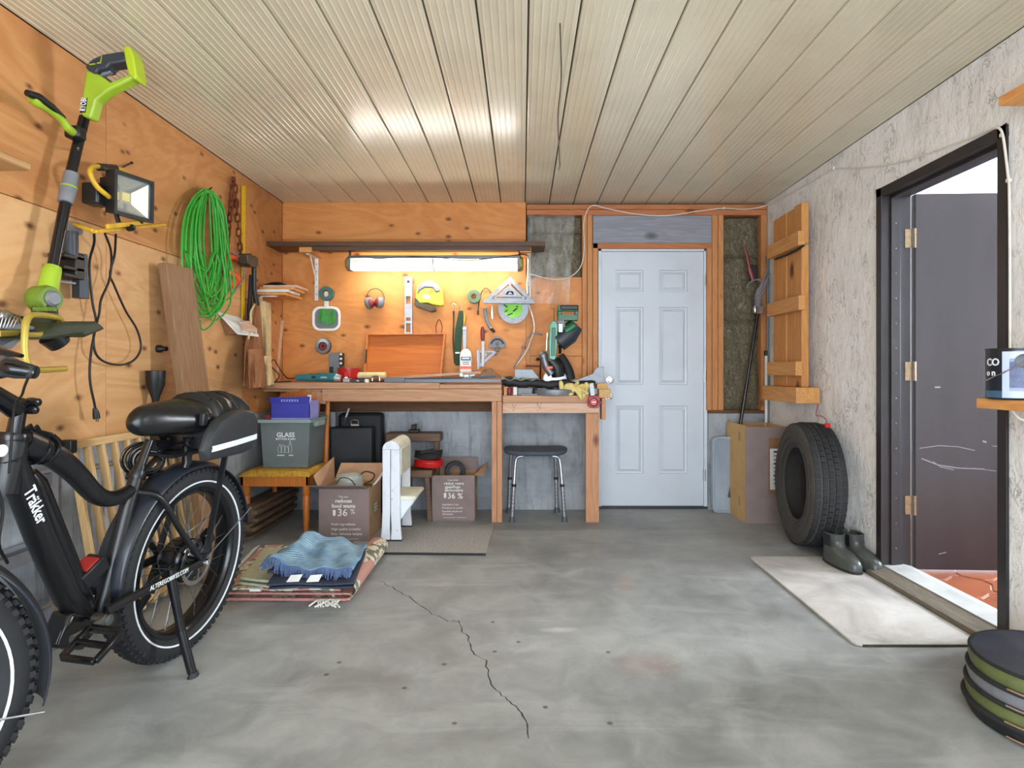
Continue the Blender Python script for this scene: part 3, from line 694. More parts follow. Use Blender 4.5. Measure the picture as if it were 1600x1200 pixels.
sd = saddle().build('saddle', 'saddle_vinyl', bike, local=True, smooth=1.2)
c = B(256, 686)
m = MB()
for s in (-1, 1): m.tube(curve([(c.x + .06, .02 * s, c.z - .012), (c.x, .028 * s, c.z - .022), (c.x - .08, .05 * s, c.z - .006), (c.x - .11, .06 * s, c.z + .012)], 4), .0045, 8)
m.box((c.x + .02, 0, c.z - .02), (.05, .05, .03)); m.build('saddle_rails', 'bike_gloss', bike, local=True)
for s in (-1, 1): MB().lathe([(.017, 0), (.012, .012), (.017, .02), (.012, .03), (.017, .042)], (c.x - .06, .05 * s, c.z - .04), (0, 0, 1), 12).build('saddle_spring', 'bike_gloss', bike, local=True)
# rear fender: a curved trough
def fender(hubp, a0, a1, rad, par, nm='rear_fender'):
    def fn(u, v):
        a = a0 + (a1 - a0) * u; w = (v - .5) * 2; r = rad - .016 * abs(w) ** 2.2
        return (hubp.x + cos(a) * r, w * .058, hubp.z + sin(a) * r)
    m = MB().grid(fn, 40, 10); o = m.build(nm, 'fender_black', par, local=True, smooth=1.5)
    s = o.modifiers.new('solid', 'SOLIDIFY'); s.thickness = .003; return o
fender(HB, R(0), R(172), .388, bike)
for s in (-1, 1):
    MB().tube([HB + Vector((0, .096 * s, .01)), HB + Vector((-.36, .066 * s, .13))], .003, 6).build('fender_stay', 'steel', bike, local=True)
    MB().bar(HB + Vector((.0, .098 * s, .03)), Vector((-.13, .075 * s, .80)), .012, .02, (0, 1, 0)).build('rack_strut', 'bike_black', bike, local=True)
# rack deck
m = MB()
for s in (-1, 0, 1): m.bar((.17, .055 * s, .805), (-.25, .06 * s, .80), .014, .014)
for x in (.17, .06, -.08, -.25): m.bar((x, -.06, .803), (x, .06, .803), .014, .012)
m.bar((.17, 0, .80), st_top + Vector((-.02, 0, 0)), .016, .012); m.build('rack', 'bike_black', bike, local=True)
for (px, py, w) in ((290, 697, .02),): MB().tube([B(px, py, .05), B(px + 2, 722, .05), HB + Vector((.09, .05, .38))], [.012, .018, .012], 10).build('rack_mount', 'bike_gloss', bike, local=True)
# kickstand
k0, k1, k2 = B(267, 902, .088), B(283, 985, .135), B(302, 1058, .19)
ks = MB().tube([k0 + Vector((0, 0, .03)), k0, k0.lerp(k1, .5), k1, k2], [.016, .018, .015, .014, .012], 12).build('kickstand', 'bike_gloss', bike, local=True)
MB().tube([k1, k1.lerp(k2, .9)], [.017, .016], 12).build('sleeve', 'bike_gloss', ks, local=True)
MB().tube([k2 + Vector((0, 0, .02)), k2], [.016, .026], 10, sq=.7).build('foot', 'black_rubber', ks, local=True)
# front end: steered wheel, fork, fender, stem, bars (mostly left of the frame)
axis0 = B(24, 676); steer = Vector((htb.x - ht.x, 0, htb.z - ht.z)).normalized()
FH = Vector((axis0.x + .40, 0, RW_))
rot = Matrix.Translation(FH) @ Matrix.Rotation(R(-28), 4, 'Z') @ Matrix.Translation(-FH)
k_before = set(bpy.data.objects)
wheel('front_tyre', FH, bike)
MB().lathe([(.02, -.055), (.04, -.04), (.04, .04), (.02, .055)], FH, (0, 1, 0), 20).build('front_hub', 'bike_gloss', bike, local=True)
for s in (-1, 1):
    MB().tube(curve([FH + Vector((0, .075 * s, 0)), FH + Vector((-.07, .075 * s, .25)), FH + Vector((-.14, .07 * s, .42)), FH + Vector((-.15, .03 * s, .46))], 4), .018, 12).build('fork_leg', 'bike_black', bike, local=True)
    MB().tube([FH + Vector((0, .085 * s, .0)), FH + Vector((-.375, .062 * s, -.10))], .003, 6).build('fender_stay', 'steel', bike, local=True)
fender(FH, R(60), R(193), .40, bike, 'front_fender')
for o in set(bpy.data.objects) - k_before:
    if o.type == 'MESH' and o.parent == bike: o.data.transform(rot)
    elif o.type == 'MESH' and o.parent and o.parent.parent == bike: o.data.transform(rot)
# quill stem, bar clamp, handlebar, grip and lever on the near side
s0 = B(20, 690); s1 = B(30, 640)
MB().tube([s0, s1], [.020, .018], 16).build('steerer', 'bike_gloss', bike, local=True)
sm = MB().tube([B(36, 634), B(22, 637), B(-10, 616), B(-60, 600)], [.021, .026, .022, .024], 14, sq=1.1).build('stem', 'bike_gloss', bike, local=True)
for (px, py) in ((50, 628), (46, 640)): MB().lathe([(.011, -.012), (.013, 0), (.011, .02), (.004, .023)], B(px, py, .015), (0, 1, 0), 14).build('bolt', 'bike_gloss', sm, local=True)
MB().lathe([(.04, -.01), (.043, 0), (.04, .012)], B(22, 682), steer, 18).build('headset', 'bike_gloss', bike, local=True)
hb0 = B(-60, 596); gr0 = B(6, 574, .30); gr1 = B(56, 582, .36)
MB().tube(curve([hb0, hb0 + Vector((.0, .15, .04)), gr0, gr1], 5), .013, 12).build('handlebar', 'bike_gloss', bike, local=True)
MB().tube([gr0, gr0.lerp(gr1, .4), gr1], [.019, .02, .014], 14).build('grip', 'black_rubber', bike, local=True)
MB().tube([B(-6, 566, .28), B(14, 574, .28), B(20, 580, .28)], [.02, .024, .016], 12).build('brake_lever_body', 'alloy_dark', bike, local=True)
MB().tube([B(-4, 548, .3), B(14, 552, .33), B(34, 556, .36)], [.012, .010, .006], 8, sq=.7).build('brake_lever', 'bike_gloss', bike, local=True)
MB().tube(curve([B(45, 588, .3), B(38, 605, .2), B(34, 618, .1), B(22, 640, .05), B(14, 740, .04)], 4), .003, 6).build('brake_cable', 'black_plastic', bike, local=True)
MB().tube(curve([B(-4, 760, .05), B(4, 800, .05), B(-2, 850, .05), B(12, 880, .04)], 4), .004, 6).build('wiring', 'black_plastic', bike, local=True)
# badge and clamp-on holder at the head of the top tube
MB().lathe([(.016, 0), (.016, .003), (.0, .004)], B(2, 704, .037), (0, 1, 0), 20).build('badge', 'decal_white', bike, local=True)
hc = B(70, 680, .0)
m = MB()
for (a, b) in (((40, 676), (52, 668)), ((52, 668), (62, 684)), ((40, 676), (50, 690)), ((50, 690), (62, 684)), ((62, 680), (80, 684)), ((80, 684), (98, 700)), ((62, 690), (78, 696)), ((78, 696), (98, 700))):
    m.bar(B(a[0], a[1], 0), B(b[0], b[1], 0), .03, .008, (0, 1, 0))
m.build('strap_clip', 'bike_gloss', bike, local=True, bevel=.003)
for px, py in ((57, 712), (71, 712)): MB().lathe([(.041, -.005), (.043, 0), (.041, .005)], B(px, py - 8), B(88, 715) - B(58, 701), 20).build('strap_band', 'bike_gloss', bike, local=True)
# ---------------------------------------------------------------- bag on the rack (lifts off: its own thing)
bag = thing('pannier_bag', 'black hard-sided bag with grey reflective stripe on the rear rack of the bike', 'bag', BKC, BKR)
for s in (1,):
    yo = .165; out = [(322, 722), (319, 706), (326, 680), (340, 658), (360, 644), (382, 639), (398, 642), (404, 655), (402, 680), (394, 702), (380, 709), (350, 716)]
    pl = [B(x, y, yo) for x, y in out]; cc = sum(pl, Vector()) / len(pl)
    m = MB(); rings = []
    for (sc, yy) in ((.92, .13), (1, .142), (.98, .158), (.9, .172), (.5, .176)):
        rings.append([Vector((cc.x + (p.x - cc.x) * sc, yy * s, cc.z + (p.z - cc.z) * sc)) for p in pl])
    n = len(pl); vs = sum(rings, []); fs = [(i * n + k, i * n + (k + 1) % n, (i + 1) * n + (k + 1) % n, (i + 1) * n + k) for i in range(4) for k in range(n)] + [tuple(range(n)), tuple(4 * n + k for k in range(n))]
    sh = m.add(vs, fs).build('side_shell', 'bag_nylon', bag, local=True, smooth=1.0, bevel=.002)
    a, b = B(324, 703, yo), B(400, 681, yo)
    MB().add([Vector((p.x, (yq) * s, p.z + dz)) for p, yq in ((a.lerp(b, .02), .1715), (a.lerp(b, .12), .1755), (a.lerp(b, .5), .178), (a.lerp(b, .9), .1755), (a.lerp(b, .99), .1715)) for dz in (-.011, .011)], [(0, 2, 3, 1), (2, 4, 5, 3), (4, 6, 7, 5), (6, 8, 9, 7)]).build('reflective_stripe', 'reflective_white', sh, local=True)
if True:
    t0_, t1_ = B(300, 650, .06), B(386, 640, .1); zt_ = B(350, 613, .0).z
    def pk(u, v):
        x = .06 - .31 * u; a = -.15 + v * (pi + .3); w = .115 - .012 * sin(u * 19) * sin(v * 5)
        e = min(1, u * 9, (1 - u) * 9) ** .5 if 0 < u < 1 else 0
        return (x, cos(a) * w * (1 + .1 * sin(u * 31)), .82 + (zt_ - .82) * e * max(0, sin(a)) ** .5 * (1 + .05 * sin(u * 23 + v * 7)))
    MB().grid(pk, 30, 14).build('top_pack', 'bag_shiny', bag, local=True, smooth=1.3)
    for x in (-.02, -.14): MB().tube([(x, cos(a) * .118, .83 + (zt_ - .825) * max(0, sin(a)) ** .5) for a in [k * pi / 12 for k in range(13)]], .008, 6, sq=.5).build('strap', 'bag_nylon', bag, local=True)
    MB().box(B(318, 655, .12), (.03, .02, .05)).build('buckle', 'black_plastic', bag, local=True, bevel=.004)
    MB().tube(curve([B(320, 637, .05), B(330, 622, .08), B(316, 612, .06), B(310, 612, .06)], 5), .002, 5).build('cord', 'black_plastic', bag, local=True)
# coiled cable lock round the seat post
ck = thing('cable_lock', 'coiled black cable lock hanging from the seat post of the bike', 'lock', mwb @ B(226, 722, .0), BKR)
cw_ = mwb @ B(222, 720, -.07); vd = Vector((cw_.x, cw_.y, 0)).normalized(); hv = Vector((vd.y, -vd.x, 0)); pts = []
for k in range(7 * 20 + 1):
    a = 2 * pi * k / 20; r = .062 - .0035 * (k / 20) + .006 * sin(k * .13); pts.append(cw_ + hv * cos(a) * r + Vector((0, 0, sin(a) * r * .95)) + vd * (.045 - .011 * (k / 20)) + hv * .004 * (k / 20))
MB().tube(pts, .006, 8).build('cable', 'bike_gloss', ck)
MB().tube([cw_ + Vector((-.03, -.04, -.05)), cw_ + Vector((.03, -.03, -.055))], .012, 12).build('lock_barrel', 'black_plastic', ck)
# ================================================================= WORKBENCH
YF1 = 930 / 213.5      # front plane of the bench legs
def px_box(x0, y0, x1, y1, yfr, ybk):
    a, b = P(x0, y0, yfr), P(x1, y1, yfr); return MB().bx(a.x, b.x, yfr, ybk, min(a.z, b.z), max(a.z, b.z))
bench = thing('workbench', 'long wooden workbench of pale timber along the back wall, higher left section', 'workbench', (-.95, (YF1 + YB) / 2, 0))
zt1 = P(0, 598, YF1).z; xl, xr_ = XL + .005, P(784, 0, YF1).x
xm = P(512, 0, YF1).x
zb1 = P(0, 607.5, YF1).z
# top boards: three planks side by side, front plank in two lengths
yd = (YB - .006 - (YF1 - .006)) / 3
for k in range(3):
    for (x0, x1, dz) in ((xl, P(687, 0, YF1).x, 0), (P(687, 0, YF1).x, xr_, -.012)):
        MB().bx(x0 + .001, x1 - .001, YF1 - .006 + k * yd + .001, YF1 - .006 + (k + 1) * yd - .001, zb1, zt1 + dz).build('top_board', 'bench_wood', bench, bevel=.002, seg=1, smooth=0)
px_box(512, 608, 784, 627, YF1, YF1 + .038).build('apron', 'bench_wood', bench, bevel=.002, seg=1, smooth=0)
px_box(398, 608, 503, 612, YF1 + .05, YF1 + .09).build('apron', 'bench_wood', bench, bevel=.002, seg=1, smooth=0)
px_box(503, 608, 512, 627, YF1, YB - .01).build('cross_rail', 'bench_wood', bench, bevel=.002, seg=1, smooth=0)
for (a, b) in ((768.3, 776.2), (776.6, 784.5)): px_box(a, 627.3, b, 817.5, YF1, YF1 + .089).build('leg', 'bench_wood_z', bench, bevel=.002, seg=1, smooth=0)
MB().bx(xl, xr_, YB - .045, YB - .006, zb1 - .09, zb1 - .001).build('back_rail', 'bench_wood', bench, smooth=0)
for x in (xl + .02,): MB().bx(x, x + .04, YB - .1, YB - .05, 0, zb1).build('leg', 'bench_wood_z', bench, smooth=0)
# lower right section
b2 = thing('saw_bench', 'short lower wooden bench under the green mitre saw beside the white door', 'workbench', (.2, (YF1 + YB) / 2, 0))
x0, x1 = P(785.5, 0, YF1).x, P(938, 0, YF1).x; z1, z0 = P(0, 618, YF1).z, P(0, 629, YF1).z
for k in range(3): MB().bx(x0, x1, YF1 - .004 + k * yd + .001, YF1 - .004 + (k + 1) * yd - .001, z0, z1).build('top_board', 'bench_wood', b2, bevel=.002, seg=1, smooth=0)
wood('pale_pine', (222, 186, 160), (198, 150, 118), 0, 1.5, .6, 4, (120, 70, 44))
ap = px_box(785.5, 629.5, 936, 645.5, YF1, YF1 + .038).build('apron', 'pale_pine', b2, bevel=.002, seg=1, smooth=0)
pm('ink', (66, 52, 56), .8)
m = MB(); rs = random.Random(2)
for (x, y, w_, h_) in [(788, 632, 1.4, .9), (788, 641, 1.2, .9), (791, 632, .8, .6), (801, 633, .7, 3), (803, 636, 3, .6), (802, 641, 1, 2), (805, 633, .8, 2), (840, 632, .8, 5), (843, 634, 3, .7), (844, 638, .7, 3), (846, 631, .8, 2), (840, 641, 2, .7)]:
    q = P(x, y, YF1 - .0006); m.box(q, (w_ / 213, .0004, h_ / 213))
m.build('grade_stamp', 'ink', ap, smooth=0, kind='stuff')
px_box(915.3, 646, 936, 818.5, YF1, YF1 + .04).build('leg', 'bench_wood_z', b2, bevel=.002, seg=1, smooth=0)
MB().bx(x1 - .05, x1 - .01, YB - .1, YB - .05, 0, z0).build('leg', 'bench_wood_z', b2, smooth=0)
MB().bx(x0, x1, YB - .045, YB - .006, z0 - .09, z0 - .001).build('back_rail', 'bench_wood', b2, smooth=0)
ZB1, ZB2 = zt1, z1       # work surface heights
# ================================================================= LONG SHELF AND WORK LIGHT
wood('dark_shelf', (92, 62, 40), (66, 42, 26), 0, 1.5, .5)
wood('orange_pine', (232, 166, 96), (208, 132, 66), 1, 1.5, .6)
YS = YB - .30
sh = thing('wall_shelf', 'long dark brown shelf board above the work light on the back wall', 'shelf', (-.75, YB - .15, 1.95))
a, b = P(397, 377, YS), P(852, 384, YS)
MB().bx(max(a.x, XL + .003), b.x, YS, YB - .05, b.z, a.z).build('shelf_board', 'dark_shelf', sh, bevel=.002, smooth=0)
a, b = P(488, 384, YS + .02), P(829, 391, YS + .02)
MB().bx(a.x, b.x, YS + .02, YS + .05, b.z, a.z - .001).build('shelf_rail', 'dark_shelf', sh, bevel=.002, smooth=0)
for (pxa, pxb, pxw) in ((467, 487, 511), (812, 830, 826)):
    zt_ = P(0, 384, YS + .04).z; xa_, xb_ = P(pxa, 0, YS + .05).x, P(pxb, 0, YS + .05).x
    MB().bx(xa_, xb_, YS + .051, YB - .002, zt_ - .046, zt_ - .003).build('support_arm', 'orange_pine', sh, bevel=.002, smooth=0)
    x = (xa_ + xb_) / 2 if pxa < 600 else BW(pxw, 0).x
    zt_ -= .003
    br = MB().bx(x - .014, x + .014, YB - .006, YB - .001, zt_ - .38, zt_ - .044).bx(x - .014, x + .014, YS + .1, YB - .001, zt_ - .050, zt_ - .0445).bar((x, YB - .006, zt_ - .23), (x, YS + .16, zt_ - .049), .012, .006, (1, 0, 0)).build('bracket', 'white_plastic', sh, smooth=0)
    for k in range(5): MB().lathe([(.004, 0), (.003, .002)], (x, YB - .006, zt_ - .09 - k * .06), (0, -1, 0), 8).build('screw', 'black_plastic', br)
# twin-tube work light hanging below the shelf
def tubemat():
    t = NT('lit_tube'); t.b.inputs['Emission Color'].default_value = (1, .95, .87, 1); t.b.inputs['Emission Strength'].default_value = TUBE; t.done((1, 1, 1, 1), .4)
TUBE = 12.5
tubemat()
pm('fixture_olive', (150, 140, 84), .4, .2, .1); pm('fixture_grey', (110, 112, 112), .4, .3, .1)
YL = YB - .20
wl_ = thing('work_light', 'lit twin-tube fluorescent work light with olive end caps hanging under the dark shelf', 'lamp', P(680, 424, YL))
xa, xb = P(541, 0, YL).x, P(818, 0, YL).x; zt_, zb_ = P(0, 401, YL).z, P(0, 424, YL).z; zm = (zt_ + zb_) / 2; hh = (zt_ - zb_) / 2
for s, x in ((1, xa), (-1, xb)):
    cp = MB().lathe([(hh * .75, 0), (hh * 1.0, .012), (hh * 1.05, .03), (hh * 1.0, .03)], (x, YL, zm), (s, 0, 0), 6).build('end_cap', 'fixture_olive', wl_, bevel=.003)
    MB().bx(min(x + .026 * s, x + .046 * s), max(x + .026 * s, x + .046 * s), YL - .05, YL + .05, zm - hh * .92, zm + hh * .96).build('end_band', 'fixture_grey', wl_, bevel=.004, smooth=0)
MB().bx(xa + .03, xb - .03, YL - .045, YL + .045, zt_ - .022, zt_ + .002).build('housing', 'fixture_grey', wl_, bevel=.004, smooth=0)
for dy in (-.022, .022): MB().lathe([(.012, 0), (.019, .006), (.019, xb - xa - .106), (.012, xb - xa - .1)], (xa + .05, YL + dy, zb_ + .036), (1, 0, 0), 16).build('tube', 'lit_tube', wl_)
def shademat():
    t = NT('clear_shade'); t.done((1, 1, 1, 1), .1); t.b.inputs['Alpha'].default_value = .12
shademat()
MB().grid(lambda u, v: (xa + .045 + (xb - xa - .09) * u, YL + .046 * cos(pi + pi * v), zt_ - .02 - (zt_ - zb_ - .022) * sin(pi * v) ** .6), 1, 14).build('shade', 'clear_shade', wl_)
q = P(677, 404, YL - .05); MB().tube(curve([q, q + Vector((-.004, -.002, -.04)), q + Vector((.008, .01, -.095))], 4), .006, 6).build('tie', 'fixture_grey', wl_)
for px in (547, 812):
    q = P(px, 401, YL); MB().tube([q, q + Vector((0, 0, .045))], .008, 8).build('hanger', 'black_plastic', wl_)
m = MB().tube(curve([P(545, 402, YL - .05), P(575, 401, YL - .06), P(590, 404, YL - .06), P(640, 401, YL - .06), P(700, 403, YL - .06), P(760, 404, YL - .06), P(812, 398, YL - .05), P(826, 402, YL), P(827, 420, YB - .02), P(826, 470, YB - .02)], 6), .003, 6)
m.tube(curve([P(640, 402, YL - .058), P(680, 402, YL - .062), P(730, 407, YL - .06), P(790, 401, YL - .055)], 6), .003, 6); m.build('power_cord', 'black_plastic', wl_)
# ================================================================= LEFT WALL
def lwp(pts, off, th): return MB().pts3([LW(x, y, off) for x, y in pts], (-th, 0, 0))
pm('lime_plastic', (150, 178, 44), .4, 0, .08, 10); pm('lime_dark', (104, 130, 40), .4, 0, .12, 14); pm('lime_gloss', (170, 190, 40), .25, 0, .06, 10)
pm('grey_plastic', (118, 120, 124), .45, 0, .08); pm('dark_green_plastic', (52, 60, 44), .5, 0, .15)
pm('yellow_paint', (206, 160, 40), .4, 0, .12, 20); pm('olive_wire', (186, 164, 70), .4, .2, .08); pm('slate_plastic', (46, 52, 60), .45, 0, .1)
# ---- string trimmer
tr_ = thing('string_trimmer', 'lime green string trimmer with long black shaft hanging on the left plywood wall', 'trimmer', LW(70, 560, .05))
def toff(px): return .13 + max(0, px - 124) * .0027
def twp(pts, th): return MB().pts3([LW(x, y, toff(x)) + Vector((0, (.05 - th) / 2, 0)) for x, y in pts], (0, th, 0))
twp([(134, 108), (124, 174), (128, 181), (140, 185), (143, 180), (149, 157), (170, 140), (208, 122), (207, 113), (172, 128), (155, 116)], .05).build('body', 'lime_plastic', tr_, bevel=.008)
g = twp([(134, 102), (146, 92), (162, 85), (194, 80), (198, 97), (172, 101), (167, 108), (154, 110), (150, 117), (135, 108)], .06).build('grip', 'slate_plastic', tr_, bevel=.01)
twp([(151, 116), (154, 110), (168, 106), (168, 110), (158, 114)], .02).build('trigger', 'grey_plastic', g, bevel=.003)
twp([(138, 99), (142, 101), (150, 100), (151, 101.5), (142, 103)], .062).build('chevron', 'lime_plastic', g, smooth=0)
twp([(153, 99), (158, 98), (160, 88), (161, 88), (159.5, 100), (153, 101)], .062).build('chevron', 'lime_plastic', g, smooth=0)
twp([(194, 74), (204, 73), (211, 90), (216, 122), (212, 126), (203, 118), (198, 98)], .07).build('end_guard', 'lime_gloss', tr_, bevel=.006)
twp([(128, 153), (137, 153), (134, 176), (125, 176)], .053).build('name_plate', 'black_plastic', tr_)
u_ = (LW(135.5, 153, .16) - LW(133, 176, .155)).normalized()
text('RYOBI', .031, LW(134.0, 174.5, toff(134)) + Vector((0, -.0035, 0)), u_, Vector((0, -1, 0)).cross(u_), 'decal_white', tr_, sx=.62, bold=.0004)
sh_ = [LW(132, 184, .10), LW(109, 278, .10), LW(102, 318, .10), LW(82, 420, .10)]
MB().tube(sh_[:2], .0195, 16).build('upper_shaft', 'bike_gloss', tr_); MB().tube(sh_[2:], .0195, 16).build('lower_shaft', 'bike_gloss', tr_)
cp_ = MB().tube([LW(112, 271, .10), LW(108, 291, .10), LW(107, 294, .10), LW(102, 317, .10)], [.026, .027, .030, .026], 16).build('coupling', 'grey_plastic', tr_)
MB().lathe([(.0305, -.003), (.0305, .003)], LW(107.2, 293, .10), sh_[1] - sh_[2], 16).build('ring', 'lime_plastic', cp_)
MB().tube([LW(83, 417, .10), LW(81, 424, .10), LW(74, 455, .10)], [.028, .032, .036], 14).build('head_housing', 'lime_plastic', tr_)
pv_ = MB().lathe([(.04, -.045), (.05, -.035), (.052, .02), (.044, .035)], LW(70, 467, .10), (1, -.25, 0), 22).build('pivot', 'lime_dark', tr_)
MB().lathe([(.026, .034), (.03, .04), (.022, .052)], LW(70, 467, .10), (1, -.25, 0), 18).build('pivot_button', 'grey_plastic', pv_)
for k in range(5): MB().bar(LW(56 + k * 7, 480, .15), LW(56 + k * 7, 486, .15), .008, .02).build('grip_rib', 'lime_dark', pv_)
MB().tube([LW(70, 480, .10), LW(70, 500, .11), LW(74, 518, .13)], [.04, .042, .04], 14).build('motor_case', 'dark_green_plastic', tr_)
m = MB().tube([LW(80, 524, .16), LW(94, 538, .17)], [.045, .038], 16); m.build('spool', 'black_plastic', tr_)
lwp([(56, 531), (72, 520), (98, 505), (122, 504), (152, 502), (160, 508), (167, 514), (133, 528), (127, 523), (108, 526), (84, 530)], .26, .17).build('debris_guard', 'dark_green_plastic', tr_, bevel=.012)
MB().tube(curve([LW(94, 506, .16), LW(92, 497, .18), LW(55, 492, .24), LW(42, 500, .26), (LW(39, 520, .27)), LW(39, 552, .27), LW(44, 570, .27), LW(54, 577, .26), LW(70, 578, .24), LW(102, 576, .2)], 6), .011, 10).build('edge_guard_wire', 'olive_wire', tr_)
MB().tube(curve([LW(94, 505, .16), LW(80, 513, .2), LW(66, 522, .24), LW(50, 523, .26), LW(40, 522, .27)], 5), .009, 8).build('edge_guard_wire', 'olive_wire', tr_)
MB().tube(curve([LW(116, 208, .11), LW(106, 200, .12), LW(96, 187, .12), LW(76, 171, .12), LW(58, 161, .12), LW(50, 153, .12)], 4), [.016] * 6 + [.014] * 10 + [.017] * 5, 12).build('auxiliary_handle', 'lime_plastic', tr_)
MB().tube([LW(42, 145, .125), LW(60, 152, .13), LW(80, 167, .13), LW(101, 184, .125)], [.012, .016, .015, .006], 10).build('handle_pad', 'black_plastic', tr_)
MB().box(LW(118, 208, .105), (.06, .05, .05)).build('clamp', 'black_plastic', tr_, bevel=.008)
MB().tube([LW(120, 236, .008), LW(122, 234, .13), LW(122, 231, .135)], .004, 8).build('wall_hook', 'steel', tr_)
# ---- wall-mounted board shelf at the edge of the frame
wood('shelf_wood_y', (196, 152, 102), (170, 122, 76), 1, 1.5, .55)
q = LW(50, 268, .13); o = MB().bx(XL + .002, XL + .13, .4, q.y, q.z, q.z + .03).build('wooden_shelf', 'shelf_wood_y', bevel=.006)
tag(o, 'plain wooden shelf board on the left wall at the far left edge above the bike', 'shelf')
# ---- flood light on its stand
fld = thing('work_floodlight', 'black work floodlight with yellow stand hanging on the left plywood wall', 'lamp', LW(195, 352, .12))
pm('flood_black', (36, 36, 37), .4, .2, .1); pm('reflector', (225, 222, 205), .12, .9, .05); pm('led_yellow', (214, 196, 96), .4, 0, .1)
def glassmat(nm, al, tint=(240, 245, 250)):
    t = NT(nm); t.done(lin(tint), .05); t.b.inputs['Alpha'].default_value = al
glassmat('lamp_glass', .12)
fc = LW(203, 308, .19); fn_ = Vector((.955, -.30, -.08)).normalized(); fw_ = Vector((.30, .955, .0)).normalized(); fu = fn_.cross(fw_); fu = fu if fu.z > 0 else -fu; fu = (fu + Vector((-.05, 0, 0))).normalized()
W2, H2 = .092, .092
def fp(a, b, c): return fc + fw_ * a + fu * b + fn_ * c
ring = lambda a, b, c: [fp(-a, -b, c), fp(a, -b, c), fp(a, b, c), fp(-a, b, c)]
m = MB(); rs_ = [ring(W2, H2, 0), ring(W2 * 1.02, H2 * 1.02, .03), ring(W2 * .88, H2 * .86, .03), ring(W2 * .84, H2 * .82, .012)]
m.add(sum(rs_, []), [(k * 4 + i, k * 4 + (i + 1) % 4, k * 4 + 4 + (i + 1) % 4, k * 4 + 4 + i) for k in range(3) for i in range(4)]); m.build('bezel', 'flood_black', fld, smooth=0)
m = MB(); rs_ = [ring(W2 * .84, H2 * .82, .014), ring(.026, .024, -.025)]
m.add(sum(rs_, []), [(i, (i + 1) % 4, 4 + (i + 1) % 4, 4 + i) for i in range(4)] + [(4, 5, 6, 7)]); m.build('reflector', 'reflector', fld, smooth=0)
MB().add(ring(.017, .017, -.022) + ring(.017, .017, -.026), [(0, 1, 2, 3), (4, 5, 6, 7), (0, 1, 5, 4), (1, 2, 6, 5), (2, 3, 7, 6), (3, 0, 4, 7)]).build('led_chip', 'led_yellow', fld, smooth=0)
MB().add(ring(W2 * .87, H2 * .85, .022), [(0, 1, 2, 3)]).build('glass', 'lamp_glass', fld, smooth=0)
m = MB(); rs_ = [ring(W2, H2, 0), ring(W2 * .96, H2 * .96, -.03), ring(W2 * .5, H2 * .7, -.06)]
m.add(sum(rs_, []), [(k * 4 + i, k * 4 + (i + 1) % 4, k * 4 + 4 + (i + 1) % 4, k * 4 + 4 + i) for k in range(2) for i in range(4)] + [(8, 9, 10, 11)])
for k in range(-3, 4): m.box(fp(k * .026, 0, -.05), (.005, .045, .13), (0, 0, math.atan2(fn_.y, fn_.x) - pi / 2))
m.build('heat_sink', 'flood_black', fld, smooth=0)
MB().box(fp(-.11, -.02, -.06), (.07, .07, .09)).build('junction_box', 'flood_black', fld, bevel=.008)
MB().tube(curve([LW(171, 308, .16), LW(152, 292, .15), LW(142, 274, .14), LW(142, 264, .13), LW(153, 260, .12), LW(186, 264, .10), LW(198, 270, .10), LW(202, 278, .12)], 5), .0105, 10).build('handle', 'yellow_paint', fld)
MB().tube([LW(154, 261, .122), LW(180, 263, .105)], .016, 12).build('handle_grip', 'black_plastic', fld)
MB().bar(LW(146, 362, .17), LW(256, 351, .10), .024, .016).build('stand_foot', 'yellow_paint', fld, bevel=.004)
MB().bar(LW(108, 348, .04), LW(147, 361, .17), .022, .016).build('stand_foot', 'yellow_paint', fld, bevel=.004)
MB().bar(LW(167, 354, .20), LW(236, 346, .18), .014, .02).build('stand_bar', 'yellow_paint', fld, bevel=.003)
m = MB().bar(LW(178, 322, .16), LW(186, 350, .18), .02, .012); m.bar(LW(216, 338, .20), LW(220, 348, .19), .02, .012); m.build('yoke', 'flood_black', fld)
MB().lathe([(.015, -.012), (.015, .012), (.006, .03)], LW(204, 356, .19), (1, -.5, 0), 12).build('knob', 'black_plastic', fld)
cd = [(147, 363, .12), (147, 380, .10), (140, 408, .06), (141, 440, .05), (145, 475, .05), (150, 502, .05), (146, 530, .05), (150, 553, .05), (165, 566, .05), (190, 570, .05), (210, 562, .05), (220, 543, .05), (214, 515, .05), (196, 485, .04), (178, 445, .04), (172, 428, .04), (179, 398, .06), (181, 366, .11)]
MB().tube(curve([LW(*c) for c in cd], 6), .005, 8).build('power_cord', 'black_plastic', fld)
cd = [(164, 365, .11), (173, 390, .08), (174, 415, .06), (170, 440, .06), (158, 468, .06), (155, 490, .06), (150, 510, .06), (143, 545, .06), (140, 580, .06), (142, 605, .06), (147, 628, .06), (149, 640, .06)]
cdo = MB().tube(curve([LW(*c) for c in cd], 6), .005, 8).build('power_cord', 'black_plastic', fld)
MB().tube([LW(148, 638, .06), LW(150, 646, .06), LW(151, 654, .06)], [.008, .013, .014], 10).tube([LW(150, 654, .065), LW(150.5, 659, .065)], .002, 6).tube([LW(153, 654, .055), LW(153.5, 659, .055)], .002, 6).build('plug', 'black_plastic', fld)
o = MB().tube([LW(170, 271, .06), LW(205, 255, .005)], .004, 8).ball(LW(206, 254.5, .005), .007, 8, 6).build('long_nail', 'black_plastic'); tag(o, 'long dark nail holding the handle of the floodlight on the left wall', 'nail')
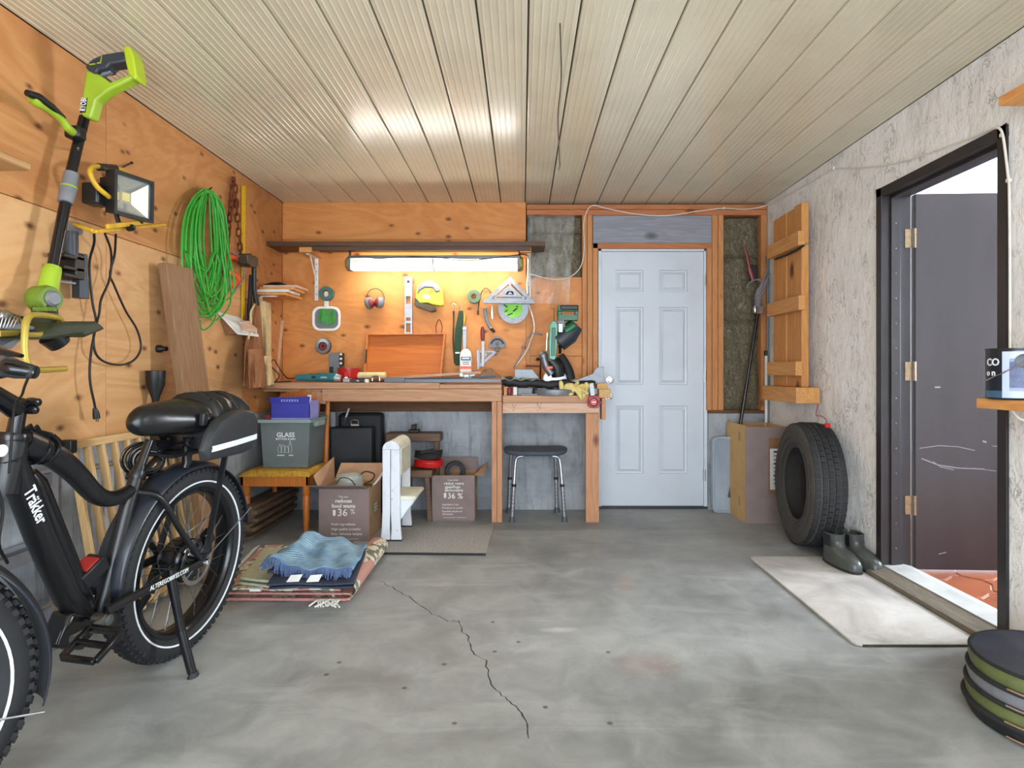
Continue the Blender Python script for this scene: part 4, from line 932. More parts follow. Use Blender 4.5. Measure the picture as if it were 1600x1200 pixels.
# ---- black tool holster behind the trimmer
ht_ = thing('caulking_gun', 'black and grey hand tool on hooks behind the shaft of the string trimmer', 'tool', LW(118, 465, .04))
MB().tube([LW(110, 356, .06), LW(118, 358, .06), LW(128, 364, .07)], [.024, .03, .008], 12).build('head', 'grey_plastic', ht_)
MB().tube([LW(109, 362, .06), LW(111, 402, .06)], [.03, .026], 14).build('barrel', 'slate_plastic', ht_)
for y in (402, 420, 432): MB().box(LW(104, y, .05), (.07, .11, .018)).build('clip', 'black_plastic', ht_, bevel=.004)
MB().box(LW(113, 415, .05), (.07, .05, .10)).build('body', 'black_plastic', ht_, bevel=.006)
MB().lathe([(.032, 0), (.032, .085), (.027, .086), (.026, .185)], LW(126, 466, .06), (0, 0, 1), 6).build('nozzle', 'slate_plastic', ht_, smooth=0)
MB().bar(LW(92, 440, .04), LW(116, 443, .06), .02, .008).build('lower_clip', 'grey_plastic', ht_)
# ---- wire cage and old lamp part at the left edge
wc = thing('wire_basket', 'small grey wire basket with a dome on a bracket behind the handlebar', 'basket', LW(15, 530, .1))
m = MB()
for k in range(7): m.tube(curve([LW(-10 + k * 5, 512, .2), LW(-4 + k * 6, 488 + k, .2), LW(10 + k * 6, 486 + k * 3, .14), LW(20 + k * 4, 512, .1)], 4), .002, 5)
m.build('wires', 'steel', wc)
MB().ball(LW(3, 494, .17), (.03, .03, .024), 14, 8).build('dome', 'steel', wc); lwp([(-12, 508), (34, 505), (56, 510), (54, 516), (-12, 514)], .2, .12).build('tray', 'grey_plastic', wc, bevel=.004)
MB().bar(LW(-5, 521, .2), LW(40, 519, .14), .02, .02).build('bar', 'olive_wire', wc)
lwp([(5, 540), (34, 524), (36, 528), (18, 545)], .15, .05).build('brace', 'grey_plastic', wc)
# ---- green extension cord
pm('green_cord', (66, 168, 58), .4, 0, .1, 30); pm('iron_dark', (50, 46, 44), .5, .6, .2)
ec = thing('extension_cord', 'bundle of bright green extension cord looped over a nail on the left wall', 'cord', LW(325, 515, .05))
rg = random.Random(11); pts = []
for k in range(26):
    t = k / 25; wl2 = 6 + 32 * abs(sin(k * 2.4)) * (.6 + .4 * t); wr2 = 5 + 27 * abs(cos(k * 1.9 + .4)); yb_ = 425 + 70 * abs(sin(k * 1.3 + .3)) + rg.uniform(-8, 8); o1 = .025 + .055 * t
    cx_ = 322 + rg.uniform(-6, 6); bx2 = cx_ + rg.uniform(-6, 12)
    pts += [LW(cx_, 297 + rg.uniform(-2, 4), o1 * .6 + .02), LW(cx_ - wl2 * .75, 325, o1), LW(cx_ - wl2, 385, o1 + .01), LW(bx2 - wl2 * .75, yb_ - 30, o1), LW(bx2, yb_, o1), LW(bx2 + wr2 * .85, yb_ - 30, o1 + .01), LW(cx_ + wr2, 390, o1), LW(cx_ + wr2 * .75, 325, o1 * .8)]
pts += [LW(335, 299, .06), LW(346, 345, .07), LW(358, 400, .08), LW(366, 440, .08), (LW(362, 462, .08)), LW(348, 470, .08), LW(337, 462, .07), LW(336, 420, .06), LW(335, 470, .06), LW(337, 495, .06), LW(328, 510, .06), LW(316, 515, .06), LW(313, 500, .05)]
MB().tube(curve(pts, 4), .0052, 6).build('cord', 'green_cord', ec)
MB().tube([LW(322, 300, .0), LW(331, 293, .1)], .004, 8).build('nail', 'iron_dark', ec)
# ---- rusty chain
pm('rust', (120, 66, 36), .75, .4, .3, 40, .3)
chn = thing('rusty_chain', 'short length of rusty steel chain doubled over a nail on the left wall', 'chain', LW(365, 400, .02))
top = LW(365, 284, .03); l0 = None; n_ = 0
for s in (-1, 1):
    for k in range(11):
        q = LW(365 + s * (1.5 + k * .95), 284 + k * 11.3, .026); n_ += 1
        if l0 is None:
            pl = [Vector((0, cos(a) * .013, sin(a) * .014 + (.016 if sin(a) > 0 else -.016))) for a in [2 * pi * i / 14 + .01 for i in range(14)]]
            l0 = MB().tube(pl, .0056, 6, closed=True).build('link', 'rust', chn, local=True); l0.location = q - chn.location
        else: piece(l0, 'link', chn, q - chn.location, (0, 0, (pi / 2 if k % 2 else 0) + s * .3))
for (px, py) in ((361, 300), (369, 318), (362, 330)): piece(l0, 'link', chn, LW(px, py, .045) - chn.location, (0, .2, .8))
MB().tube([LW(364, 285, 0), LW(364, 281, .06)], .005, 8).build('nail', 'iron_dark', chn)
# ---- yellow rule
pm('rule_yellow', (226, 186, 30), .4, 0, .05); pm('print_black', (40, 36, 30), .7)
o = lwp([(378.5, 290), (384, 290), (382.5, 492), (378.5, 499)], .012, .006).build('yardstick', 'rule_yellow', smooth=0); tag(o, 'long yellow yardstick standing upright on the left wall between chain and hammer', 'ruler')
m = MB()
for k in range(34): q = LW(379.6, 296 + k * 5.8, .0124); m.box(q, (.0006, .006 if k % 4 else .012, .002))
m.build('scale_marks', 'print_black', o, smooth=0, kind='stuff')
# ---- orange cord winder
pm('orange_plastic', (236, 92, 44), .4, 0, .06); pm('grey_rope', (136, 128, 134), .7, 0, .12, 60)
cw = thing('cord_winder', 'orange plastic cord winder with grey cord hanging below the rusty chain', 'winder', LW(363, 462, .03))
MB().tube(curve([LW(x, y, .035) for x, y in ((376, 412), (370, 402), (358, 401), (351, 410), (352, 421), (361, 427), (371, 432), (374, 441), (368, 448), (358, 441), (354, 432))], 5), .020, 10, sq=.5, up=(1, 0, 0)).build('winder', 'orange_plastic', cw)
MB().tube(curve([LW(x, y, .05) for x, y in ((361, 463), (372, 448), (380, 436), (382, 424), (375, 403), (366, 396), (356, 394), (347, 402), (349, 420), (356, 440), (359, 452))], 3), .006, 8).build('cord', 'grey_rope', cw)
# ---- sledge hammer on a hook
sl = thing('sledge_hammer', 'black-handled hammer with square steel head hung near the back left corner', 'hammer', LW(397, 500, .05))
pm('dark_steel', (86, 78, 66), .45, .7, .15)
lwp([(387, 397), (394, 396), (394, 399), (400, 400), (404, 404), (404, 416), (400, 418), (393, 417), (388, 412)], .11, .07).build('head', 'dark_steel', sl, bevel=.006)
MB().tube([LW(397, 414, .075), LW(397, 450, .07), LW(401, 477, .07)], [.017, .016, .02], 12, sq=.8).build('handle', 'black_plastic', sl)
MB().tube([LW(392, 430, .03), LW(390, 480, .03), LW(389, 505, .03)], [.012, .016, .012], 8).build('pry_bar', 'black_matte', sl)
# ---- small slanted white shelf with a timber offcut
ws = thing('slanted_shelf', 'small white board shelf slanting out from the left wall holding a timber offcut', 'shelf', LW(372, 522, .05))
pm('white_board', (226, 226, 222), .5, 0, .04); wood('brown_ply', (150, 104, 66), (122, 80, 48), 1, 2, .7)
MB().pts3([LW(341, 487, .002), LW(378, 497, .002), P(404, 523, LW(378, 0, .0).y - .02), P(371, 519, LW(341, 0, 0).y + .10)], (0, 0, -.014)).build('board', 'white_board', ws, smooth=0)
MB().pts3([LW(342, 491, .002), P(371, 521, LW(341, 0, 0).y + .10), LW(352, 524, .002)], (0, .02, 0)).build('side_brace', 'brown_ply', ws, smooth=0)
y_ = LW(360, 0, 0).y
o = MB().pts3([P(373, 503, y_), P(386, 501, y_), P(399, 513, y_ - .03), P(399, 520, y_ - .03), P(378, 516, y_ - .02)], (0, .03, 0)).build('timber_offcut', 'pale_pine', bevel=.003, smooth=0); tag(o, 'small pale timber offcut resting on the slanted white shelf', 'wood block')
# ---- corner shelf with boards
cs = thing('corner_shelf', 'narrow wooden corner shelf on a white bracket by the hammer', 'shelf', (-1.80, 4.45, 1.66))
zc_ = P(0, 461, 4.3).z
MB().bx(XL + .002, -1.70, 4.28, 4.6, zc_, zc_ + .018).build('shelf_board', 'orange_pine', cs, smooth=0)
MB().bx(XL + .001, XL + .012, 4.33, 4.36, zc_ - .16, zc_ - .001).bx(XL + .001, XL + .12, 4.33, 4.36, zc_ - .008, zc_ - .0005).build('bracket', 'white_plastic', cs, smooth=0)
for k, (dx, dy, mt) in enumerate(((.02, 0, 'white_board'), (.05, .02, 'orange_pine'), (.065, .05, 'pale_pine'))):
    o = MB().bx(XL + .01 + .01 * k, -1.70 + dx, 4.27 + dy, 4.5 + dy, zc_ + .019 + k * .019, zc_ + .037 + k * .019).build('short_board', mt, smooth=0)
    tag(o, ('white-ended short board lying directly on the narrow corner shelf', 'orange pine short board, middle of the three on the corner shelf', 'pale pine short board, topmost of the three on the corner shelf')[k], 'board', 'short boards on the corner shelf')
o = MB().grid(lambda u, v: (XL + .02 + .17 * u, 4.34 + .14 * v, zc_ + .079 + .03 * sin(u * 3.1) * (.6 + .4 * sin(v * 4))), 10, 6, (0, 0, -.006)).build('black_cloth', 'black_matte'); tag(o, 'crumpled black cloth lying on the boards of the corner shelf', 'cloth')
# ---- canvas tool apron
pm('canvas_tan', (196, 160, 106), .85, 0, .14, 25, .2, 260); pm('canvas_cream', (212, 190, 146), .85, 0, .1, 25, .2, 260); pm('leather_brown', (150, 100, 64), .7, 0, .15, 16, .2)
ta = thing('tool_apron', 'tan canvas and leather tool apron hanging from the wall in the back left corner', 'apron', LW(405, 606, .08))
def cloth(pts_l, pts_r, off0, off1, nm, mt, amp=.012):
    def fn(u, v):
        k = v * (len(pts_l) - 1); i = min(int(k), len(pts_l) - 2); f = k - i
        a = Vector(pts_l[i]).lerp(Vector(pts_l[i + 1]), f); b = Vector(pts_r[i]).lerp(Vector(pts_r[i + 1]), f); p = a.lerp(b, u)
        return LW(p.x, p.y, off0 + (off1 - off0) * v + .035 * sin(pi * u) * (.4 + v) + amp * sin(u * 14 + v * 4) * (.3 + v))
    MB().grid(fn, 12, 20, (-.008, 0, 0)).build(nm, mt, ta)
cloth([(405, 468), (408, 500), (411, 540), (412, 575), (414, 604)], [(423, 474), (424, 500), (424, 540), (424, 575), (431, 600)], .05, .09, 'canvas_panel', 'canvas_cream')
cloth([(396, 474), (390, 505), (384, 545), (383, 580), (381, 604)], [(405, 470), (409, 510), (411, 545), (414, 575), (416, 606)], .06, .11, 'leather_panel', 'leather_brown')
cloth([(389, 546), (390, 565), (391, 607)], [(411, 545), (414, 570), (416, 604)], .15, .19, 'pocket', 'leather_brown', .008)
cloth([(412, 556), (413, 575), (414, 604)], [(424, 556), (425, 575), (428, 600)], .12, .15, 'pocket', 'canvas_cream', .006)
MB().tube(curve([LW(398, 476, .08), LW(392, 488, .09), LW(392, 505, .09), LW(388, 530, .1)], 4), .007, 6).build('strap', 'canvas_cream', ta)
# ---- leaning strips and boards
o = MB().bar(P(440, 501, YB - .02), P(431, 592, YB - .12), .034, .012, (0, 1, 0)).build('wood_strip', 'pale_pine', bevel=.001, smooth=0); tag(o, 'thin pale wood strip leaning in the back left corner behind the bench', 'wood strip')
wood('brown_board', (148, 112, 78), (120, 86, 56), 2, 1.2, .6); 
top, bot = Vector((-1.845, 3.17, 1.665)), Vector((-1.64, 3.22, .002)); dz = (top - bot).normalized(); wy = Vector((0, 1, 0)); wy = (wy - dz * wy.dot(dz)).normalized(); nx = wy.cross(dz); nx = nx if nx.x > 0 else -nx
m = MB(); m.add([p + wy * a + nx * b for p in (bot, top) for a, b in ((-.125, -.022), (.125, -.022), (.125, .022), (-.125, .022))], [(0, 3, 2, 1), (4, 5, 6, 7), (0, 1, 5, 4), (1, 2, 6, 5), (2, 3, 7, 6), (3, 0, 4, 7)])
for v_ in m.v[:4]: v_.z = .001
o = m.build('brown_plank', 'brown_board', bevel=.003, smooth=0); tag(o, 'wide brown plank standing on the floor and leaning against the left wall', 'plank')
o = MB().lathe([(.02, 0), (.02, .02), (.012, .03), (.012, .05), (.0, .052)], LW(246, 545, 0), (1, 0, 0), 14).build('hook', 'black_plastic'); tag(o, 'round black hook on the left wall beside the brown plank', 'hook')
fu_ = thing('holster', 'black plastic tapered holster screwed to the left wall below the brown plank top', 'holster', LW(243, 630, .04))
MB().lathe([(.014, -.0), (.018, .03), (.042, .10), (.046, .17), (.042, .172), (.038, .1), (.008, .02)], LW(243, 632, .055), (0, 0, 1), 16).build('cone', 'black_plastic', fu_)
MB().box(LW(252, 592, .012), (.02, .03, .07)).build('mount', 'black_plastic', fu_, bevel=.003)
# ---- wooden safety gate leaning against the wall
wood('gate_wood', (222, 184, 130), (200, 158, 102), 2, 1.5, .5); wood('gate_wood_y', (222, 184, 130), (200, 158, 102), 1, 1.5, .5)
gt = thing('safety_gate', 'pale wooden slatted safety gate leaning on the left wall behind the bike', 'gate', (XL + .1, 2.9, 0))
ga = LW(104, 695, .05).y; gb = ga + .98; gz = LW(104, 691, .05).z
def gpt(y, z, d=0): return Vector((XL + .045 + .14 * (1 - z / gz) + d, y, z))
MB().bar(gpt(ga, gz - .016), gpt(gb, gz - .016), .028, .034).build('top_rail', 'gate_wood_y', gt, bevel=.003, smooth=0)
MB().bar(gpt(ga, .06), gpt(gb, .06), .028, .034).build('bottom_rail', 'gate_wood_y', gt, bevel=.003, smooth=0)
s0_ = MB().bar(gpt(0, .02), gpt(0, gz - .034), .03, .018, (0, 1, 0)).build('slat', 'gate_wood', gt, bevel=.002, smooth=0); s0_.location = (0, ga + .03, 0)
for k in range(1, 12): piece(s0_, 'slat', gt, (0, ga + .03 + k * .083, 0))
MB().tube([gpt(ga + .1, gz - .13, -.02), gpt(gb - .1, gz - .13, -.02)], .011, 10).build('metal_bar', 'steel', gt)
MB().box(gpt(ga + .004, gz - .018, .006), (.05, .035, .055)).build('catch', 'black_plastic', gt, bevel=.004)
# ---- aluminium step frame
al = thing('aluminium_ladder', 'narrow aluminium step ladder folded flat against the left wall behind the bike', 'ladder', LW(82, 900, .05))
la = LW(80, 735, .05); 
MB().bar((la.x, la.y, .0), la, .045, .022, (1, 0, 0)).build('rail', 'steel', al, smooth=0); MB().bar((la.x, la.y - .35, .0), la + Vector((0, -.35, 0)), .045, .022, (1, 0, 0)).build('rail', 'steel', al, smooth=0)
for z in (.2, .45, .72): st_ = MB().bar((la.x, la.y - .35, z), (la.x, la.y, z), .05, .012).build('tread', 'steel', al, smooth=0); MB().bar((la.x + .004, la.y - .33, z - .035), (la.x + .004, la.y - .02, z - .035), .03, .05).build('tread_pad', 'grey_plastic', st_, smooth=0)
# ---- stacked lumber under the chair
wood('old_lumber', (128, 104, 82), (86, 66, 50), 1, 2, .85); rg = random.Random(4)
nm_ = ('bottom', 'second from bottom', 'third from bottom', 'fourth from bottom', 'fifth from bottom', 'sixth from bottom', 'seventh from bottom', 'top')
for k in range(8):
    x1_ = XL + .155 + rg.uniform(-.03, .03); th = .024; z_ = .001 + k * .0275
    o = MB().bx(XL + .012 + rg.uniform(0, .01), x1_, 3.88 + rg.uniform(-.06, .06), 4.62 + rg.uniform(-.02, .02), z_, z_ + th).build('lumber_board', 'old_lumber', bevel=.002, seg=1, smooth=0)
    tag(o, 'weathered board, %s of the lumber stack beside the chair legs' % nm_[k], 'board', 'lumber stack beside the chair')
# ================================================================= TOOLS ON THE BACK WALL
def bwp(pts, off, th): return MB().pts3([BW(x, y, off) for x, y in pts], (0, th, 0))
def circ(px, py, rpx, n=24): return [(px + rpx * cos(2 * pi * k / n), py + rpx * sin(2 * pi * k / n)) for k in range(n)]
S = 196.0
pm('teal_tape', (60, 110, 104), .5, 0, .1); pm('green_tape', (84, 110, 84), .5, 0, .1); pm('white_enamel', (236, 234, 226), .35, 0, .03)
pm('alu', (168, 171, 176), .38, .9, .06, 60); pm('alu_matte', (168, 170, 172), .5, .7, .06, 60); pm('lime_tool', (196, 206, 60), .35, 0, .06)
pm('red_plastic', (196, 30, 30), .35, 0, .06); pm('maroon', (120, 40, 42), .45, 0, .1); pm('green_fabric', (40, 72, 50), .8, 0, .15, 50)
pm('gold', (196, 160, 70), .4, .5, .1); pm('lime_label', (130, 210, 60), .5, 0, .05); pm('blue_label', (40, 84, 130), .5, 0, .05)
pm('alu_dark', (128, 130, 134), .45, .75, .1, 40)
# hand mirror; the green cord's reflection is modelled as strands over a grey face
mi = thing('hand_mirror', 'white-rimmed square hand mirror with its green cord reflection built as strands hanging below the teal tape roll', 'mirror', BW(510, 517, .02))
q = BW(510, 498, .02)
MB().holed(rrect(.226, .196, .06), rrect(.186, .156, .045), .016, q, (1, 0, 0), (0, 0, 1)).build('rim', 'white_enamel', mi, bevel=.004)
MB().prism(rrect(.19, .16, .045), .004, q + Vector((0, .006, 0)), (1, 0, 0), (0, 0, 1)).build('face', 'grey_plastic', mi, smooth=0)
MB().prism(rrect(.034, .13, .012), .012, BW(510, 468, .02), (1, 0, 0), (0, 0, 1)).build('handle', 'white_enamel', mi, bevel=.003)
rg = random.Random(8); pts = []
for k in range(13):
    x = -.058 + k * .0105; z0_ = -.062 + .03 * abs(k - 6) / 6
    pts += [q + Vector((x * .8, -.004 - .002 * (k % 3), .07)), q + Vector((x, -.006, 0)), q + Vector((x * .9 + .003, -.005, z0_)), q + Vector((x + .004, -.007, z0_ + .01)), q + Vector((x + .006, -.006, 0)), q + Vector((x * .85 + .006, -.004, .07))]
MB().tube(curve(pts, 3), .0019, 5).build('cord_reflection_strands', 'green_cord', mi)
def ringtape(px, py, r, ri, mat, label, th=.045):
    o = MB().lathe([(ri / S, 0), (r / S, 0), (r / S, th), (ri / S, th)], BW(px, py, .003 + th + .012), (0, 1, 0), 32, closed=True)
    t = thing('tape_roll', label, 'tape', BW(px, py + r, .03)); o.build('tape', mat, t, bevel=.002)
    MB().lathe([(ri / S - .004, -.001), (ri / S, -.001), (ri / S, th + .001), (ri / S - .004, th + .001)], BW(px, py, .003 + th + .012), (0, 1, 0), 28, closed=True).build('core', 'brown_ply', t)
    MB().tube([BW(px, py - ri + 1, .0), BW(px, py - ri + 1, .07)], .003, 6).build('nail', 'iron_dark', t)
ringtape(509, 458.5, 11, 6, 'teal_tape', 'teal tape roll hanging above the hand mirror')
ringtape(740.5, 463, 10.5, 4.5, 'green_tape', 'green tape roll hanging left of the large metal square')
# flap disc
fd = thing('flap_disc', 'grey sanding flap disc hanging below the hand mirror', 'disc', BW(505, 554, .01))
q = BW(505, 541, .012)
MB().lathe([(.001, -.004), (.03, -.004), (.034, -.008), (.062, -.010), (.064, -.002), (.064, .006), (.001, .006)], q, (0, 1, 0), 40).build('backing', 'black_matte', fd)
f0 = None
for k in range(26):
    a = 2 * pi * k / 26; c = q + Vector((cos(a) * .048, -.012, sin(a) * .048))
    if f0 is None: f0 = MB().box((0, 0, 0), (.026, .004, .009), (.25, 0, 0)).build('flap', 'alu_matte', fd, local=True, smooth=0); f0.location = c - fd.location; f0.rotation_euler = (0, -a, 0)
    else: piece(f0, 'flap', fd, c - fd.location, (0, -a, 0))
MB().lathe([(.012, 0), (.03, 0), (.03, .002), (.012, .002)], q + Vector((0, -.009, 0)), (0, 1, 0), 24, closed=True).build('label', 'maroon', fd)
# ear muffs
em = thing('ear_muffs', 'dark red ear defenders with wire headband hanging on the back wall', 'ear muffs', BW(585, 483, .03))
MB().tube(curve([BW(575, 468, .05), BW(574, 460, .05), BW(579, 453, .05), BW(587, 451, .05), BW(595, 454, .05), BW(600, 463, .05), BW(600, 469, .05)], 5), .0035, 8).build('headband', 'dark_steel', em)
for (px, py, tilt) in ((577, 473.5, -.35), (593, 472.5, .25)):
    c = BW(px, py, .05); MB().ball(c, (.038, .032, .046), 16, 10, (0, tilt, 0), .85).build('cup', 'grey_plastic', em)
    MB().ball(c + Vector((.012 if tilt < 0 else -.012, -.006, 0)), (.026, .03, .042), 14, 10, (0, tilt, 0)).build('cushion', 'maroon', em)
# spirit level
lv = thing('spirit_level', 'silver spirit level hanging upright on the back wall behind the wooden tray', 'level', BW(638, 522, .01))
a, b = BW(632, 433, .03), BW(644, 523, .03); W_ = b.x - a.x; zz = lambda py: BW(0, py, .03).z
def lvbar(y0, y1, x0=0, x1=1): return MB().bx(a.x + W_ * x0, a.x + W_ * x1, YB - .03, YB - .005, zz(y1), zz(y0))
m = lvbar(433, 523, 0, .22); mm = lvbar(433, 523, .78, 1)
for (y0, y1) in ((433, 463), (475, 496), (501, 505), (519, 523)): q = lvbar(y0, y1, .22, .78); mm.add(q.v, q.f)
mm.add(m.v, m.f); mm.build('body', 'alu', lv, smooth=0)
MB().lathe([(.006, -.018), (.006, .018)], ((a.x + b.x) / 2, YB - .018, zz(490)), (1, 0, 0), 10).build('vial', 'lime_label', lv)
MB().lathe([(.012, 0), (.012, .002)], ((a.x + b.x) / 2, YB - .031, zz(440)), (0, 1, 0), 16).build('hanging_hole', 'iron_dark', lv)
# jigsaw
js = thing('jigsaw', 'lime green jigsaw with grey handle hanging on the back wall beside the spirit level', 'jigsaw', BW(668, 487, .04))
bwp([(650, 453), (655, 445), (663, 441), (677, 441), (686, 446), (691, 452), (693, 477), (688, 478), (675, 476), (668, 473), (656, 474), (649, 466)], .075, .055).build('body', 'lime_tool', js, bevel=.008)
bwp([(652, 448), (662, 439), (674, 438), (684, 444), (688, 455), (681, 457), (676, 450), (664, 449), (656, 454), (652, 460)], .085, .07).build('handle', 'grey_plastic', js, bevel=.008)
bwp([(665, 452), (676, 451), (679, 456), (668, 459)], .079, .012).build('opening', 'ply_back', js, smooth=0)
bwp([(647, 474), (652, 471), (678, 480), (680, 485), (673, 487), (648, 478)], .09, .085).build('shoe', 'dark_steel', js, bevel=.003)
bwp([(648, 465), (653, 465), (654, 474), (648, 474)], .07, .03).build('blade_clamp', 'dark_steel', js, bevel=.003)
bwp([(661, 459), (672, 462), (671, 468), (660, 466)], .077, .003).build('label', 'alu_matte', js)
# wire loop
o = MB().tube(curve([BW(682, 521, .02), BW(681, 510, .02), BW(685, 500, .02), BW(688, 501, .02), (BW(691, 512, .02)), BW(689, 521, .02)], 5), .003, 6).build('wire_loop', 'rust'); tag(o, 'thin rusty wire loop hanging above the corner of the wooden tray', 'wire')
# hooked wrench, green sheathed saw, yellow-handled rasp
t = thing('hook_tool', 'long dark hooked wrench hanging left of the green sheathed saw', 'tool', BW(710, 570, .02))
MB().tube(curve([BW(706, 476, .02), BW(709, 474, .02), BW(712, 478, .02), BW(709, 484, .02), BW(708, 492, .02)], 4), .003, 6).build('hook', 'steel', t)
MB().tube([BW(709, 486, .02), BW(709, 500, .02), BW(708, 530, .02), BW(711, 568, .02)], [.008, .005, .006, .008], 8).build('shank', 'dark_steel', t)
t = thing('sheathed_saw', 'pruning saw in a dark green fabric sheath hanging on the back wall', 'saw', BW(715, 571, .02))
bwp([(717, 486), (723, 485), (723, 502), (720, 545), (718, 571), (711, 571), (710, 545), (711, 515)], .03, .02).build('sheath', 'green_fabric', t, bevel=.004)
MB().tube([BW(718, 487, .02), BW(718, 474, .02)], .003, 6).build('hanging_loop', 'grey_rope', t); bwp([(711.5, 550), (718.5, 550), (718.3, 552.5), (711.4, 552.5)], .0315, .002).build('white_band', 'white_enamel', t)
t = thing('yellow_rasp', 'yellow-handled rasp hanging between the green sheath and the green tape roll', 'rasp', BW(726, 545, .02))
MB().tube([BW(725.5, 489, .02), BW(726, 496, .02), BW(725, 507, .02)], [.012, .014, .009], 12).build('handle', 'gold', t); bwp([(723, 510), (729, 510), (728, 546), (723.5, 546)], .02, .006).build('blade', 'alu_matte', t); MB().box(BW(726, 514, .02), (.035, .02, .02)).build('collar', 'alu', t, bevel=.003)
# inspection hose with plug
o = MB().tube(curve([BW(747, 488, .02), BW(749, 468, .02), BW(753, 455, .02), BW(759, 450, .02), BW(764, 453, .02), BW(767, 458, .02)], 5), .004, 8).tube([BW(747, 486, .02), BW(747, 492, .02)], [.008, .007], 8).build('air_hose', 'dark_steel'); tag(o, 'short grey air hose with metal fitting hanging left of the large metal square', 'hose')
# large speed square with cut-outs
sq = thing('speed_square', 'large aluminium triangular speed square hanging over the circular saw blade', 'square', BW(796, 474, .04))
def tri_ring(O, I, off, th, nm, mt, par, bev=.001):
    ctr = Vector((sum(p[0] for p in O) / 3, sum(p[1] for p in O) / 3)); N = 3
    vs = [BW(x, y, off) for x, y in O] + [BW(x, y, off) for x, y in I] + [BW(x, y, off - th) for x, y in O] + [BW(x, y, off - th) for x, y in I]; fs = []
    for i in range(3):
        j = (i + 1) % 3; fs += [(i, j, 3 + j, 3 + i), (6 + i, 9 + i, 9 + j, 6 + j), (i, 6 + i, 6 + j, j), (3 + i, 3 + j, 9 + j, 9 + i)]
    return MB().add(vs, fs).build(nm, mt, par, bevel=bev, smooth=0)
tri_ring([(797, 432), (836, 472), (755, 471)], [(797, 441), (822, 466.5), (770, 466)], .05, .006, 'frame', 'alu_dark', sq)
tri_ring([(797, 444.5), (817, 464), (775, 463.6)], [(797, 456), (801, 459.5), (793, 459.5)], .05, .006, 'inner_plate', 'alu_dark', sq)
bwp([(793, 455), (801, 455), (803, 460.5), (790, 460.5)], .05, .006).build('inner_plate', 'alu_dark', sq)
for (p0, p1) in (((797, 441), (797, 445)), ((770, 466), (776, 463)), ((822, 466.5), (816, 463.8))): MB().bar(BW(p0[0], p0[1], .047), BW(p1[0], p1[1], .047), .02, .006, (0, 1, 0)).build('web', 'alu_dark', sq, smooth=0)
bwp([(755, 470.5), (836, 471.5), (836, 474.5), (755, 474)], .062, .03).build('fence', 'alu_dark', sq, bevel=.001, smooth=0)
m = MB()
for k in range(14): q = BW(802 + k * 2.3, 440.5 + k * 2.3, .0505); m.box(q, (.006, .0006, .003), (0, .78, 0))
m.build('scale_marks', 'print_black', sq, smooth=0, kind='stuff')
# circular saw blade
cb_ = thing('cutting_disc', 'round saw blade with lime green label hanging below the large metal square', 'saw blade', BW(802, 507, .01))
q = BW(802, 482, .02); out = []
for k in range(60): a = 2 * pi * k / 60; out += [((.1225) * cos(a), .1225 * sin(a)), (.1185 * cos(a + .07), .1185 * sin(a + .07))]
MB().prism(out, .003, q, (1, 0, 0), (0, 0, 1)).build('blade', 'alu_dark', cb_, smooth=0)
lb = MB().prism([(.075 * cos(2 * pi * k / 24), .075 * sin(2 * pi * k / 24)) for k in range(24)], .001, q + Vector((0, -.0024, 0)), (1, 0, 0), (0, 0, 1)).build('label', 'lime_label', cb_, smooth=0)
m = MB()
for (x, y, w_, h_, r_) in ((790, 478, 7, 2, .6), (791, 486, 6, 1.6, -.6), (805, 484, 8, 2.2, -.7), (797, 491, 9, 1.6, -.4), (808, 479, 3, 2, 0)): m.box(BW(x, y, .0232), (w_ / S, .0006, h_ / S), (0, r_, 0))
m.build('print', 'print_black', lb, smooth=0, kind='stuff')
# folding saw, marker, file, gauge, small square
t = thing('folding_saw', 'grey curved folding saw handle hanging below the large metal square', 'saw', BW(766, 518, .02))
MB().tube(curve([BW(757.5, 482, .02), BW(759, 494, .02), BW(763, 506, .02), BW(768, 514, .02)], 5), .014, 10, sq=.7, up=(0, 1, 0)).build('handle', 'grey_plastic', t); MB().tube([BW(767, 513, .02), BW(773, 519, .02)], [.014, .011], 10).build('tip', 'black_matte', t); MB().lathe([(.006, 0), (.006, .003)], BW(767.5, 512, .036), (0, 1, 0), 10).build('rivet', 'gold', t)
o = MB().tube([BW(768.5, 478, .02), BW(769, 494, .02), BW(769.5, 499, .02)], [.009, .01, .006], 10).build('marker_pen', 'white_enamel'); tag(o, 'white marker pen hanging beside the grey folding saw', 'marker')
t = thing('hand_file', 'flat steel file with dark red handle hanging over the small square', 'file', BW(754, 574, .03))
MB().tube([BW(754, 510.5, .035), BW(754, 517, .035), BW(754.3, 529, .035), BW(754.4, 533, .035)], [.010, .016, .015, .009], 12, sq=.6, up=(0, 1, 0)).build('handle', 'maroon', t); bwp([(752.6, 533), (757, 533), (755.8, 573), (752.8, 573)], .036, .005).build('blade', 'alu_matte', t)
t = thing('mitre_gauge', 'half-round grey mitre gauge hanging above the small square', 'gauge', BW(777, 546, .02))
q = BW(777, 540, .03); MB().prism([(.066 * cos(a), .075 * sin(a) - .005) for a in [pi * k / 16 for k in range(17)]] + [(-.06, -.02), (.06, -.02)], .018, q, (1, 0, 0), (0, 0, 1)).build('plate', 'grey_plastic', t, bevel=.003)
MB().tube([q + Vector((.05 * cos(a), -.012, .052 * sin(a))) for a in [.25 + 2.64 * k / 12 for k in range(13)]], .006, 6).build('slot', 'black_matte', t); MB().box(q + Vector((0, -.005, -.03)), (.03, .02, .04)).build('bar', 'dark_steel', t, bevel=.002); MB().lathe([(.012, 0), (.012, .015)], q + Vector((0, -.024, .01)), (0, 1, 0), 12).build('knob', 'dark_steel', t)
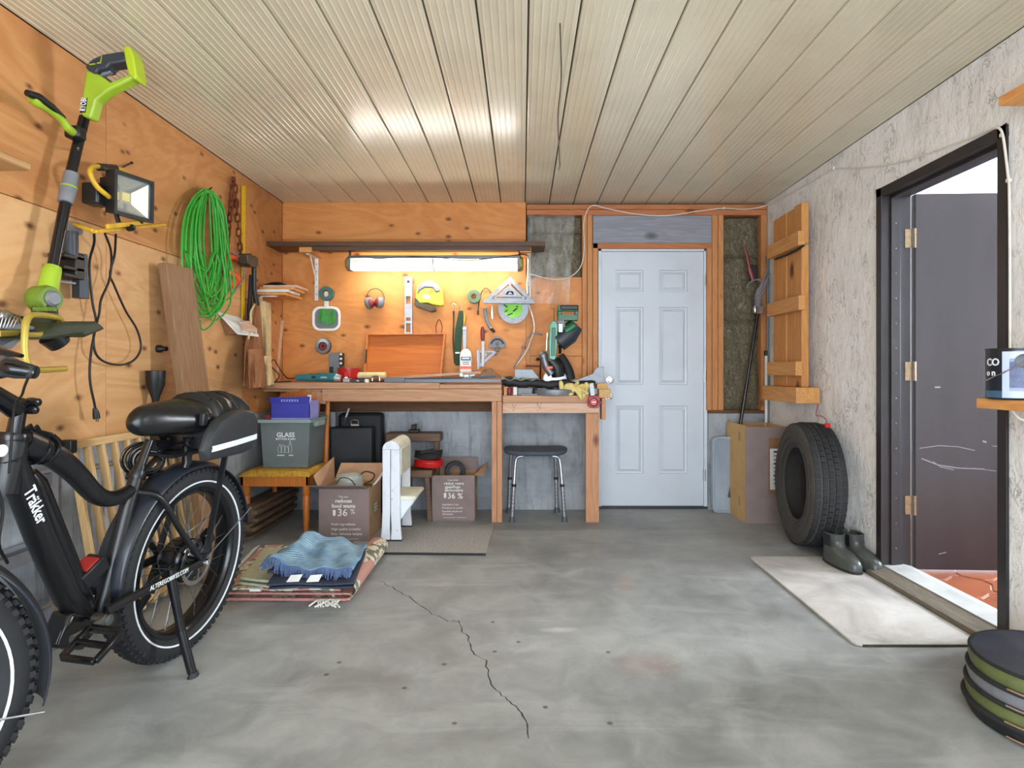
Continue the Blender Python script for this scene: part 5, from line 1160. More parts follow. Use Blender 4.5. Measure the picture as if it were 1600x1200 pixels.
t = thing('small_square', 'small aluminium speed square hanging behind the file', 'square', BW(755, 576, .01))
tri_ring([(746, 547.5), (780, 547.5), (747, 577)], [(750, 551), (769, 551), (750.5, 567)], .02, .005, 'frame', 'alu_dark', t); MB().bar(BW(760, 552, .0175), BW(752, 565, .0175), .02, .005, (0, 1, 0)).build('inner_plate', 'alu_dark', t); bwp([(745, 547), (747.5, 547), (748, 577), (746, 577)], .028, .02).build('fence', 'alu_matte', t, smooth=0)
# cables on the right edge of the plywood
o = MB().tube(curve([BW(826, 405, .02), BW(824, 430, .015), BW(823, 452, .012), BW(826, 475, .02), BW(833, 497, .03), BW(835, 515, .03), BW(830, 530, .03), BW(822, 550, .035), BW(805, 573, .05)], 6), .006, 8).build('white_cable', 'white_cable'); tag(o, 'thick white cable running down the right edge of the plywood to the bench', 'cable')
o = MB().tube(curve([BW(846, 522.5, .05), BW(838, 521, .05), BW(830, 522, .04), BW(823, 530, .045), BW(816, 550, .055), BW(803, 575, .06)], 6), .005, 8).tube([BW(838, 521, .05), BW(848, 523, .05)], .007, 8).build('grey_cable', 'grey_rope'); tag(o, 'grey cable with bare end crossing the white cable beside the mitre saw', 'cable')
t = thing('bar_clamp', 'dark rusty T-shaped bar clamp standing on the bench beside the mitre saw', 'clamp', (BW(844, 590, .08)))
MB().tube([BW(844, 593, .08), BW(845, 560, .08)], .006, 8).build('screw', 'iron_dark', t); MB().tube([BW(838, 561, .08), BW(849, 561, .08)], .010, 8).build('pad', 'iron_dark', t); MB().tube([BW(822, 571.5, .1), BW(846, 572.5, .08)], .006, 8).build('handle', 'rust', t)
# low voltage cable from bracket over to the door head and along the wall
wcb = thing('wall_cable', 'thin white cable looping from the light over the door head to the right wall', 'cable', BW(900, 430, .02))
MB().tube(curve([BW(828, 428, .02), BW(850, 434, .03), BW(872, 437, .03), BW(892, 432, .03), BW(908, 415, .03), BW(913, 385, .03), BW(912, 350, .02), BW(918, 328, .02), BW(928, 321, .02), BW(945, 325, .02), BW(990, 334, .02), BW(1040, 337, .02), BW(1090, 330, .02), BW(1130, 325.5, .02), BW(1165, 327, .02), BW(1198, 321, .02), RW(1225, 308, .012), RW(1262, 287, .012), RW(1303, 263, .012)], 7), .004, 7).build('cable', 'white_cable', wcb)
MB().tube(curve([RW(1303, 263, .012), RW(1350, 262, .012), RW(1400, 255, .012), RW(1450, 240, .012), RW(1500, 222, .012), RW(1553, 200, .014)], 6), .004, 7).build('cable', 'white_cable', wcb)
MB().tube(curve([RW(1553, 200, .016), RW(1562, 201, .02), RW(1567, 212, .02), RW(1571, 240, .02), RW(1575, 275, .02), RW(1577, 300, .02), RW(1578, 420, .016), RW(1578, 640, .016)], 5), .005, 7).build('cable', 'white_cable', wcb)
for (f, x, y) in ((BW, 1131, 325.5), (RW, 1303, 263), (RW, 1566, 211), (RW, 1576, 282)): MB().box(f(x, y, .012), (.016, .016, .016)).build('clip', 'white_plastic', wcb, bevel=.003)
o = MB().tube(curve([Vector((P(875, 0, 2.3).x, 2.3, ZC)), P(877, 120, 2.3), P(872, 180, 2.3), P(874, 240, 2.3), P(875, 258, 2.3), P(873, 265, 2.3)], 6), .0028, 6).build('hanging_wire', 'dark_steel'); tag(o, 'thin grey wire hanging straight down from the ceiling', 'wire')
# ================================================================= THINGS ON THE BENCH
E = .0012
def PZ(px, Y, z): return Vector(((px - CX) * Y / F, Y, z))
def zat(py, Y): return H - (py - CY) * Y / F
pm('teal_tool', (44, 120, 130), .4, 0, .08); pm('cream_nap', (234, 218, 160), .9, 0, .06, 60, .2); pm('steel_bar', (98, 103, 110), .45, .7, .08, 30, stretch=(.1, 1, 1))
pm('alu_saw', (138, 142, 148), .5, .6, .08, 40)
# leaning tray
tr = thing('wooden_tray', 'brown wooden serving tray with handle slot leaning against the back wall on the bench', 'tray', PZ(632, 4.62, ZB1))
wood('tray_wood', (206, 120, 62), (184, 98, 46), 0, 1, .14, 0, bump=.01); wood('tray_edge', (214, 134, 70), (190, 108, 52), 0, 1.5, .4)
yb_, yt_ = YB - .13, YB - .035
c4 = [PZ(569, yb_, ZB1 + E), PZ(690, yb_, ZB1 + E), P(697, 523, yt_), P(574, 524, yt_)]
nrm = (c4[1] - c4[0]).cross(c4[3] - c4[0]).normalized(); nrm = nrm if nrm.y < 0 else -nrm
MB().pts3([p - nrm * .012 for p in c4], nrm * .008).build('panel', 'tray_wood', tr, smooth=0)
for i in range(4):
    a, b = c4[i], c4[(i + 1) % 4]; ctr = sum(c4, Vector()) / 4; inn = lambda p: p + (ctr - p).normalized() * .018
    MB().pts3([a - nrm * .004, b - nrm * .004, inn(b) - nrm * .004, inn(a) - nrm * .004], nrm * .045).build('rim', 'tray_edge', tr, bevel=.003, smooth=0)
a, b = c4[0].lerp(c4[3], .36), c4[0].lerp(c4[3], .66); off_ = nrm * .02 + Vector((.002, 0, 0))
MB().bar(a + nrm * .0415 + Vector((.012, 0, 0)), b + nrm * .0415 + Vector((.012, 0, 0)), .010, .002, nrm).build('handle_slot', 'black_matte', tr)
# angle grinder
Yg = YF1 + .10
ag = thing('angle_grinder', 'teal angle grinder lying on the bench with its black cord in the left corner', 'grinder', PZ(495, Yg, ZB1))
zc_ = ZB1 + .036
MB().tube([PZ(463, Yg, zc_ - .004), PZ(467, Yg, zc_), PZ(485, Yg, zc_)], [.022, .026, .027], 14).build('rear_grip', 'teal_tool', ag)
MB().tube([PZ(485, Yg, zc_), PZ(494, Yg, zc_), PZ(496, Yg, zc_ + .003), PZ(524, Yg, zc_ + .003)], [.027, .028, .034, .033], 14).build('body', 'teal_tool', ag)
MB().box(PZ(490, Yg - .028, zc_ + .004), (.03, .008, .014)).build('switch', 'black_plastic', ag, bevel=.002)
MB().tube([PZ(524, Yg, zc_), PZ(533, Yg, zc_ - .008)], [.034, .026], 12).build('gear_head', 'alu_matte', ag)
text('makita', .022, PZ(501, Yg - .0345, zc_ - .003), (1, 0, 0), (0, 0, 1), 'decal_white', ag, sx=.8)
MB().tube(curve([PZ(463, Yg, zc_), PZ(450, Yg + .05, ZB1 + .03), PZ(440, Yg + .06, ZB1 + .08), P(428, 562, Yg), P(424, 572, Yg - .05), P(436, 586, Yg - .1), PZ(430, Yg - .10, ZB1 + .006), PZ(424, YF1 + .03, ZB1 + .006), PZ(440, YF1 + .01, ZB1 + .005), PZ(455, YF1 + .04, ZB1 + .008), PZ(446, YF1 + .2, ZB1 + .006)], 5), .004, 7).build('power_cord', 'black_plastic', ag)
# charger, red bowl, small orange tool
ch = thing('battery_charger', 'grey and black battery charger standing at the back of the bench by the red bowl', 'charger', PZ(526, YB - .1, ZB1))
q = PZ(524, YB - .10, ZB1 + .115); MB().box(q, (.085, .06, .225)).build('case', 'grey_plastic', ch, bevel=.006); MB().box(q + Vector((.05, -.005, .06)), (.03, .05, .10)).build('dial_block', 'black_plastic', ch, bevel=.004)
for k in range(3): MB().lathe([(.009, 0), (.009, .012)], q + Vector((.055, -.031, .1 - k * .035)), (0, -1, 0), 12).build('dial', 'white_enamel', ch)
MB().box(q + Vector((-.02, -.033, -.02)), (.03, .006, .05)).build('button', 'black_plastic', ch, bevel=.002)
Yr = YB - .19; bw = thing('red_bowl', 'red plastic bowl on the bench between charger and paint roller', 'bowl', PZ(545, Yr, ZB1)); rb = 17 * Yr / F; hb_ = 22 * Yr / F
MB().lathe([(.001, .001), (rb * .8, .001), (rb * .86, .02), (rb * .97, hb_ * .93), (rb * 1.03, hb_ * .94), (rb * 1.03, hb_), (rb * .94, hb_), (rb * .82, .02), (.001, .012)], PZ(545, Yr, ZB1), (0, 0, 1), 32).build('bowl', 'red_plastic', bw)
MB().box(PZ(541, Yr - rb * .93, ZB1 + .05), (.03, .02, .07)).build('handle', 'red_plastic', bw, bevel=.005)
os_ = thing('orange_driver', 'small orange and black screwdriver tool in front of the red bowl', 'screwdriver', PZ(530, YF1 + .18, ZB1)); MB().tube([PZ(519, YF1 + .18, ZB1 + .05), PZ(529, YF1 + .18, ZB1 + .045)], [.018, .02], 12).build('handle', 'orange_plastic', os_); MB().tube([PZ(529, YF1 + .18, ZB1 + .045), PZ(537, YF1 + .18, ZB1 + .02)], [.02, .016], 12).box(PZ(533, YF1 + .18, ZB1 + .014), (.05, .04, .026)).build('grip', 'black_plastic', os_)
# roller and black pouch, jar bits
Yl = YF1 + .2; o = MB().lathe([(.012, 0), (.024, 0), (.025, .006), (.025, .215), (.024, .22), (.012, .22)], PZ(558, Yl, ZB1 + .052), (1, 0, 0), 20, closed=True).build('paint_roller', 'cream_nap'); tag(o, 'cream paint roller sleeve lying across the black pouch on the bench', 'paint roller')
o = MB().grid(lambda u, v: (PZ(556 + 36 * u, 0, 0).x * 0 + (556 + 36 * u - CX) * (YF1 + .16) / F, YF1 + .11 + .10 * v, ZB1 + E + .024 * sin(pi * u) ** .6 * sin(pi * v) ** .6 * (1 + .15 * sin(u * 17))), 16, 8, (0, 0, -.001)).build('black_pouch', 'black_matte'); tag(o, 'soft black pouch under the paint roller on the bench', 'pouch')
# clutter along the front edge, each its own thing
def blk(nm, lab, cat, x0, x1, h, Y, d, mt, bev=.003, z=None, grp=None):
    zb = (ZB1 if z is None else z) + E; a, b = PZ(x0, Y, zb), PZ(x1, Y, zb)
    o = MB().bx(a.x, b.x, Y, Y + d, zb, zb + h).build(nm, mt, bevel=bev, smooth=0); tag(o, lab, cat, grp); return o
o = blk('metal_tin', 'small dented grey metal tin right of the teal grinder', 'tin', 535, 546, .03, YF1 + .03, .05, 'alu_matte', .006)
MB().lathe([(.014, 0), (.014, .006), (.004, .012)], PZ(540.5, YF1 + .055, ZB1 + .0315), (0, 0, 1), 14).build('cap', 'white_enamel', o)
o = blk('drill_case', 'flat blue-grey plastic case on the front edge of the bench', 'case', 548, 570, .026, YF1 + .02, .07, 'slate_plastic', .004); MB().box(PZ(559, YF1 + .018, ZB1 + .014), (.02, .004, .012)).build('latch', 'alu', o, bevel=.001)
o = MB().lathe([(.0, 0), (.016, 0), (.018, .006), (.018, .02), (.01, .026), (0, .026)], PZ(573, YF1 + .03, ZB1 + E), (0, 0, 1), 16).build('bottle_cap', 'white_enamel'); tag(o, 'round white bottle cap between the flat case and the clamp on the bench', 'cap')
t = thing('c_clamp', 'small steel C-clamp lying on the front of the bench', 'clamp', PZ(588, YF1 + .04, ZB1))
MB().tube(curve([PZ(582, YF1 + .04, ZB1 + .012), PZ(582, YF1 + .04, ZB1 + .04), PZ(592, YF1 + .04, ZB1 + .045), PZ(593, YF1 + .04, ZB1 + .012)], 4), .008, 8).build('frame', 'steel', t); MB().tube([PZ(578, YF1 + .04, ZB1 + .014), PZ(592, YF1 + .04, ZB1 + .014)], .006, 8).build('screw', 'dark_steel', t)
blk('metal_channel', 'short silver metal channel in front of the long steel rules', 'metal bar', 600, 632, .034, YF1 + .015, .06, 'steel_bar', .002)
# long rules and bars
def lng(nm, lab, cat, p, q, w_, h_, mt):
    o = MB().bar(p, q, w_, h_).build(nm, mt, bevel=.001, seg=1, smooth=0); tag(o, lab, cat, 'long bars on the bench'); return o
lng('steel_rule', 'long dark steel rule lying nearest the front edge of the bench', 'ruler', PZ(633, YF1 + .02, ZB1 + .014), PZ(783, YF1 + .02, ZB1 + .014), .04, .024, 'steel_bar')
lng('steel_rule', 'long blue-grey steel straightedge lying behind the front rule on the bench', 'ruler', PZ(600, YF1 + .10, ZB1 + .02), PZ(775, YF1 + .08, ZB1 + .044), .05, .012, 'slate_plastic')
lng('metal_strip', 'long greenish metal strip lying at the middle of the bench', 'metal bar', PZ(610, YF1 + .17, ZB1 + .012), PZ(770, YF1 + .16, ZB1 + .02), .05, .02, 'alu_matte')
lng('wood_lath', 'long pale wooden lath lying at an angle across the back of the bench', 'wood strip', PZ(606, YF1 + .24, ZB1 + .03), PZ(752, YF1 + .10, ZB1 + .075), .03, .018, 'pale_pine')
t = thing('toothed_pulley', 'small white and grey hardware piece at the end of the wooden lath', 'hardware', PZ(725, YF1 + .05, ZB1)); MB().lathe([(.004, 0), (.013, 0), (.013, .014), (.004, .014)], PZ(721, YF1 + .05, ZB1 + .058), (0, -1, 0), 14).build('washer', 'white_enamel', t); MB().box(PZ(729, YF1 + .05, ZB1 + .05), (.04, .02, .02)).build('body', 'alu', t, bevel=.004); MB().bar(PZ(734, YF1 + .05, ZB1 + .05), PZ(742, YF1 + .05, ZB1 + .058), .014, .012).build('stem', 'alu_matte', t); MB().box(PZ(731, YF1 + .05, ZB1 + .034), (.06, .02, .018)).build('foot', 'grey_plastic', t)
o = MB().pts3([PZ(744, YF1 + .07, ZB1 + .038), PZ(782, YF1 + .07, ZB1 + .038), P(766, 575, YF1 + .07)], (0, .12, 0)).build('wood_wedge', 'brown_board', bevel=.002, smooth=0); tag(o, 'dark brown triangular wood wedge at the right end of the left bench', 'wedge')
# bottle
bo = thing('glue_bottle', 'white glue bottle with blue label and orange base on the bench', 'bottle', PZ(728, YB - .12, ZB1)); Y_ = YB - .12; k_ = Y_ / F
MB().add([Vector((PZ(728, Y_, 0).x + sx * w_ * k_, Y_ + dy * .028, zat(py, Y_))) for (py, w_) in ((597, 9), (556, 9), (550, 8), (546, 4), (545, 2)) for sx, dy in ((-1, -1), (1, -1), (1, 1), (-1, 1))], [(k * 4 + i, k * 4 + (i + 1) % 4, k * 4 + 4 + (i + 1) % 4, k * 4 + 4 + i) for k in range(4) for i in range(4)] + [(0, 1, 2, 3), (16, 17, 18, 19)]).build('bottle', 'white_enamel', bo, bevel=.004)
q = PZ(728, Y_ - .029, zat(560.5, Y_)); MB().box(q, (.074, .001, .028)).build('label', 'blue_label', bo); MB().box(q + Vector((0, -.001, .002)), (.056, .0008, .013)).build('label_print', 'decal_white', bo)
MB().box(PZ(728, Y_ - .029, zat(574.5, Y_)), (.088, .001, .022)).build('base_band', 'orange_plastic', bo)
for k in range(2): MB().box(PZ(728, Y_ - .029, zat(566 + k * 3, Y_)), (.05, .001, .006)).build('small_print', 'grey_plastic', bo)
# ================================================================= RIGHT BENCH: MITRE SAW AND CLUTTER
pm('saw_green', (18, 96, 62), .35, 0, .08); pm('saw_mint', (86, 138, 118), .35, .2, .08)
Ym = YB - .30
ms = thing('mitre_saw', 'green mitre saw with black handle standing on the lower bench beside the white door', 'saw', PZ(870, Ym, ZB2))
def msp(pts, Y, th): return MB().pts3([P(x, y, Y) for x, y in pts], (0, th, 0))
MB().lathe([(.02, 0), (.155, 0), (.16, .01), (.16, .04), (.14, .045), (.02, .045)], PZ(866, Ym, ZB2 + E), (0, 0, 1), 36).build('turntable', 'alu_saw', ms)
MB().bx(PZ(806, Ym, 0).x, PZ(938, Ym, 0).x, Ym - .02, Ym + .16, ZB2 + E, ZB2 + .055).build('base', 'alu_saw', ms, bevel=.006)
msp([(876, 600), (905, 592), (926, 584), (932, 574), (944, 573), (944, 601), (876, 601)], Ym - .01, .02).build('fence', 'alu_saw', ms, bevel=.003, smooth=0)
msp([(804, 577), (832, 577), (842, 590), (842, 596), (804, 596)], Ym + .03, .02).build('fence', 'alu_saw', ms, bevel=.003, smooth=0)
q = P(868, 588, Ym + .02); MB().lathe([(.075, 0), (.09, .004), (.09, .02), (.07, .025)], q + Vector((-.005, 0, -.03)), (0, 1, 0), 28).build('blade', 'alu', ms)
msp([(859, 507), (863, 501), (868, 501), (872, 507), (871, 540), (869, 560), (865, 563), (858, 561), (857, 540)], Ym - .06, .05).build('guard', 'saw_mint', ms, bevel=.006)
msp([(862, 512), (868, 512), (867.5, 556), (861, 556)], Ym - .063, .006).build('guard_rib', 'saw_green', ms, bevel=.003)
hd = msp([(872, 482), (876, 477), (901, 477), (904, 482), (903, 498), (898, 501), (887, 500), (880, 505), (872, 501)], Ym - .05, .06); 
# ring handle: outer minus slot, made from four bars
hm = MB()
for (x0, y0, x1, y1) in ((871.5, 477, 903.5, 486), (871.5, 491.5, 903.5, 501), (871.5, 486, 878.5, 491.5), (898, 486, 903.5, 491.5)):
    a, b = P(x0, y0, Ym - .05), P(x1, y1, Ym - .05); hm.bx(a.x, b.x, Ym - .05, Ym + .0, b.z, a.z)
hm.build('handle', 'saw_green', ms, bevel=.005)
a, b = P(875, 476.5, Ym - .055), P(904, 484.5, Ym - .055); MB().bx(a.x, b.x, Ym - .056, Ym + .005, b.z, a.z).build('grip', 'black_plastic', ms, bevel=.008)
MB().tube([P(872, 535, Ym), P(888, 522, Ym), P(900, 508, Ym)], [.075, .08, .06], 18).build('motor', 'slate_plastic', ms); MB().tube([P(884, 518, Ym - .045), P(898, 508, Ym - .05)], [.04, .035], 14).build('motor_stripe', 'saw_green', ms)
msp([(871, 500), (882, 500), (884, 512), (878, 518), (871, 518)], Ym - .065, .06).build('switch_block', 'grey_plastic', ms, bevel=.005); msp([(873, 506), (879, 506), (879, 519), (873, 519)], Ym - .08, .02).build('label', 'steel', ms, bevel=.002)
MB().ball(P(849, 556, Ym), (.036, .03, .036), 14, 10).tube([P(849, 556, Ym), P(853, 572, Ym), P(862, 585, Ym)], [.03, .028, .03], 12).build('pivot', 'alu_dark', ms)
MB().tube([P(860, 562, Ym + .02), P(870, 574, Ym + .02), P(872, 588, Ym + .03)], [.05, .055, .05], 14).build('arm', 'black_plastic', ms)
MB().tube(curve([P(876, 556, Ym + .03), P(882, 566, Ym + .05), P(888, 580, Ym + .07), P(890, 592, Ym + .08)], 4), [.03 + .0012 * k for k in range(13)], 14).build('dust_bag', 'black_matte', ms)
MB().lathe([(.012, 0), (.012, .04), (.016, .045), (.016, .06)], P(875, 552, Ym), (0, -.3, 1), 12).build('lever', 'black_plastic', ms)
msp([(853, 573), (863, 572), (864, 576), (853, 577)], Ym - .04, .01).build('orange_plate', 'orange_plastic', ms, bevel=.002)
MB().tube([P(855, 520, Ym - .03), P(853.5, 548, Ym - .03)], .004, 6).build('link_rod', 'steel', ms)
# long black sleeve across the front
sv = thing('black_tool_bag', 'long black fabric sleeve lying across the front of the lower bench', 'bag', PZ(857, YF1 + .06, ZB2)); zs_ = ZB2 + .083
spine = [PZ(784 + 146 * k / 24, YF1 + .05, zs_ + .008 * sin(k * .9) + (.012 if k < 8 else 0)) for k in range(25)]
MB().tube(spine, [.02] + [.036 + .005 * sin(k * 1.7) - .0006 * k for k in range(23)] + [.018], 14, sq=.75, up=(0, 1, 0)).build('sleeve', 'black_matte', sv)
pm('grey_green_cloth', (126, 134, 116), .8, 0, .2, 16, .3)
MB().grid(lambda u, v: PZ(784 + 60 * u, YF1 + .02 + .10 * v, zs_ + .034 + .02 * (1 - u) * sin(pi * v) + .006 * sin(u * 22 + v * 3)), 20, 8, (0, 0, -.004)).build('flap', 'grey_green_cloth', sv)
for x in (806, 850, 905): MB().bx(PZ(x, YF1, 0).x, PZ(x + 7, YF1, 0).x, YF1 + .085, YF1 + .11, ZB2 + E, zs_ - .02).build('prop', 'dark_steel', sv)
# small items on the lower bench
def cylt(nm, lab, cat, px, r, h, Y, mt, cap=None, z=ZB2):
    o = MB().lathe([(r * .9, 0), (r, .003), (r, h - .003), (r * .9, h)], PZ(px, Y, z + E), (0, 0, 1), 20).build(nm, mt); tag(o, lab, cat)
    if cap: MB().lathe([(r * .8, 0), (r * .8, .01)], PZ(px, Y, z + E + h), (0, 0, 1), 16).build('lid', cap, o)
    return o
cylt('red_canister', 'small dark red canister on the lower bench under the black sleeve', 'canister', 796, .022, .055, YF1 + .02, 'maroon')
for k, (px, mt) in enumerate(((789, 'orange_pine'), (792, 'pale_pine'))): blk('wood_block', ('orange pine block at the left end of the lower bench', 'pale pine block beside the red canister on the lower bench')[k], 'wood block', px - 1.3, px + 1.3, .062, YF1 + .01, .03, mt, .001, ZB2)
blk('white_carton', 'narrow white carton beside the dark red canister', 'box', 802, 808, .06, YF1 + .03, .05, 'white_board', .002, ZB2)
blk('grey_tin', 'wide grey tin on the lower bench below the black sleeve', 'tin', 809, 832, .055, YF1 + .03, .035, 'grey_plastic', .006, ZB2)
blk('steel_plate', 'flat steel plate lying at the front edge of the lower bench', 'plate', 814, 846, .012, YF1 + .0, .028, 'steel_bar', .002, ZB2)
cylt('router_bit_case', 'short black round holder on the lower bench beside the steel plate', 'holder', 836, .016, .05, YF1 + .05, 'black_plastic')
t = thing('router', 'small blue-black and chrome router tool on the lower bench left of the yellow glove', 'router', PZ(867, YF1 + .04, ZB2)); MB().lathe([(.03, 0), (.032, .004), (.02, .012), (.03, .016), (.03, .055), (.02, .062)], PZ(868, YF1 + .05, ZB2 + E), (0, 0, 1), 16).build('motor', 'slate_plastic', t)
for x in (860, 875): MB().lathe([(.008, 0), (.012, .01), (.008, .03)], PZ(x, YF1 + .03, ZB2 + E), (0, 0, 1), 12).build('knob', 'chrome', t)
for k, (x, hh_) in enumerate(((849, .05), (853, .035), (856, .045))): o = MB().lathe([(.0, 0), (.007, 0), (.007, hh_ * .7), (.003, hh_), (.0, hh_)], PZ(x, YF1 + .03, ZB2 + E), (0, 0, 1), 10).build('router_bit', ('gold', 'red_plastic', 'steel')[k]); tag(o, ('brass router bit standing left of the router', 'short red router bit standing left of the router', 'steel router bit standing closest to the router')[k], 'router bit', 'router bits on the lower bench')
# yellow glove
pm('glove_yellow', (226, 204, 132), .8, 0, .12, 30, .25); gl = thing('work_glove', 'crumpled pale yellow leather glove hanging over the edge of the lower bench', 'glove', PZ(900, YF1, ZB2))
rg = random.Random(6)
MB().ball(P(892, 606, YF1 + .01), (.055, .03, .036), 18, 12, (0, .15, .1)).build('palm', 'glove_yellow', gl)
for (a, b, c_) in (((878, 612), (877, 602), (876, 595)), ((902, 606), (910, 602), (919, 607)), ((900, 610), (906, 618), (909, 625)), ((903, 608), (914, 612), (919, 616)), ((897, 604), (902, 599), (903, 596)), ((884, 612), (890, 616), (896, 615))):
    MB().tube(curve([P(a[0], a[1], YF1 + .0), P(b[0], b[1], YF1 - .02), P(c_[0], c_[1], YF1 - .015)], 4), [.017] * 6 + [.014] * 2 + [.007], 10, sq=.75).build('finger', 'glove_yellow', gl)
MB().grid(lambda u, v: P(905 + 14 * u + 2 * sin(v * 7), 600 + 20 * v + 3 * sin(u * 6), YF1 - .02 + .015 * sin(u * 5 + v * 6)), 8, 8, (0, .005, 0)).build('cuff', 'glove_yellow', gl)
# tape measure, clamp and wood blocks at the corner
tm = thing('tape_measure', 'red tape measure hooked on the front corner of the lower bench', 'tape measure', P(928, 637, YF1 - .04)); q = P(927.5, 628, YF1 - .03)
MB().prism(rrect(.085, .085, .026), .05, q, (1, 0, 0), (0, 0, 1)).build('case', 'red_plastic', tm, bevel=.006); MB().lathe([(.034, 0), (.034, .004), (.028, .006)], q + Vector((-.002, -.025, 0)), (0, -1, 0), 24).build('face_ring', 'black_plastic', tm); MB().lathe([(.024, 0), (.024, .003)], q + Vector((-.002, -.0305, 0)), (0, -1, 0), 20).build('badge', 'red_plastic', tm)
MB().box(q + Vector((-.002, -.034, .0)), (.026, .001, .008)).build('emblem', 'decal_white', tm); MB().box(q + Vector((.048, 0, -.004)), (.02, .03, .03)).build('lock', 'black_plastic', tm, bevel=.003); MB().bar(P(926, 618, YF1 - .03), P(924, 599, YF1 - .02), .03, .012, (0, 1, 0)).build('belt_clip', 'alu_matte', tm)
wood('block_wood', (214, 170, 112), (186, 138, 84), 1, 2, .6)
for k, (x0, y0, x1, y1, yo) in enumerate(((933, 599, 950, 608, .04), (936, 608, 954, 622, .0), (940, 622.5, 946.5, 656, .0))):
    a, b = P(x0, y0, YF1 + yo - .02), P(x1, y1, YF1 + yo - .02); o = MB().bx(a.x, b.x, YF1 + yo - .02, YF1 + yo + .08, b.z + .0006, a.z).build('wood_block', 'block_wood' if k < 2 else 'bench_wood_z', bevel=.003, smooth=0)
    tag(o, ('pale wood block, upper of the two stacked by the door knob', 'pale wood block, lower of the two stacked by the door knob', 'brown wood peg hanging down from the corner of the lower bench')[k], 'wood block')
# ================================================================= UNDER THE BENCH
wood('chair_wood', (206, 122, 48), (178, 96, 34), 2, 1.5, .4); pm('seat_gold', (196, 150, 52), .9, 0, .2, 40, .4, 120)
pm('bin_grey', (108, 118, 118), .45, 0, .06, 8); pm('bin_rim', (144, 162, 158), .45, 0, .05); pm('box_blue', (58, 62, 168), .5, 0, .06); pm('box_lilac', (150, 156, 224), .5, 0, .06)
# ---- chair
cx0, cx1, cy0, cy1, cz = -1.885, -1.412, 3.96, 4.40, .442
chr_ = thing('dining_chair', 'orange wooden chair with gold woven seat under the left end of the workbench', 'chair', ((cx0 + cx1) / 2, (cy0 + cy1) / 2, 0))
MB().grid(lambda u, v: (cx0 + (cx1 - cx0) * u, cy0 - .012 + (cy1 - cy0) * v, cz - .03 + .036 * (1 - (2 * u - 1) ** 6) ** .5 * (1 - (2 * v - 1) ** 6) ** .5), 24, 20, (0, 0, -.008)).build('seat', 'seat_gold', chr_)
MB().bx(cx0 + .01, cx1 - .01, cy0, cy0 + .022, cz - .105, cz - .036).build('apron', 'chair_wood', chr_, bevel=.003)
MB().bx(cx0 + .01, cx0 + .03, cy0, cy1, cz - .10, cz - .036).build('apron', 'chair_wood', chr_, bevel=.003); MB().bx(cx1 - .03, cx1 - .01, cy0, cy1, cz - .10, cz - .036).build('apron', 'chair_wood', chr_, bevel=.003)
for x in (cx0 + .035, cx1 - .035): MB().lathe([(.015, 0), (.018, .05), (.026, .26), (.020, .275), (.027, .285), (.027, cz - .04)], (x, cy0 + .03, 0), (0, 0, 1), 14).build('leg', 'chair_wood', chr_)
for x in (cx0 + .06, cx1 - .035):
    xt = x if x > -1.6 else x + .02
    MB().tube([(x, cy1, 0), (x, cy1 - .02, .42), (xt, cy1 + .0, .66), (xt, cy1 + .04, .915)], [.016, .019, .018, .015], 10, sq=.8).build('back_leg', 'chair_wood', chr_)
xa_, xb_ = cx0 + .08, cx1 - .035
def arch(u, v): return (xa_ + (xb_ - xa_) * u, cy1 + .035 - .03 * sin(pi * u), .86 + .075 * v + .055 * sin(pi * u) ** 1.5 * (.3 + .7 * v))
MB().grid(arch, 24, 4, (0, .022, 0)).build('top_rail', 'chair_wood', chr_)
for k in range(4): x = xa_ + (xb_ - xa_) * (k + 1) / 5; MB().bar((x, cy1 - .01, .44), (x, cy1 + .025, .87), .03, .012, (0, 1, 0)).build('splat', 'chair_wood', chr_, bevel=.002)
MB().bx(cx0 + .06, cx1 - .03, cy1 - .03, cy1 - .008, cz - .1, cz - .036).build('apron', 'chair_wood', chr_)
# ---- recycling bin on the chair
bx0, bx1, by0, by1, bz0, bz1 = -1.775, -1.442, 4.03, 4.36, cz + .008, .776
rb_ = thing('recycling_bin', 'grey-green plastic glass recycling bin standing on the chair', 'bin', ((bx0 + bx1) / 2, (by0 + by1) / 2, bz0))
tp = .014
def frustum(m, x0, x1, y0, y1, z0, z1, e0, e1):
    return [(x0 - e0, y0 - e0, z0), (x1 + e0, y0 - e0, z0), (x1 + e0, y1 + e0, z0), (x0 - e0, y1 + e0, z0), (x0 - e1, y0 - e1, z1), (x1 + e1, y0 - e1, z1), (x1 + e1, y1 + e1, z1), (x0 - e1, y1 + e1, z1)]
o_ = frustum(None, bx0, bx1, by0, by1, bz0, bz1, -tp, 0); i_ = frustum(None, bx0, bx1, by0, by1, bz0 + .006, bz1, -tp - .005, -.005)
Q = [(0, 1, 5, 4), (1, 2, 6, 5), (2, 3, 7, 6), (3, 0, 4, 7)]
MB().add(o_ + i_, Q + [(3, 2, 1, 0), (8, 9, 10, 11)] + [tuple(8 + k for k in f[::-1]) for f in Q] + [(4, 5, 13, 12), (5, 6, 14, 13), (6, 7, 15, 14), (7, 4, 12, 15)]).build('tub', 'bin_grey', rb_, bevel=.006)
m = MB(); e_ = .016
for (x0, x1, y0, y1) in ((bx0 - e_, bx1 + e_, by0 - e_, by0 - .001), (bx0 - e_, bx1 + e_, by1 + .001, by1 + e_), (bx0 - e_, bx0 - .001, by0 - e_, by1 + e_), (bx1 + .001, bx1 + e_, by0 - e_, by1 + e_)): m.bx(x0, x1, y0, y1, bz1 - .018, bz1 + .002)
m.build('rim', 'bin_rim', rb_, bevel=.003)
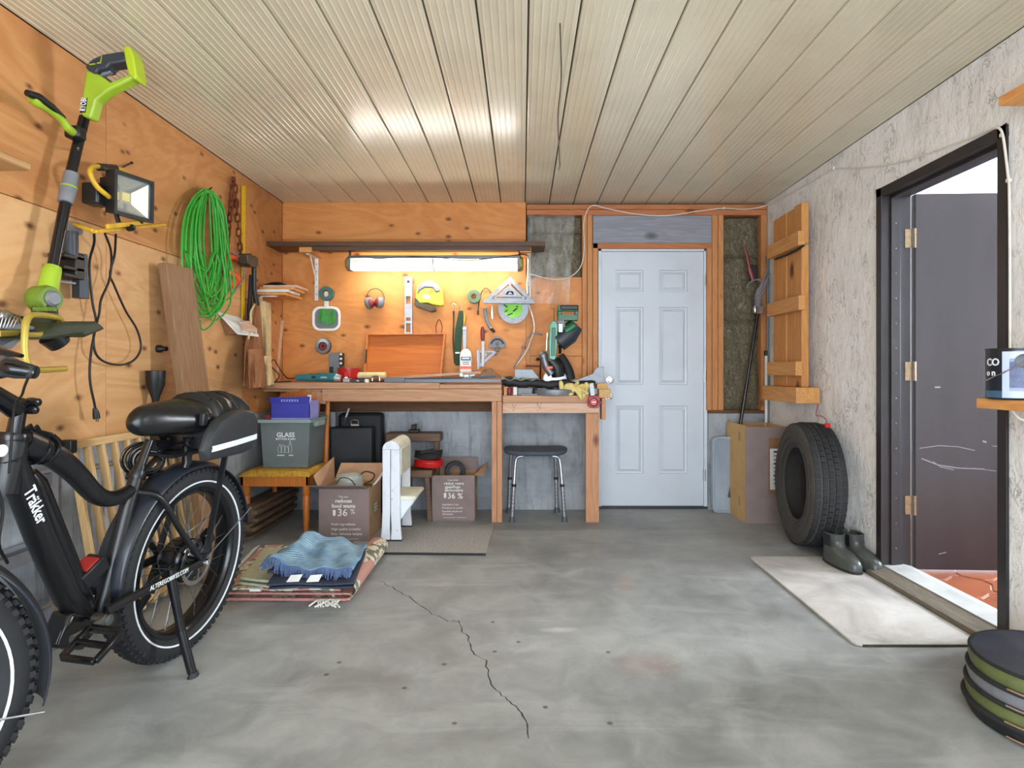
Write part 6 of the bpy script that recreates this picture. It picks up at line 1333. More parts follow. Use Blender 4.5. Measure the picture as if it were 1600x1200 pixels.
MB().prism([(-.09, .0), (.09, .0), (.075, -.035), (-.075, -.035)], .03, (bx1 + .012, (by0 + by1) / 2, bz1 - .018), (0, 1, 0), (0, 0, 1)).build('handle', 'bin_rim', rb_, bevel=.004)
fy = lambda z: by0 + tp * (1 - (z - bz0) / (bz1 - bz0)) - .0012
xc = (bx0 + bx1) / 2 + .005
def btx(s, size, z, dx=0, bold=0, al='CENTER', sx=1): return text(s, size, (xc + dx, fy(z) - .0006, z), (1, 0, 0), (0, -.04, 1), 'decal_white', rb_, align=al, bold=bold, sx=sx)
btx('GLASS', .044, .660, 0, .0012); btx('BOTTLES & JARS', .0185, .640, 0, .0004)
def botl(dx, w_, h_, nk):
    z0_ = .555; y = fy(.58) - .001; p = [(dx - w_, z0_), (dx + w_, z0_), (dx + w_, z0_ + h_ * .6), (dx + nk, z0_ + h_ * .75), (dx + nk, z0_ + h_), (dx - nk, z0_ + h_), (dx - nk, z0_ + h_ * .75), (dx - w_, z0_ + h_ * .6)]
    MB().tube([(xc + a, y, b) for a, b in p], .0011, 4, closed=True).build('bottle_icon', 'decal_white', rb_)
botl(-.04, .012, .055, .005); botl(-.018, .013, .05, .008); botl(.005, .013, .042, .009); botl(.03, .010, .075, .004)
for (dx, w_) in ((-.035, .05), (.035, .03)): MB().box((xc + dx, fy(.535) - .001, .535), (w_, .001, .006)).build('small_print', 'decal_white', rb_)
# ---- blue carton in the bin
bc = thing('blue_carton', 'open blue cardboard carton sitting in the top of the recycling bin', 'box', (-1.61, 4.15, .70))
x0, x1, y0, y1, z0, z1 = P(423, 0, 4.09).x, P(484, 0, 4.09).x, 4.09, 4.27, .70, zat(631, 4.09)
MB().bx(x0, x1, y0, y0 + .004, z0, z1).bx(x0, x1, y1 - .004, y1, z0, z1).bx(x0, x0 + .004, y0, y1, z0, z1).build('panel', 'box_blue', bc, smooth=0)
MB().bx(x1 - .004, x1, y0, y1, z0, z1 + .02).build('side_panel', 'box_lilac', bc, smooth=0)
MB().pts3([(x0, y0, z1), (x1 - .004, y0, z1), (x1 - .006, y0 - .0 + .02, z1 + .05), (x0 - .022, y0 + .02, z1 + .042)], (0, .003, 0)).build('flap', 'box_blue', bc, smooth=0)
MB().pts3([(x1 - .03, y0 + .021, z1 + .01), (x1, y0 + .021, z1 + .02), (x1, y0 + .03, z1 + .06), (x1 - .025, y0 + .03, z1 + .06)], (0, .003, 0)).build('flap', 'white_board', bc, smooth=0)
MB().bx(x0, x1, y0 - .0008, y0, z0 + .06, z0 + .085).build('window_strip', 'box_lilac', bc, smooth=0)
m = MB()
for k in range(7): m.box(((x0 + x1) / 2 - .06 + k * .018, y0 + .005, z1 + .022), (.010, .002, .018), (-.3, 0, .0))
m.build('print', 'box_lilac', bc, smooth=0, kind='stuff')
o = MB().bx(bx0 + .01, bx0 + .05, by0 + .03, by0 + .15, bz1 - .12, bz1 + .03).build('red_packet', 'maroon', bevel=.004); tag(o, 'dark red packet standing in the left end of the recycling bin', 'packet')
# ---- black hard case
pm('case_black', (34, 37, 42), .55, 0, .25, 4, .12, 120); sc_ = thing('hard_case', 'large black hard case standing against the wall under the workbench', 'case', (-1.27, 4.55, 0))
x0, x1 = -1.375, P(581, 0, 4.44).x
MB().bx(x0 - .06, x1, 4.44, 4.56, .0, zat(668, 4.44)).build('body', 'case_black', sc_, bevel=.012)
MB().bx(x0 - .04, P(597, 0, 4.57).x, 4.565, 4.68, .0, zat(645, 4.57)).build('back_shell', 'black_matte', sc_, bevel=.03)
q = P(555, 663, 4.43); MB().tube(curve([q + Vector((-.03, 0, 0)), q + Vector((-.025, -.01, .03)), q + Vector((.02, -.01, .03)), q + Vector((.025, 0, 0))], 4), .005, 8).build('latch', 'chrome', sc_); MB().box(q + Vector((0, -.004, -.004)), (.06, .01, .014)).build('latch_plate', 'chrome', sc_)
o = MB().bar(P(541, 652, 4.41), P(546, 638, 4.41), .012, .02, (0, 1, 0)).bar(P(541, 652, 4.41), P(539, 660, 4.43), .012, .03, (0, 1, 0)).build('metal_bracket', 'steel'); tag(o, 'small bright metal bracket lying on top of the black hard case', 'bracket')
o = MB().bx(P(515, 0, 4.43).x, P(523, 0, 4.43).x, 4.445, 4.49, zat(667, 4.43), zat(644, 4.43)).build('ribbed_block', 'grey_plastic', bevel=.003); tag(o, 'small grey ribbed block on the black hard case beside the chair back', 'block')
# ---- cardboard cartons with print
pm('card_brown', (176, 140, 104), .85, 0, .08, 12, .08); pm('card_grey', (134, 117, 113), .8, 0, .06, 10, .06); pm('card_inside', (190, 148, 116), .85, 0, .07, 12); pm('print_white', (226, 222, 220), .7); pm('print_green', (60, 170, 70), .6)
def carton(name, label, x0, x1, y0, y1, h, lines, flaps):
    t = thing(name, label, 'box', ((x0 + x1) / 2, (y0 + y1) / 2, 0)); th = .004
    MB().bx(x0, x1, y0, y0 + th, 0, h).build('front_panel', 'card_grey', t, smooth=0); MB().bx(x0, x1, y1 - th, y1, 0, h).build('back_panel', 'card_brown', t, smooth=0)
    MB().bx(x0, x0 + th, y0 + th, y1 - th, 0, h).build('side_panel', 'card_brown', t, smooth=0); sp_ = MB().bx(x1 - th, x1, y0 + th, y1 - th, 0, h).build('side_panel', 'card_brown', t, smooth=0)
    MB().bx(x0 + th, x1 - th, y0 + th, y1 - th, .001, th).build('base_panel', 'card_brown', t, smooth=0)
    xl_ = x0 + (x1 - x0) * .27
    for (s, size, zf, dx, bold) in lines: text(s, size, (xl_ + dx, y0 - .0008, h * zf), (1, 0, 0), (0, 0, 1), 'print_white', t, bold=bold)
    MB().box(((x0 + x1) / 2 + .01, y0 - .0006, h * .07), (.17, .0006, .002)).build('print_rule', 'print_white', t)
    MB().prism([(-.009, .02), (.009, .02), (.009, -.012), (0, -.022), (-.009, -.012)], .001, (xl_ + .012, y0 - .0008, h * .555), (1, 0, 0), (0, 0, 1)).build('arrow_mark', 'print_white', t)
    MB().prism([(-.012, -.02), (.012, -.028), (.016, .0), (.004, .03), (-.014, .018)], .001, (x1 + .0008, y0 + .10, h * .60), (0, 1, 0), (0, 0, 1)).build('leaf_mark', 'print_green', t)
    for k in range(3): MB().box((x1 + .0006, y0 + .17, h * (.62 - .06 * k)), (.0006, .08, .01)).build('side_print', 'print_white', t)
    for (pl, mt) in flaps: MB().pts3(pl, (0, .004, .002)).build('flap', mt, t, smooth=0)
    return t
x0, x1, y0, y1, h = -1.312, -.988, 3.838, 4.16, .345
carton('meal_kit_carton', 'open brown meal kit carton reading reduces food waste 36%, beside the chair', x0, x1, y0, y1, h,
    [('This box', .018, .84, .04, 0), ('reduces', .034, .75, .018, .0006), ('food waste', .034, .655, -.004, .0006), ('36', .066, .50, .032, .0006), ('%', .046, .54, .115, 0), ('Fresh ingredients', .0225, .325, -.008, 0), ('High-quality proteins', .0225, .235, -.008, 0), ('Easy, delicious recipes', .0225, .145, -.008, 0)],
    [([(x0, y0, h), (x1, y0, h), (x1 - .03, y0 - .08, h + .035), (x0 - .045, y0 - .08, h + .035)], 'card_grey'),
     ([(x0, y0, h), (x0, y1, h), (x0 - .01, y1 + .02, h + .16), (x0 - .035, y0 + .0, h + .085)], 'card_inside'),
     ([(x0, y1, h), (x1, y1, h), (x1, y1 + .05, h + .11), (x0 + .03, y1 + .05, h + .11)], 'card_inside')])
jl = thing('glass_jar_lamp', 'upturned clear ribbed glass lamp shade with wire handle in the meal kit carton', 'lamp shade', (-1.16, 3.98, .2)); glassmat('ribbed_glass', .55, (196, 204, 196)); q = Vector((-1.15, 3.97, .28))
MB().lathe([(.05, 0), (.085, .02), (.09, .10), (.082, .135), (.05, .15), (.0, .152)], q, (0, 0, 1), 28).build('shade', 'ribbed_glass', jl); MB().tube(curve([q + Vector((-.07, -.06, .09)), q + Vector((-.03, -.09, .13)), q + Vector((.03, -.09, .12)), q + Vector((.07, -.06, .05))], 5), .003, 6).build('bail', 'black_plastic', jl)
for z in (.03, .07, .11): MB().lathe([(.0885, 0), (.092, .004), (.0885, .008)], q + Vector((0, 0, z)), (0, 0, 1), 28).build('rib', 'ribbed_glass', jl)
o = MB().tube(curve([(-1.10, 4.0, .40), (-1.04, 3.95, .44), (-1.0, 4.02, .41), (-1.03, 4.08, .36), (-1.07, 4.03, .34), (-1.0, 3.95, .35), (-1.02, 3.92, .30)], 6), .004, 7).build('black_wire', 'black_plastic'); tag(o, 'loop of black wire spilling from the meal kit carton', 'wire')
o = MB().tube(curve([(-1.05, 4.02, .30), (-.995, 3.99, .345), (-.96, 4.0, .39), (-.93, 4.1, .46)], 6), .006, 7).tube(curve([(-1.05, 4.05, .30), (-.995, 4.03, .35), (-.955, 4.05, .40), (-.925, 4.14, .46)], 6), .006, 7).build('white_tubing', 'white_cable'); tag(o, 'two strands of cream tubing standing out of the meal kit carton', 'tubing')
o = MB().grid(lambda u, v: (-1.13 + .13 * u, 3.88 + .25 * v, .30 + .02 * sin(u * 5) * sin(v * 6)), 10, 10, (0, 0, -.02)).build('paper_bag', 'cream_nap'); tag(o, 'crumpled cream paper lying in the meal kit carton', 'paper')
x0, x1, y0, y1, h = -.668, -.352, 4.40, 4.66, .335
carton('second_carton', 'open brown carton printed in French standing beside the centre bench leg', x0, x1, y0, y1, h,
    [('Cette boîte', .017, .88, .03, 0), ('réduit votre', .03, .795, .004, .0004), ('gaspillage', .03, .72, .012, .0004), ('alimentaire', .03, .645, .01, .0004), ('36 %', .058, .49, .03, .0006), ('Ingrédients frais', .019, .34, -.01, 0), ('Protéines de qualité', .019, .265, -.01, 0), ('Recettes simples et', .019, .19, -.01, 0), ('délicieuses', .019, .13, -.01, 0)],
    [([(x1, y0, h), (x1, y1, h), (x1 + .08, y1, h + .06), (x1 + .07, y0 + .03, h - .01)], 'card_inside'), ([(x0, y1, h), (x1, y1, h), (x1, y1 + .03, h + .09), (x0, y1 + .03, h + .09)], 'card_grey')])
o = MB().lathe([(.045, -.03), (.075, -.03), (.08, 0), (.075, .03), (.045, .03)], (-.51, 4.52, .345), (.2, -1, .1), 28, closed=True).build('rubber_roller', 'black_rubber'); tag(o, 'black rubber wheel standing in the French printed carton', 'wheel')
# ---- white step stool, painted and worn
def wornwhite():
    t = NT('worn_white'); v = t.coord((1, 1, .35)); f = t.noise(v, 9, 6, .7, .6); g = t.noise(t.coord((1, 1, 1)), 30, 4, .7)
    col = t.ramp(f, [(.3, lin((196, 206, 222))), (.5, lin((226, 231, 238)))]); col = t.mix(t.ramp(g, [(.64, (0, 0, 0)), (.70, (.8, .8, .8))]), col, lin((122, 128, 140)))
    t.bump(f, .2, .004); t.done(col, .55)
def worncream():
    t = NT('worn_cream'); f = t.noise(t.coord((1, 1, 1)), 8, 5, .6); g = t.noise(t.coord((1, 1, 1)), 34, 4, .7)
    col = t.ramp(f, [(.3, lin((206, 202, 176))), (.6, lin((234, 232, 212)))]); col = t.mix(t.ramp(g, [(.62, (0, 0, 0)), (.7, (.7, .7, .7))]), col, lin((150, 112, 80))); t.done(col, .6)
wornwhite(); worncream()
ss = thing('step_stool', 'worn white painted wooden step stool standing beside the meal kit carton', 'step stool', (-.8, 4.03, 0))
ya_, yb_ = 3.85, 4.20
def sidep(y, nm='side_post'):
    for (xa_, xb_, lean) in ((-.902, -.852, -.012), (-.848, -.790, .012)):
        zt_ = .60; m = MB(); prof = [(-.902 + 0, 0)]
        pl = [(xa_ + (lean if lean < 0 else 0), .018), (xb_ + (lean if lean > 0 else 0), .018), (xb_ + lean * .4, .09), (xb_, .2), (xb_, zt_), (xa_, zt_), (xa_, .2), (xa_ + lean * .4, .09)]
        p = m.prism(pl, .03, (0, y, 0), (1, 0, 0), (0, 0, 1)).build(nm, 'worn_white', ss, bevel=.004); MB().prism([(pl[0][0], 0), (pl[1][0], 0), (pl[1][0], .018), (pl[0][0], .018)], .034, (0, y, 0), (1, 0, 0), (0, 0, 1)).build('foot', 'black_rubber', p)
    MB().prism([(-.846 + .056 * cos(a), .60 + .056 * sin(a)) for a in [pi * k / 14 for k in range(15)]], .032, (0, y, 0), (1, 0, 0), (0, 0, 1)).build('end_cap', 'worn_white', ss, bevel=.004)
sidep(ya_); sidep(yb_)
MB().prism([(-.846 + .054 * cos(a), .60 + .054 * sin(a)) for a in [pi * k / 14 for k in range(15)]], yb_ - ya_ - .034, (0, (ya_ + yb_) / 2, 0), (1, 0, 0), (0, 0, 1)).build('top_step', 'worn_cream', ss)
MB().bx(-.80, -.786, ya_ + .016, yb_ - .016, .43, .60).build('riser', 'worn_cream', ss, bevel=.003)
MB().prism([(-.90, .268), (-.70, .268), (-.69, .276), (-.69, .286), (-.70, .294), (-.90, .294)], yb_ - ya_ - .032, (0, (ya_ + yb_) / 2, 0), (1, 0, 0), (0, 0, 1)).build('lower_step', 'worn_cream', ss, bevel=.003)
for y in (ya_ + .03, yb_ - .03): MB().prism([(-.79, .27), (-.70, .27), (-.79, .14)], .02, (0, y, 0), (1, 0, 0), (0, 0, 1)).build('step_bracket', 'worn_white', ss)
# ---- brown stool with jumper cables
wood('stool_wood', (112, 84, 62), (82, 58, 42), 0, 1.5, .6); st2 = thing('wooden_stool', 'low brown wooden stool holding jumper cables behind the white step stool', 'stool', (-.71, 4.45, 0)); Ys = 4.34
sx0, sx1, szt = P(628, 0, Ys).x, P(675, 0, Ys).x, zat(735, Ys)
MB().bx(sx0, sx1, Ys, Ys + .20, szt - .055, szt).build('seat', 'stool_wood', st2, bevel=.006)
for (x, y, dx) in ((sx0 + .03, Ys + .03, -.02), (sx1 - .04, Ys + .03, .02), (sx0 + .03, Ys + .17, -.02), (sx1 - .04, Ys + .17, .02)): MB().bar((x + dx, y, 0), (x, y, szt - .056), .035, .025, (0, 1, 0)).build('leg', 'stool_wood', st2, bevel=.003)
jc = thing('jumper_cables', 'coiled red and black jumper cables lying on the low brown stool', 'cables', (-.72, Ys + .1, szt))
for k, (mt, n_, r0, z_) in enumerate((('red_plastic', 4, .098, .010), ('black_rubber', 4, .092, .075))):
    pts = []
    for i in range(n_ * 18 + 1): a = 2 * pi * i / 18; r = r0 + .008 * sin(i * .37); pts.append((-.705 + cos(a) * r * 1.05, Ys + .10 + sin(a) * r * .8, szt + z_ + .0135 * (i / 18) + .006 * sin(a * 2 + k)))
    MB().tube(pts, .0072, 7).build('cable_coil', mt, jc)
MB().tube([(-.74, Ys - .0, szt + .13), (-.66, Ys + .02, szt + .14), (-.62, Ys + .05, szt + .12)], [.012, .016, .01], 10).build('clamp', 'black_rubber', jc)
# ---- small bench with vice
sb = thing('low_bench', 'dark wooden low bench standing against the wall behind the step stool', 'bench', (-.8, 4.63, 0)); Yq = 4.58; z1_ = zat(677, Yq)
MB().bx(P(602, 0, Yq).x, P(688, 0, Yq).x, Yq, YB - .012, z1_ - .065, z1_).build('top', 'stool_wood', sb, bevel=.006)
for px in (610, 681): MB().bx(P(px, 0, Yq).x - .02, P(px, 0, Yq).x + .02, Yq + .03, Yq + .08, 0, z1_ - .066).build('leg', 'stool_wood', sb, bevel=.003)
vc = thing('small_vice', 'small rusty iron vice standing on the dark low bench', 'vice', P(645, 677, Yq)); q = Vector((P(645, 0, Yq).x, Yq + .06, z1_ + E))
MB().box(q + Vector((0, 0, .012)), (.08, .06, .022)).build('base', 'iron_dark', vc, bevel=.003); MB().box(q + Vector((-.006, 0, .042)), (.03, .04, .036)).box(q + Vector((.012, 0, .05)), (.012, .04, .034)).build('jaws', 'iron_dark', vc, bevel=.004); MB().tube([q + Vector((.01, -.05, .04)), q + Vector((.01, .02, .04))], .006, 8).build('screw', 'rust', vc)
# ---- bath stool with adjustable legs
pm('stool_grey', (74, 80, 90), .55, 0, .08, 20); bs = thing('bath_stool', 'grey bath stool with silver adjustable legs under the lower bench', 'stool', (.1, 4.5, 0))
Yf_, Yr_ = 4.37, 4.66; zt_ = zat(703, 4.40)
def seatf(u, v):
    a = 2 * pi * u; ex = .55; cu, su = cos(a), sin(a); rx, ry = .24, .155; k = [.0, .55, .9, 1.0, .985, .93, .0][min(6, int(round(v * 6)))]; dz = [.0, -.002, .0, -.012, -.032, -.042, -.042][min(6, int(round(v * 6)))]
    return (.10 + rx * k * math.copysign(abs(cu) ** ex, cu), 4.51 + ry * k * math.copysign(abs(su) ** ex, su), zt_ + dz + .012 * (abs(cu) * k) ** 2)
MB().grid(seatf, 40, 6).build('seat', 'stool_grey', bs, smooth=1.0)
for (xa_, xb_, y, yo) in ((P(805, 0, Yf_).x, P(800, 0, Yf_).x, Yf_ + .03, Yf_), (P(876, 0, Yf_).x, P(882, 0, Yf_).x, Yf_ + .03, Yf_), (P(798, 0, Yr_).x, P(795, 0, Yr_).x, Yr_ - .02, Yr_), (P(868, 0, Yr_).x, P(870, 0, Yr_).x, Yr_ - .02, Yr_)):
    s = 1 if xa_ < .1 else -1; zb_ = .27
    lg = MB().tube(curve([(xa_ + s * .06, y, zt_ - .046), (xa_ + s * .025, y, zt_ - .052), (xa_ + s * .003, y, zt_ - .09), (xa_ + (xb_ - xa_) * .4, yo, zb_)], 5), .0125, 12).build('leg', 'alu', bs)
    MB().tube([(xa_ + (xb_ - xa_) * .38, yo, zb_ + .01), (xb_, yo, .02)], .0148, 12).build('lower_tube', 'alu', lg); MB().tube([(xa_ + (xb_ - xa_) * .38, yo, zb_ + .008), (xa_ + (xb_ - xa_) * .41, yo, zb_ - .012)], .017, 12).build('collar', 'black_plastic', lg); MB().lathe([(.022, 0), (.02, .02), (.017, .04)], (xb_, yo, 0), (0, 0, 1), 14).build('rubber_foot', 'stool_grey', lg)
    m = MB()
    for k in range(6): m.ball((xa_ + (xb_ - xa_) * (.5 + .07 * k), yo - .0145, .22 - k * .028), .0035, 6, 4)
    m.build('pin_holes', 'black_plastic', lg, kind='stuff')
# ================================================================= FLOOR TEXTILES
def matmat():
    t = NT('doormat_grey'); g = t.noise(t.coord((1, 1, 1)), 150, 3, .8); col = t.ramp(g, [(.35, lin((100, 98, 95))), (.5, lin((166, 164, 160))), (.65, lin((206, 204, 200)))]); t.bump(g, .6, .006); t.done(col, .95)
matmat()
dm = thing('doormat', 'grey flecked doormat lying in front of the workbench', 'mat', (-.6, 3.9, 0))
MB().pts3([FL(556, 824), FL(772, 822), FL(759, 867.5), FL(548, 865)], (0, 0, .010)).build('pile', 'doormat_grey', dm, bevel=.003)
a, b = FL(759, 867.5), FL(548, 865); MB().bar(a + Vector((0, -.006, .006)), b + Vector((0, -.006, .006)), .014, .010).build('edging', 'black_matte', dm)
# folded oriental rug
def rugmat():
    t = NT('rug_pattern'); v = t.coord((1, 1, 1), rand=False)
    ch = t.n('ShaderNodeTexVoronoi'); ch.inputs['Scale'].default_value = 22; t.l(v, ch.inputs['Vector']); ring = t.ramp(ch.outputs['Distance'], [(.18, lin((150, 140, 112))), (.26, lin((226, 216, 194))), (.56, lin((224, 212, 188))), (.62, lin((112, 120, 100)))])
    sx = t.n('ShaderNodeSeparateXYZ'); t.l(t.coord((1, 1, 1), rand=False, rot=(0, 0, R(14))), sx.inputs[0]); st = t.math('FRACT', t.math('MULTIPLY', sx.outputs[0], 5.2)); band = t.ramp(st, [(.0, (1, 1, 1)), (.30, (1, 1, 1)), (.32, (0, 0, 0)), (.9, (0, 0, 0)), (.92, (1, 1, 1))])
    col = t.mix(band, ring, lin((196, 142, 128))); n_ = t.noise(v, 220, 2); col = t.mix(t.math('MULTIPLY', n_, .3), col, lin((120, 84, 76))); t.bump(n_, .3, .003); t.done(col, .95)
rugmat(); pm('rug_pink', (180, 124, 116), .9, 0, .12, 50, .2); pm('rug_back', (86, 80, 92), .9, 0, .1, 50, .2); pm('fringe_white', (226, 220, 206), .9, 0, .06)
def fold_sheet(A, B_, C_, D, layers, th, nm, mt, par, roll=.5, wav=.003):
    """sheet folded over itself: layers = list of (u_start, u_end, height); A,B front left/right, C,D back right/left"""
    prof = []
    for i, (u0, u1, z) in enumerate(layers):
        n_ = 14
        for k in range(n_ + 1): u = u0 + (u1 - u0) * k / n_; prof.append((u, z))
        if i + 1 < len(layers):
            z2 = layers[i + 1][2]; s = 1 if u1 > u0 else -1
            for k in range(1, 8): a = -pi / 2 + pi * k / 8; prof.append((u1 + s * roll * cos(a) * (z2 - z) / 2 / .8, (z + z2) / 2 + sin(a) * (z2 - z) / 2))
    N = len(prof) - 1
    def fn(u, v):
        k = min(int(u * N + 1e-6), N); pu, pz = prof[k]; a = A.lerp(B_, pu); d = D.lerp(C_, pu); p = a.lerp(d, v); return (p.x, p.y, pz + wav * sin(p.x * 19 + p.y * 13 + pz * 40))
    return MB().grid(fn, N, 16, (0, 0, th)).build(nm, mt, par, smooth=1.2)
rug = thing('oriental_rug', 'folded pink and cream patterned rug lying on the floor under the blue bath mat', 'rug', FL(470, 900))
A, B_, C_, D = FL(343, 939), FL(552, 940), FL(601, 866), FL(405, 868)
fold_sheet(A, B_, C_, D, [(.0, .97, .004), (.97, .02, .034), (.02, .9, .052)], .008, 'rug_layer', 'rug_pattern', rug, .7)
MB().bar(A + Vector((0, -.003, .012)), B_ + Vector((-.03, -.003, .012)), .012, .012).build('edge_band', 'rug_pink', rug); MB().bar(A + Vector((.02, -.004, .040)), B_ + Vector((-.05, -.004, .040)), .010, .009).build('edge_band', 'rug_pink', rug)
rp = []
for k in range(22): a = -pi / 2 + (pi * 1.75) * k / 21; rp.append((cos(a) * .046, .050 + sin(a) * .046))
def roll_(u, v): k = min(int(round(u * 21)), 21); c = (B_ + Vector((-.05, 0, 0))).lerp(C_ + Vector((-.04, 0, 0)), v); return (c.x + rp[k][0] * 1.3, c.y, rp[k][1] + .002)
MB().grid(roll_, 21, 14, (0, 0, .006)).build('rolled_edge', 'rug_pattern', rug, smooth=1.5)
rg = random.Random(12); m = MB(); f0 = FL(512, 940)
for k in range(16): p = FL(500 + k * 2.1, 941) + Vector((0, 0, .012)); m.tube(curve([p, p + Vector((rg.uniform(-.02, .02), -.02, .004)), p + Vector((rg.uniform(-.04, .04), -.05 - rg.uniform(0, .02), -.008))], 3), .004, 5)
m.build('fringe', 'fringe_white', rug, kind='stuff')
m = MB()
for k in range(40): p = D.lerp(A, k / 40) + Vector((0, 0, .06)); m.tube([p, p + Vector((-.035, rg.uniform(-.01, .01), -.02))], .003, 4)
m.build('fringe', 'fringe_white', rug, kind='stuff')
# cream mat, navy mat, blue bath mat on top
pm('sage_cloth', (176, 178, 150), .95, 0, .1, 40, .3, 200); pm('navy_cloth', (52, 58, 76), .9, 0, .12, 40, .2)
ZR = .066
cm = thing('sage_cushion_mat', 'sage cream folded mat lying on the rug left of the blue bath mat', 'mat', FL(415, 895))
fold_sheet(FL(372, 914, ZR), FL(470, 922, ZR), FL(500, 866, ZR), FL(412, 866, ZR), [(0, .96, ZR), (.96, .03, ZR + .026)], .012, 'mat_layer', 'sage_cloth', cm, .6)
o = MB().bx(FL(395, 917, ZR).x, FL(412, 917, ZR).x, FL(395, 921, ZR).y, FL(395, 918, ZR).y, ZR - .01, ZR + .002).build('tag_label', 'white_board', cm)
nv = thing('navy_mat', 'navy blue folded mat between the rug and the light blue bath mat', 'mat', FL(500, 905))
fold_sheet(FL(412, 924, ZR + .03), FL(556, 922, ZR + .03), FL(574, 870, ZR + .03), FL(450, 872, ZR + .03), [(.05, .97, ZR + .040), (.97, .03, ZR + .056)], .008, 'mat_layer', 'navy_cloth', nv, .8)
for px in (447, 478): q = FL(px, 932, ZR) + Vector((0, 0, ZR + .0)); MB().add([q, q + Vector((.06, -.004, .004)), q + Vector((.07, .02, .03)), q + Vector((.015, .02, .026))], [(0, 1, 2, 3)]).build('care_label', 'white_board', nv)
def bathmat():
    t = NT('bath_mat_blue'); v = t.coord((1, 1, 1), rand=False); sx = t.n('ShaderNodeSeparateXYZ'); t.l(v, sx.inputs[0])
    w_ = t.math('SINE', t.math('MULTIPLY', t.math('ADD', sx.outputs[1], t.math('MULTIPLY', sx.outputs[2], .6)), 330)); n_ = t.noise(v, 14, 3); n2 = t.noise(v, 200, 2)
    col = t.ramp(n_, [(.3, lin((110, 146, 170))), (.55, lin((146, 178, 194))), (.75, lin((170, 198, 208)))]); col = t.mix(t.ramp(w_, [(.2, (.35, .35, .35)), (.7, (0, 0, 0))]), col, lin((60, 104, 158)))
    t.bump(t.math('ADD', w_, n2), .5, .004); t.done(col, .95)
bathmat(); pm('mat_fringe_blue', (82, 102, 138), .95, 0, .12, 60)
bm_ = thing('blue_bath_mat', 'folded light blue tufted bath mat on top of the rug pile', 'bath mat', FL(495, 890))
Z1 = ZR + .066; A, B_, C_, D = FL(414, 898, Z1), FL(549, 904, Z1), FL(574, 862, Z1), FL(466, 860, Z1)
def bmf(u, v):
    p = A.lerp(B_, u).lerp(D.lerp(C_, u), v); hump = .065 * math.exp(-((u - .10 - .12 * v) / .14) ** 2) + .03 * math.exp(-((u - .55) / .16) ** 2) * v
    return (p.x + .03 * (hump > .05) * 0, p.y, Z1 + .044 + hump * (.55 + .6 * v) + .007 * sin(u * 21 + v * 6) + .006 * sin(v * 15 + u * 9))
MB().grid(bmf, 44, 30, (0, 0, -.014)).build('top_fold', 'bath_mat_blue', bm_, smooth=1.5)
def bml(u, v):
    p = A.lerp(B_, .02 + .95 * u).lerp(D.lerp(C_, .02 + .95 * u), v); return (p.x, p.y + .005, Z1 + .004 + .004 * sin(u * 20))
MB().grid(bml, 24, 10, (0, 0, .014)).build('lower_fold', 'navy_cloth', bm_)
m = MB(); rg = random.Random(21)
for k in range(110):
    u = k / 109; p = Vector(bmf(u, 0)); d = Vector((rg.uniform(-.012, .012), -.012 - rg.uniform(0, .012), -.022 - rg.uniform(0, .03) * (1 + 1.5 * math.exp(-((u - .28) / .12) ** 2)))); m.tube([p + Vector((0, 0, -.004)), p + d * .5 + Vector((0, -.004, 0)), p + d], [.0045, .005, .003], 5)
for k in range(70): v = k / 69; p = Vector(bmf(0, v)); m.tube([p, p + Vector((-.016 - rg.uniform(0, .01), rg.uniform(-.006, .006), -.03))], [.0045, .003], 5)
m.build('tufted_edge', 'mat_fringe_blue', bm_, kind='stuff')
# ================================================================= RIGHT SIDE
tb = thing('tall_carton', 'tall brown cardboard box standing in the back right corner behind the tyre', 'box', (1.77, 4.5, 0)); x0, x1, y0, y1, h = 1.62, 1.93, 4.319, 4.715, .70; th = .005
MB().bx(x0, x1, y0, y0 + th, 0, h).build('front_panel', 'card_grey', tb, smooth=0); pm('card_tan', (206, 168, 112), .85, 0, .07, 10, .06); MB().bx(x0, x0 + th, y0 + th, y1, 0, h + .01).build('side_panel', 'card_tan', tb, smooth=0); MB().bx(x1 - th, x1, y0 + th, y1, 0, h).build('side_panel', 'card_tan', tb, smooth=0); MB().bx(x0 + th, x1 - th, y1 - th, y1, 0, h).build('back_panel', 'card_brown', tb, smooth=0)
MB().bx(x0 + th, x1 - th, y0 + .03, y1 - th, h - .05, h - .045).build('top_flap', 'card_brown', tb, smooth=0); pm('card_patch', (138, 100, 70), .8, 0, .1, 16)
a, b = P(1201, 684, y0), P(1225, 772, y0); MB().bx(a.x, x1 - .004, y0 - .0012, y0 - .0002, b.z, a.z).build('brown_patch', 'card_patch', tb, smooth=0); a, b = P(1203, 701, y0), P(1214, 765, y0); MB().bx(a.x, b.x + .05, y0 - .002, y0 - .0013, b.z, a.z).build('shipping_label', 'white_board', tb, smooth=0)
m = MB()
for k in range(9): q = P(1212, 706 + k * 6.2, y0 - .0024); m.box(q, (.03, .0006, .006 if k % 3 else .012))
m.build('label_print', 'print_black', tb, smooth=0, kind='stuff')
for z in (.14, .62): MB().box((x0 - .0008, y0 + .12, z), (.001, .045, .07)).build('tape', 'card_brown', tb, smooth=0)
def frosted():
    t = NT('frosted_plastic'); n_ = t.noise(t.coord((1, 1, .3)), 5, 4); t.done(t.ramp(n_, [(.3, lin((150, 166, 184))), (.7, lin((196, 208, 220)))]), .25); t.b.inputs['Alpha'].default_value = .62
frosted()
pt = thing('plastic_tub', 'clear plastic storage tub standing on edge between the door and the tall box', 'tub', (1.56, 4.68, 0)); c = P(1131, 742, 4.64); hh_ = (800 - 681) * 4.64 / F
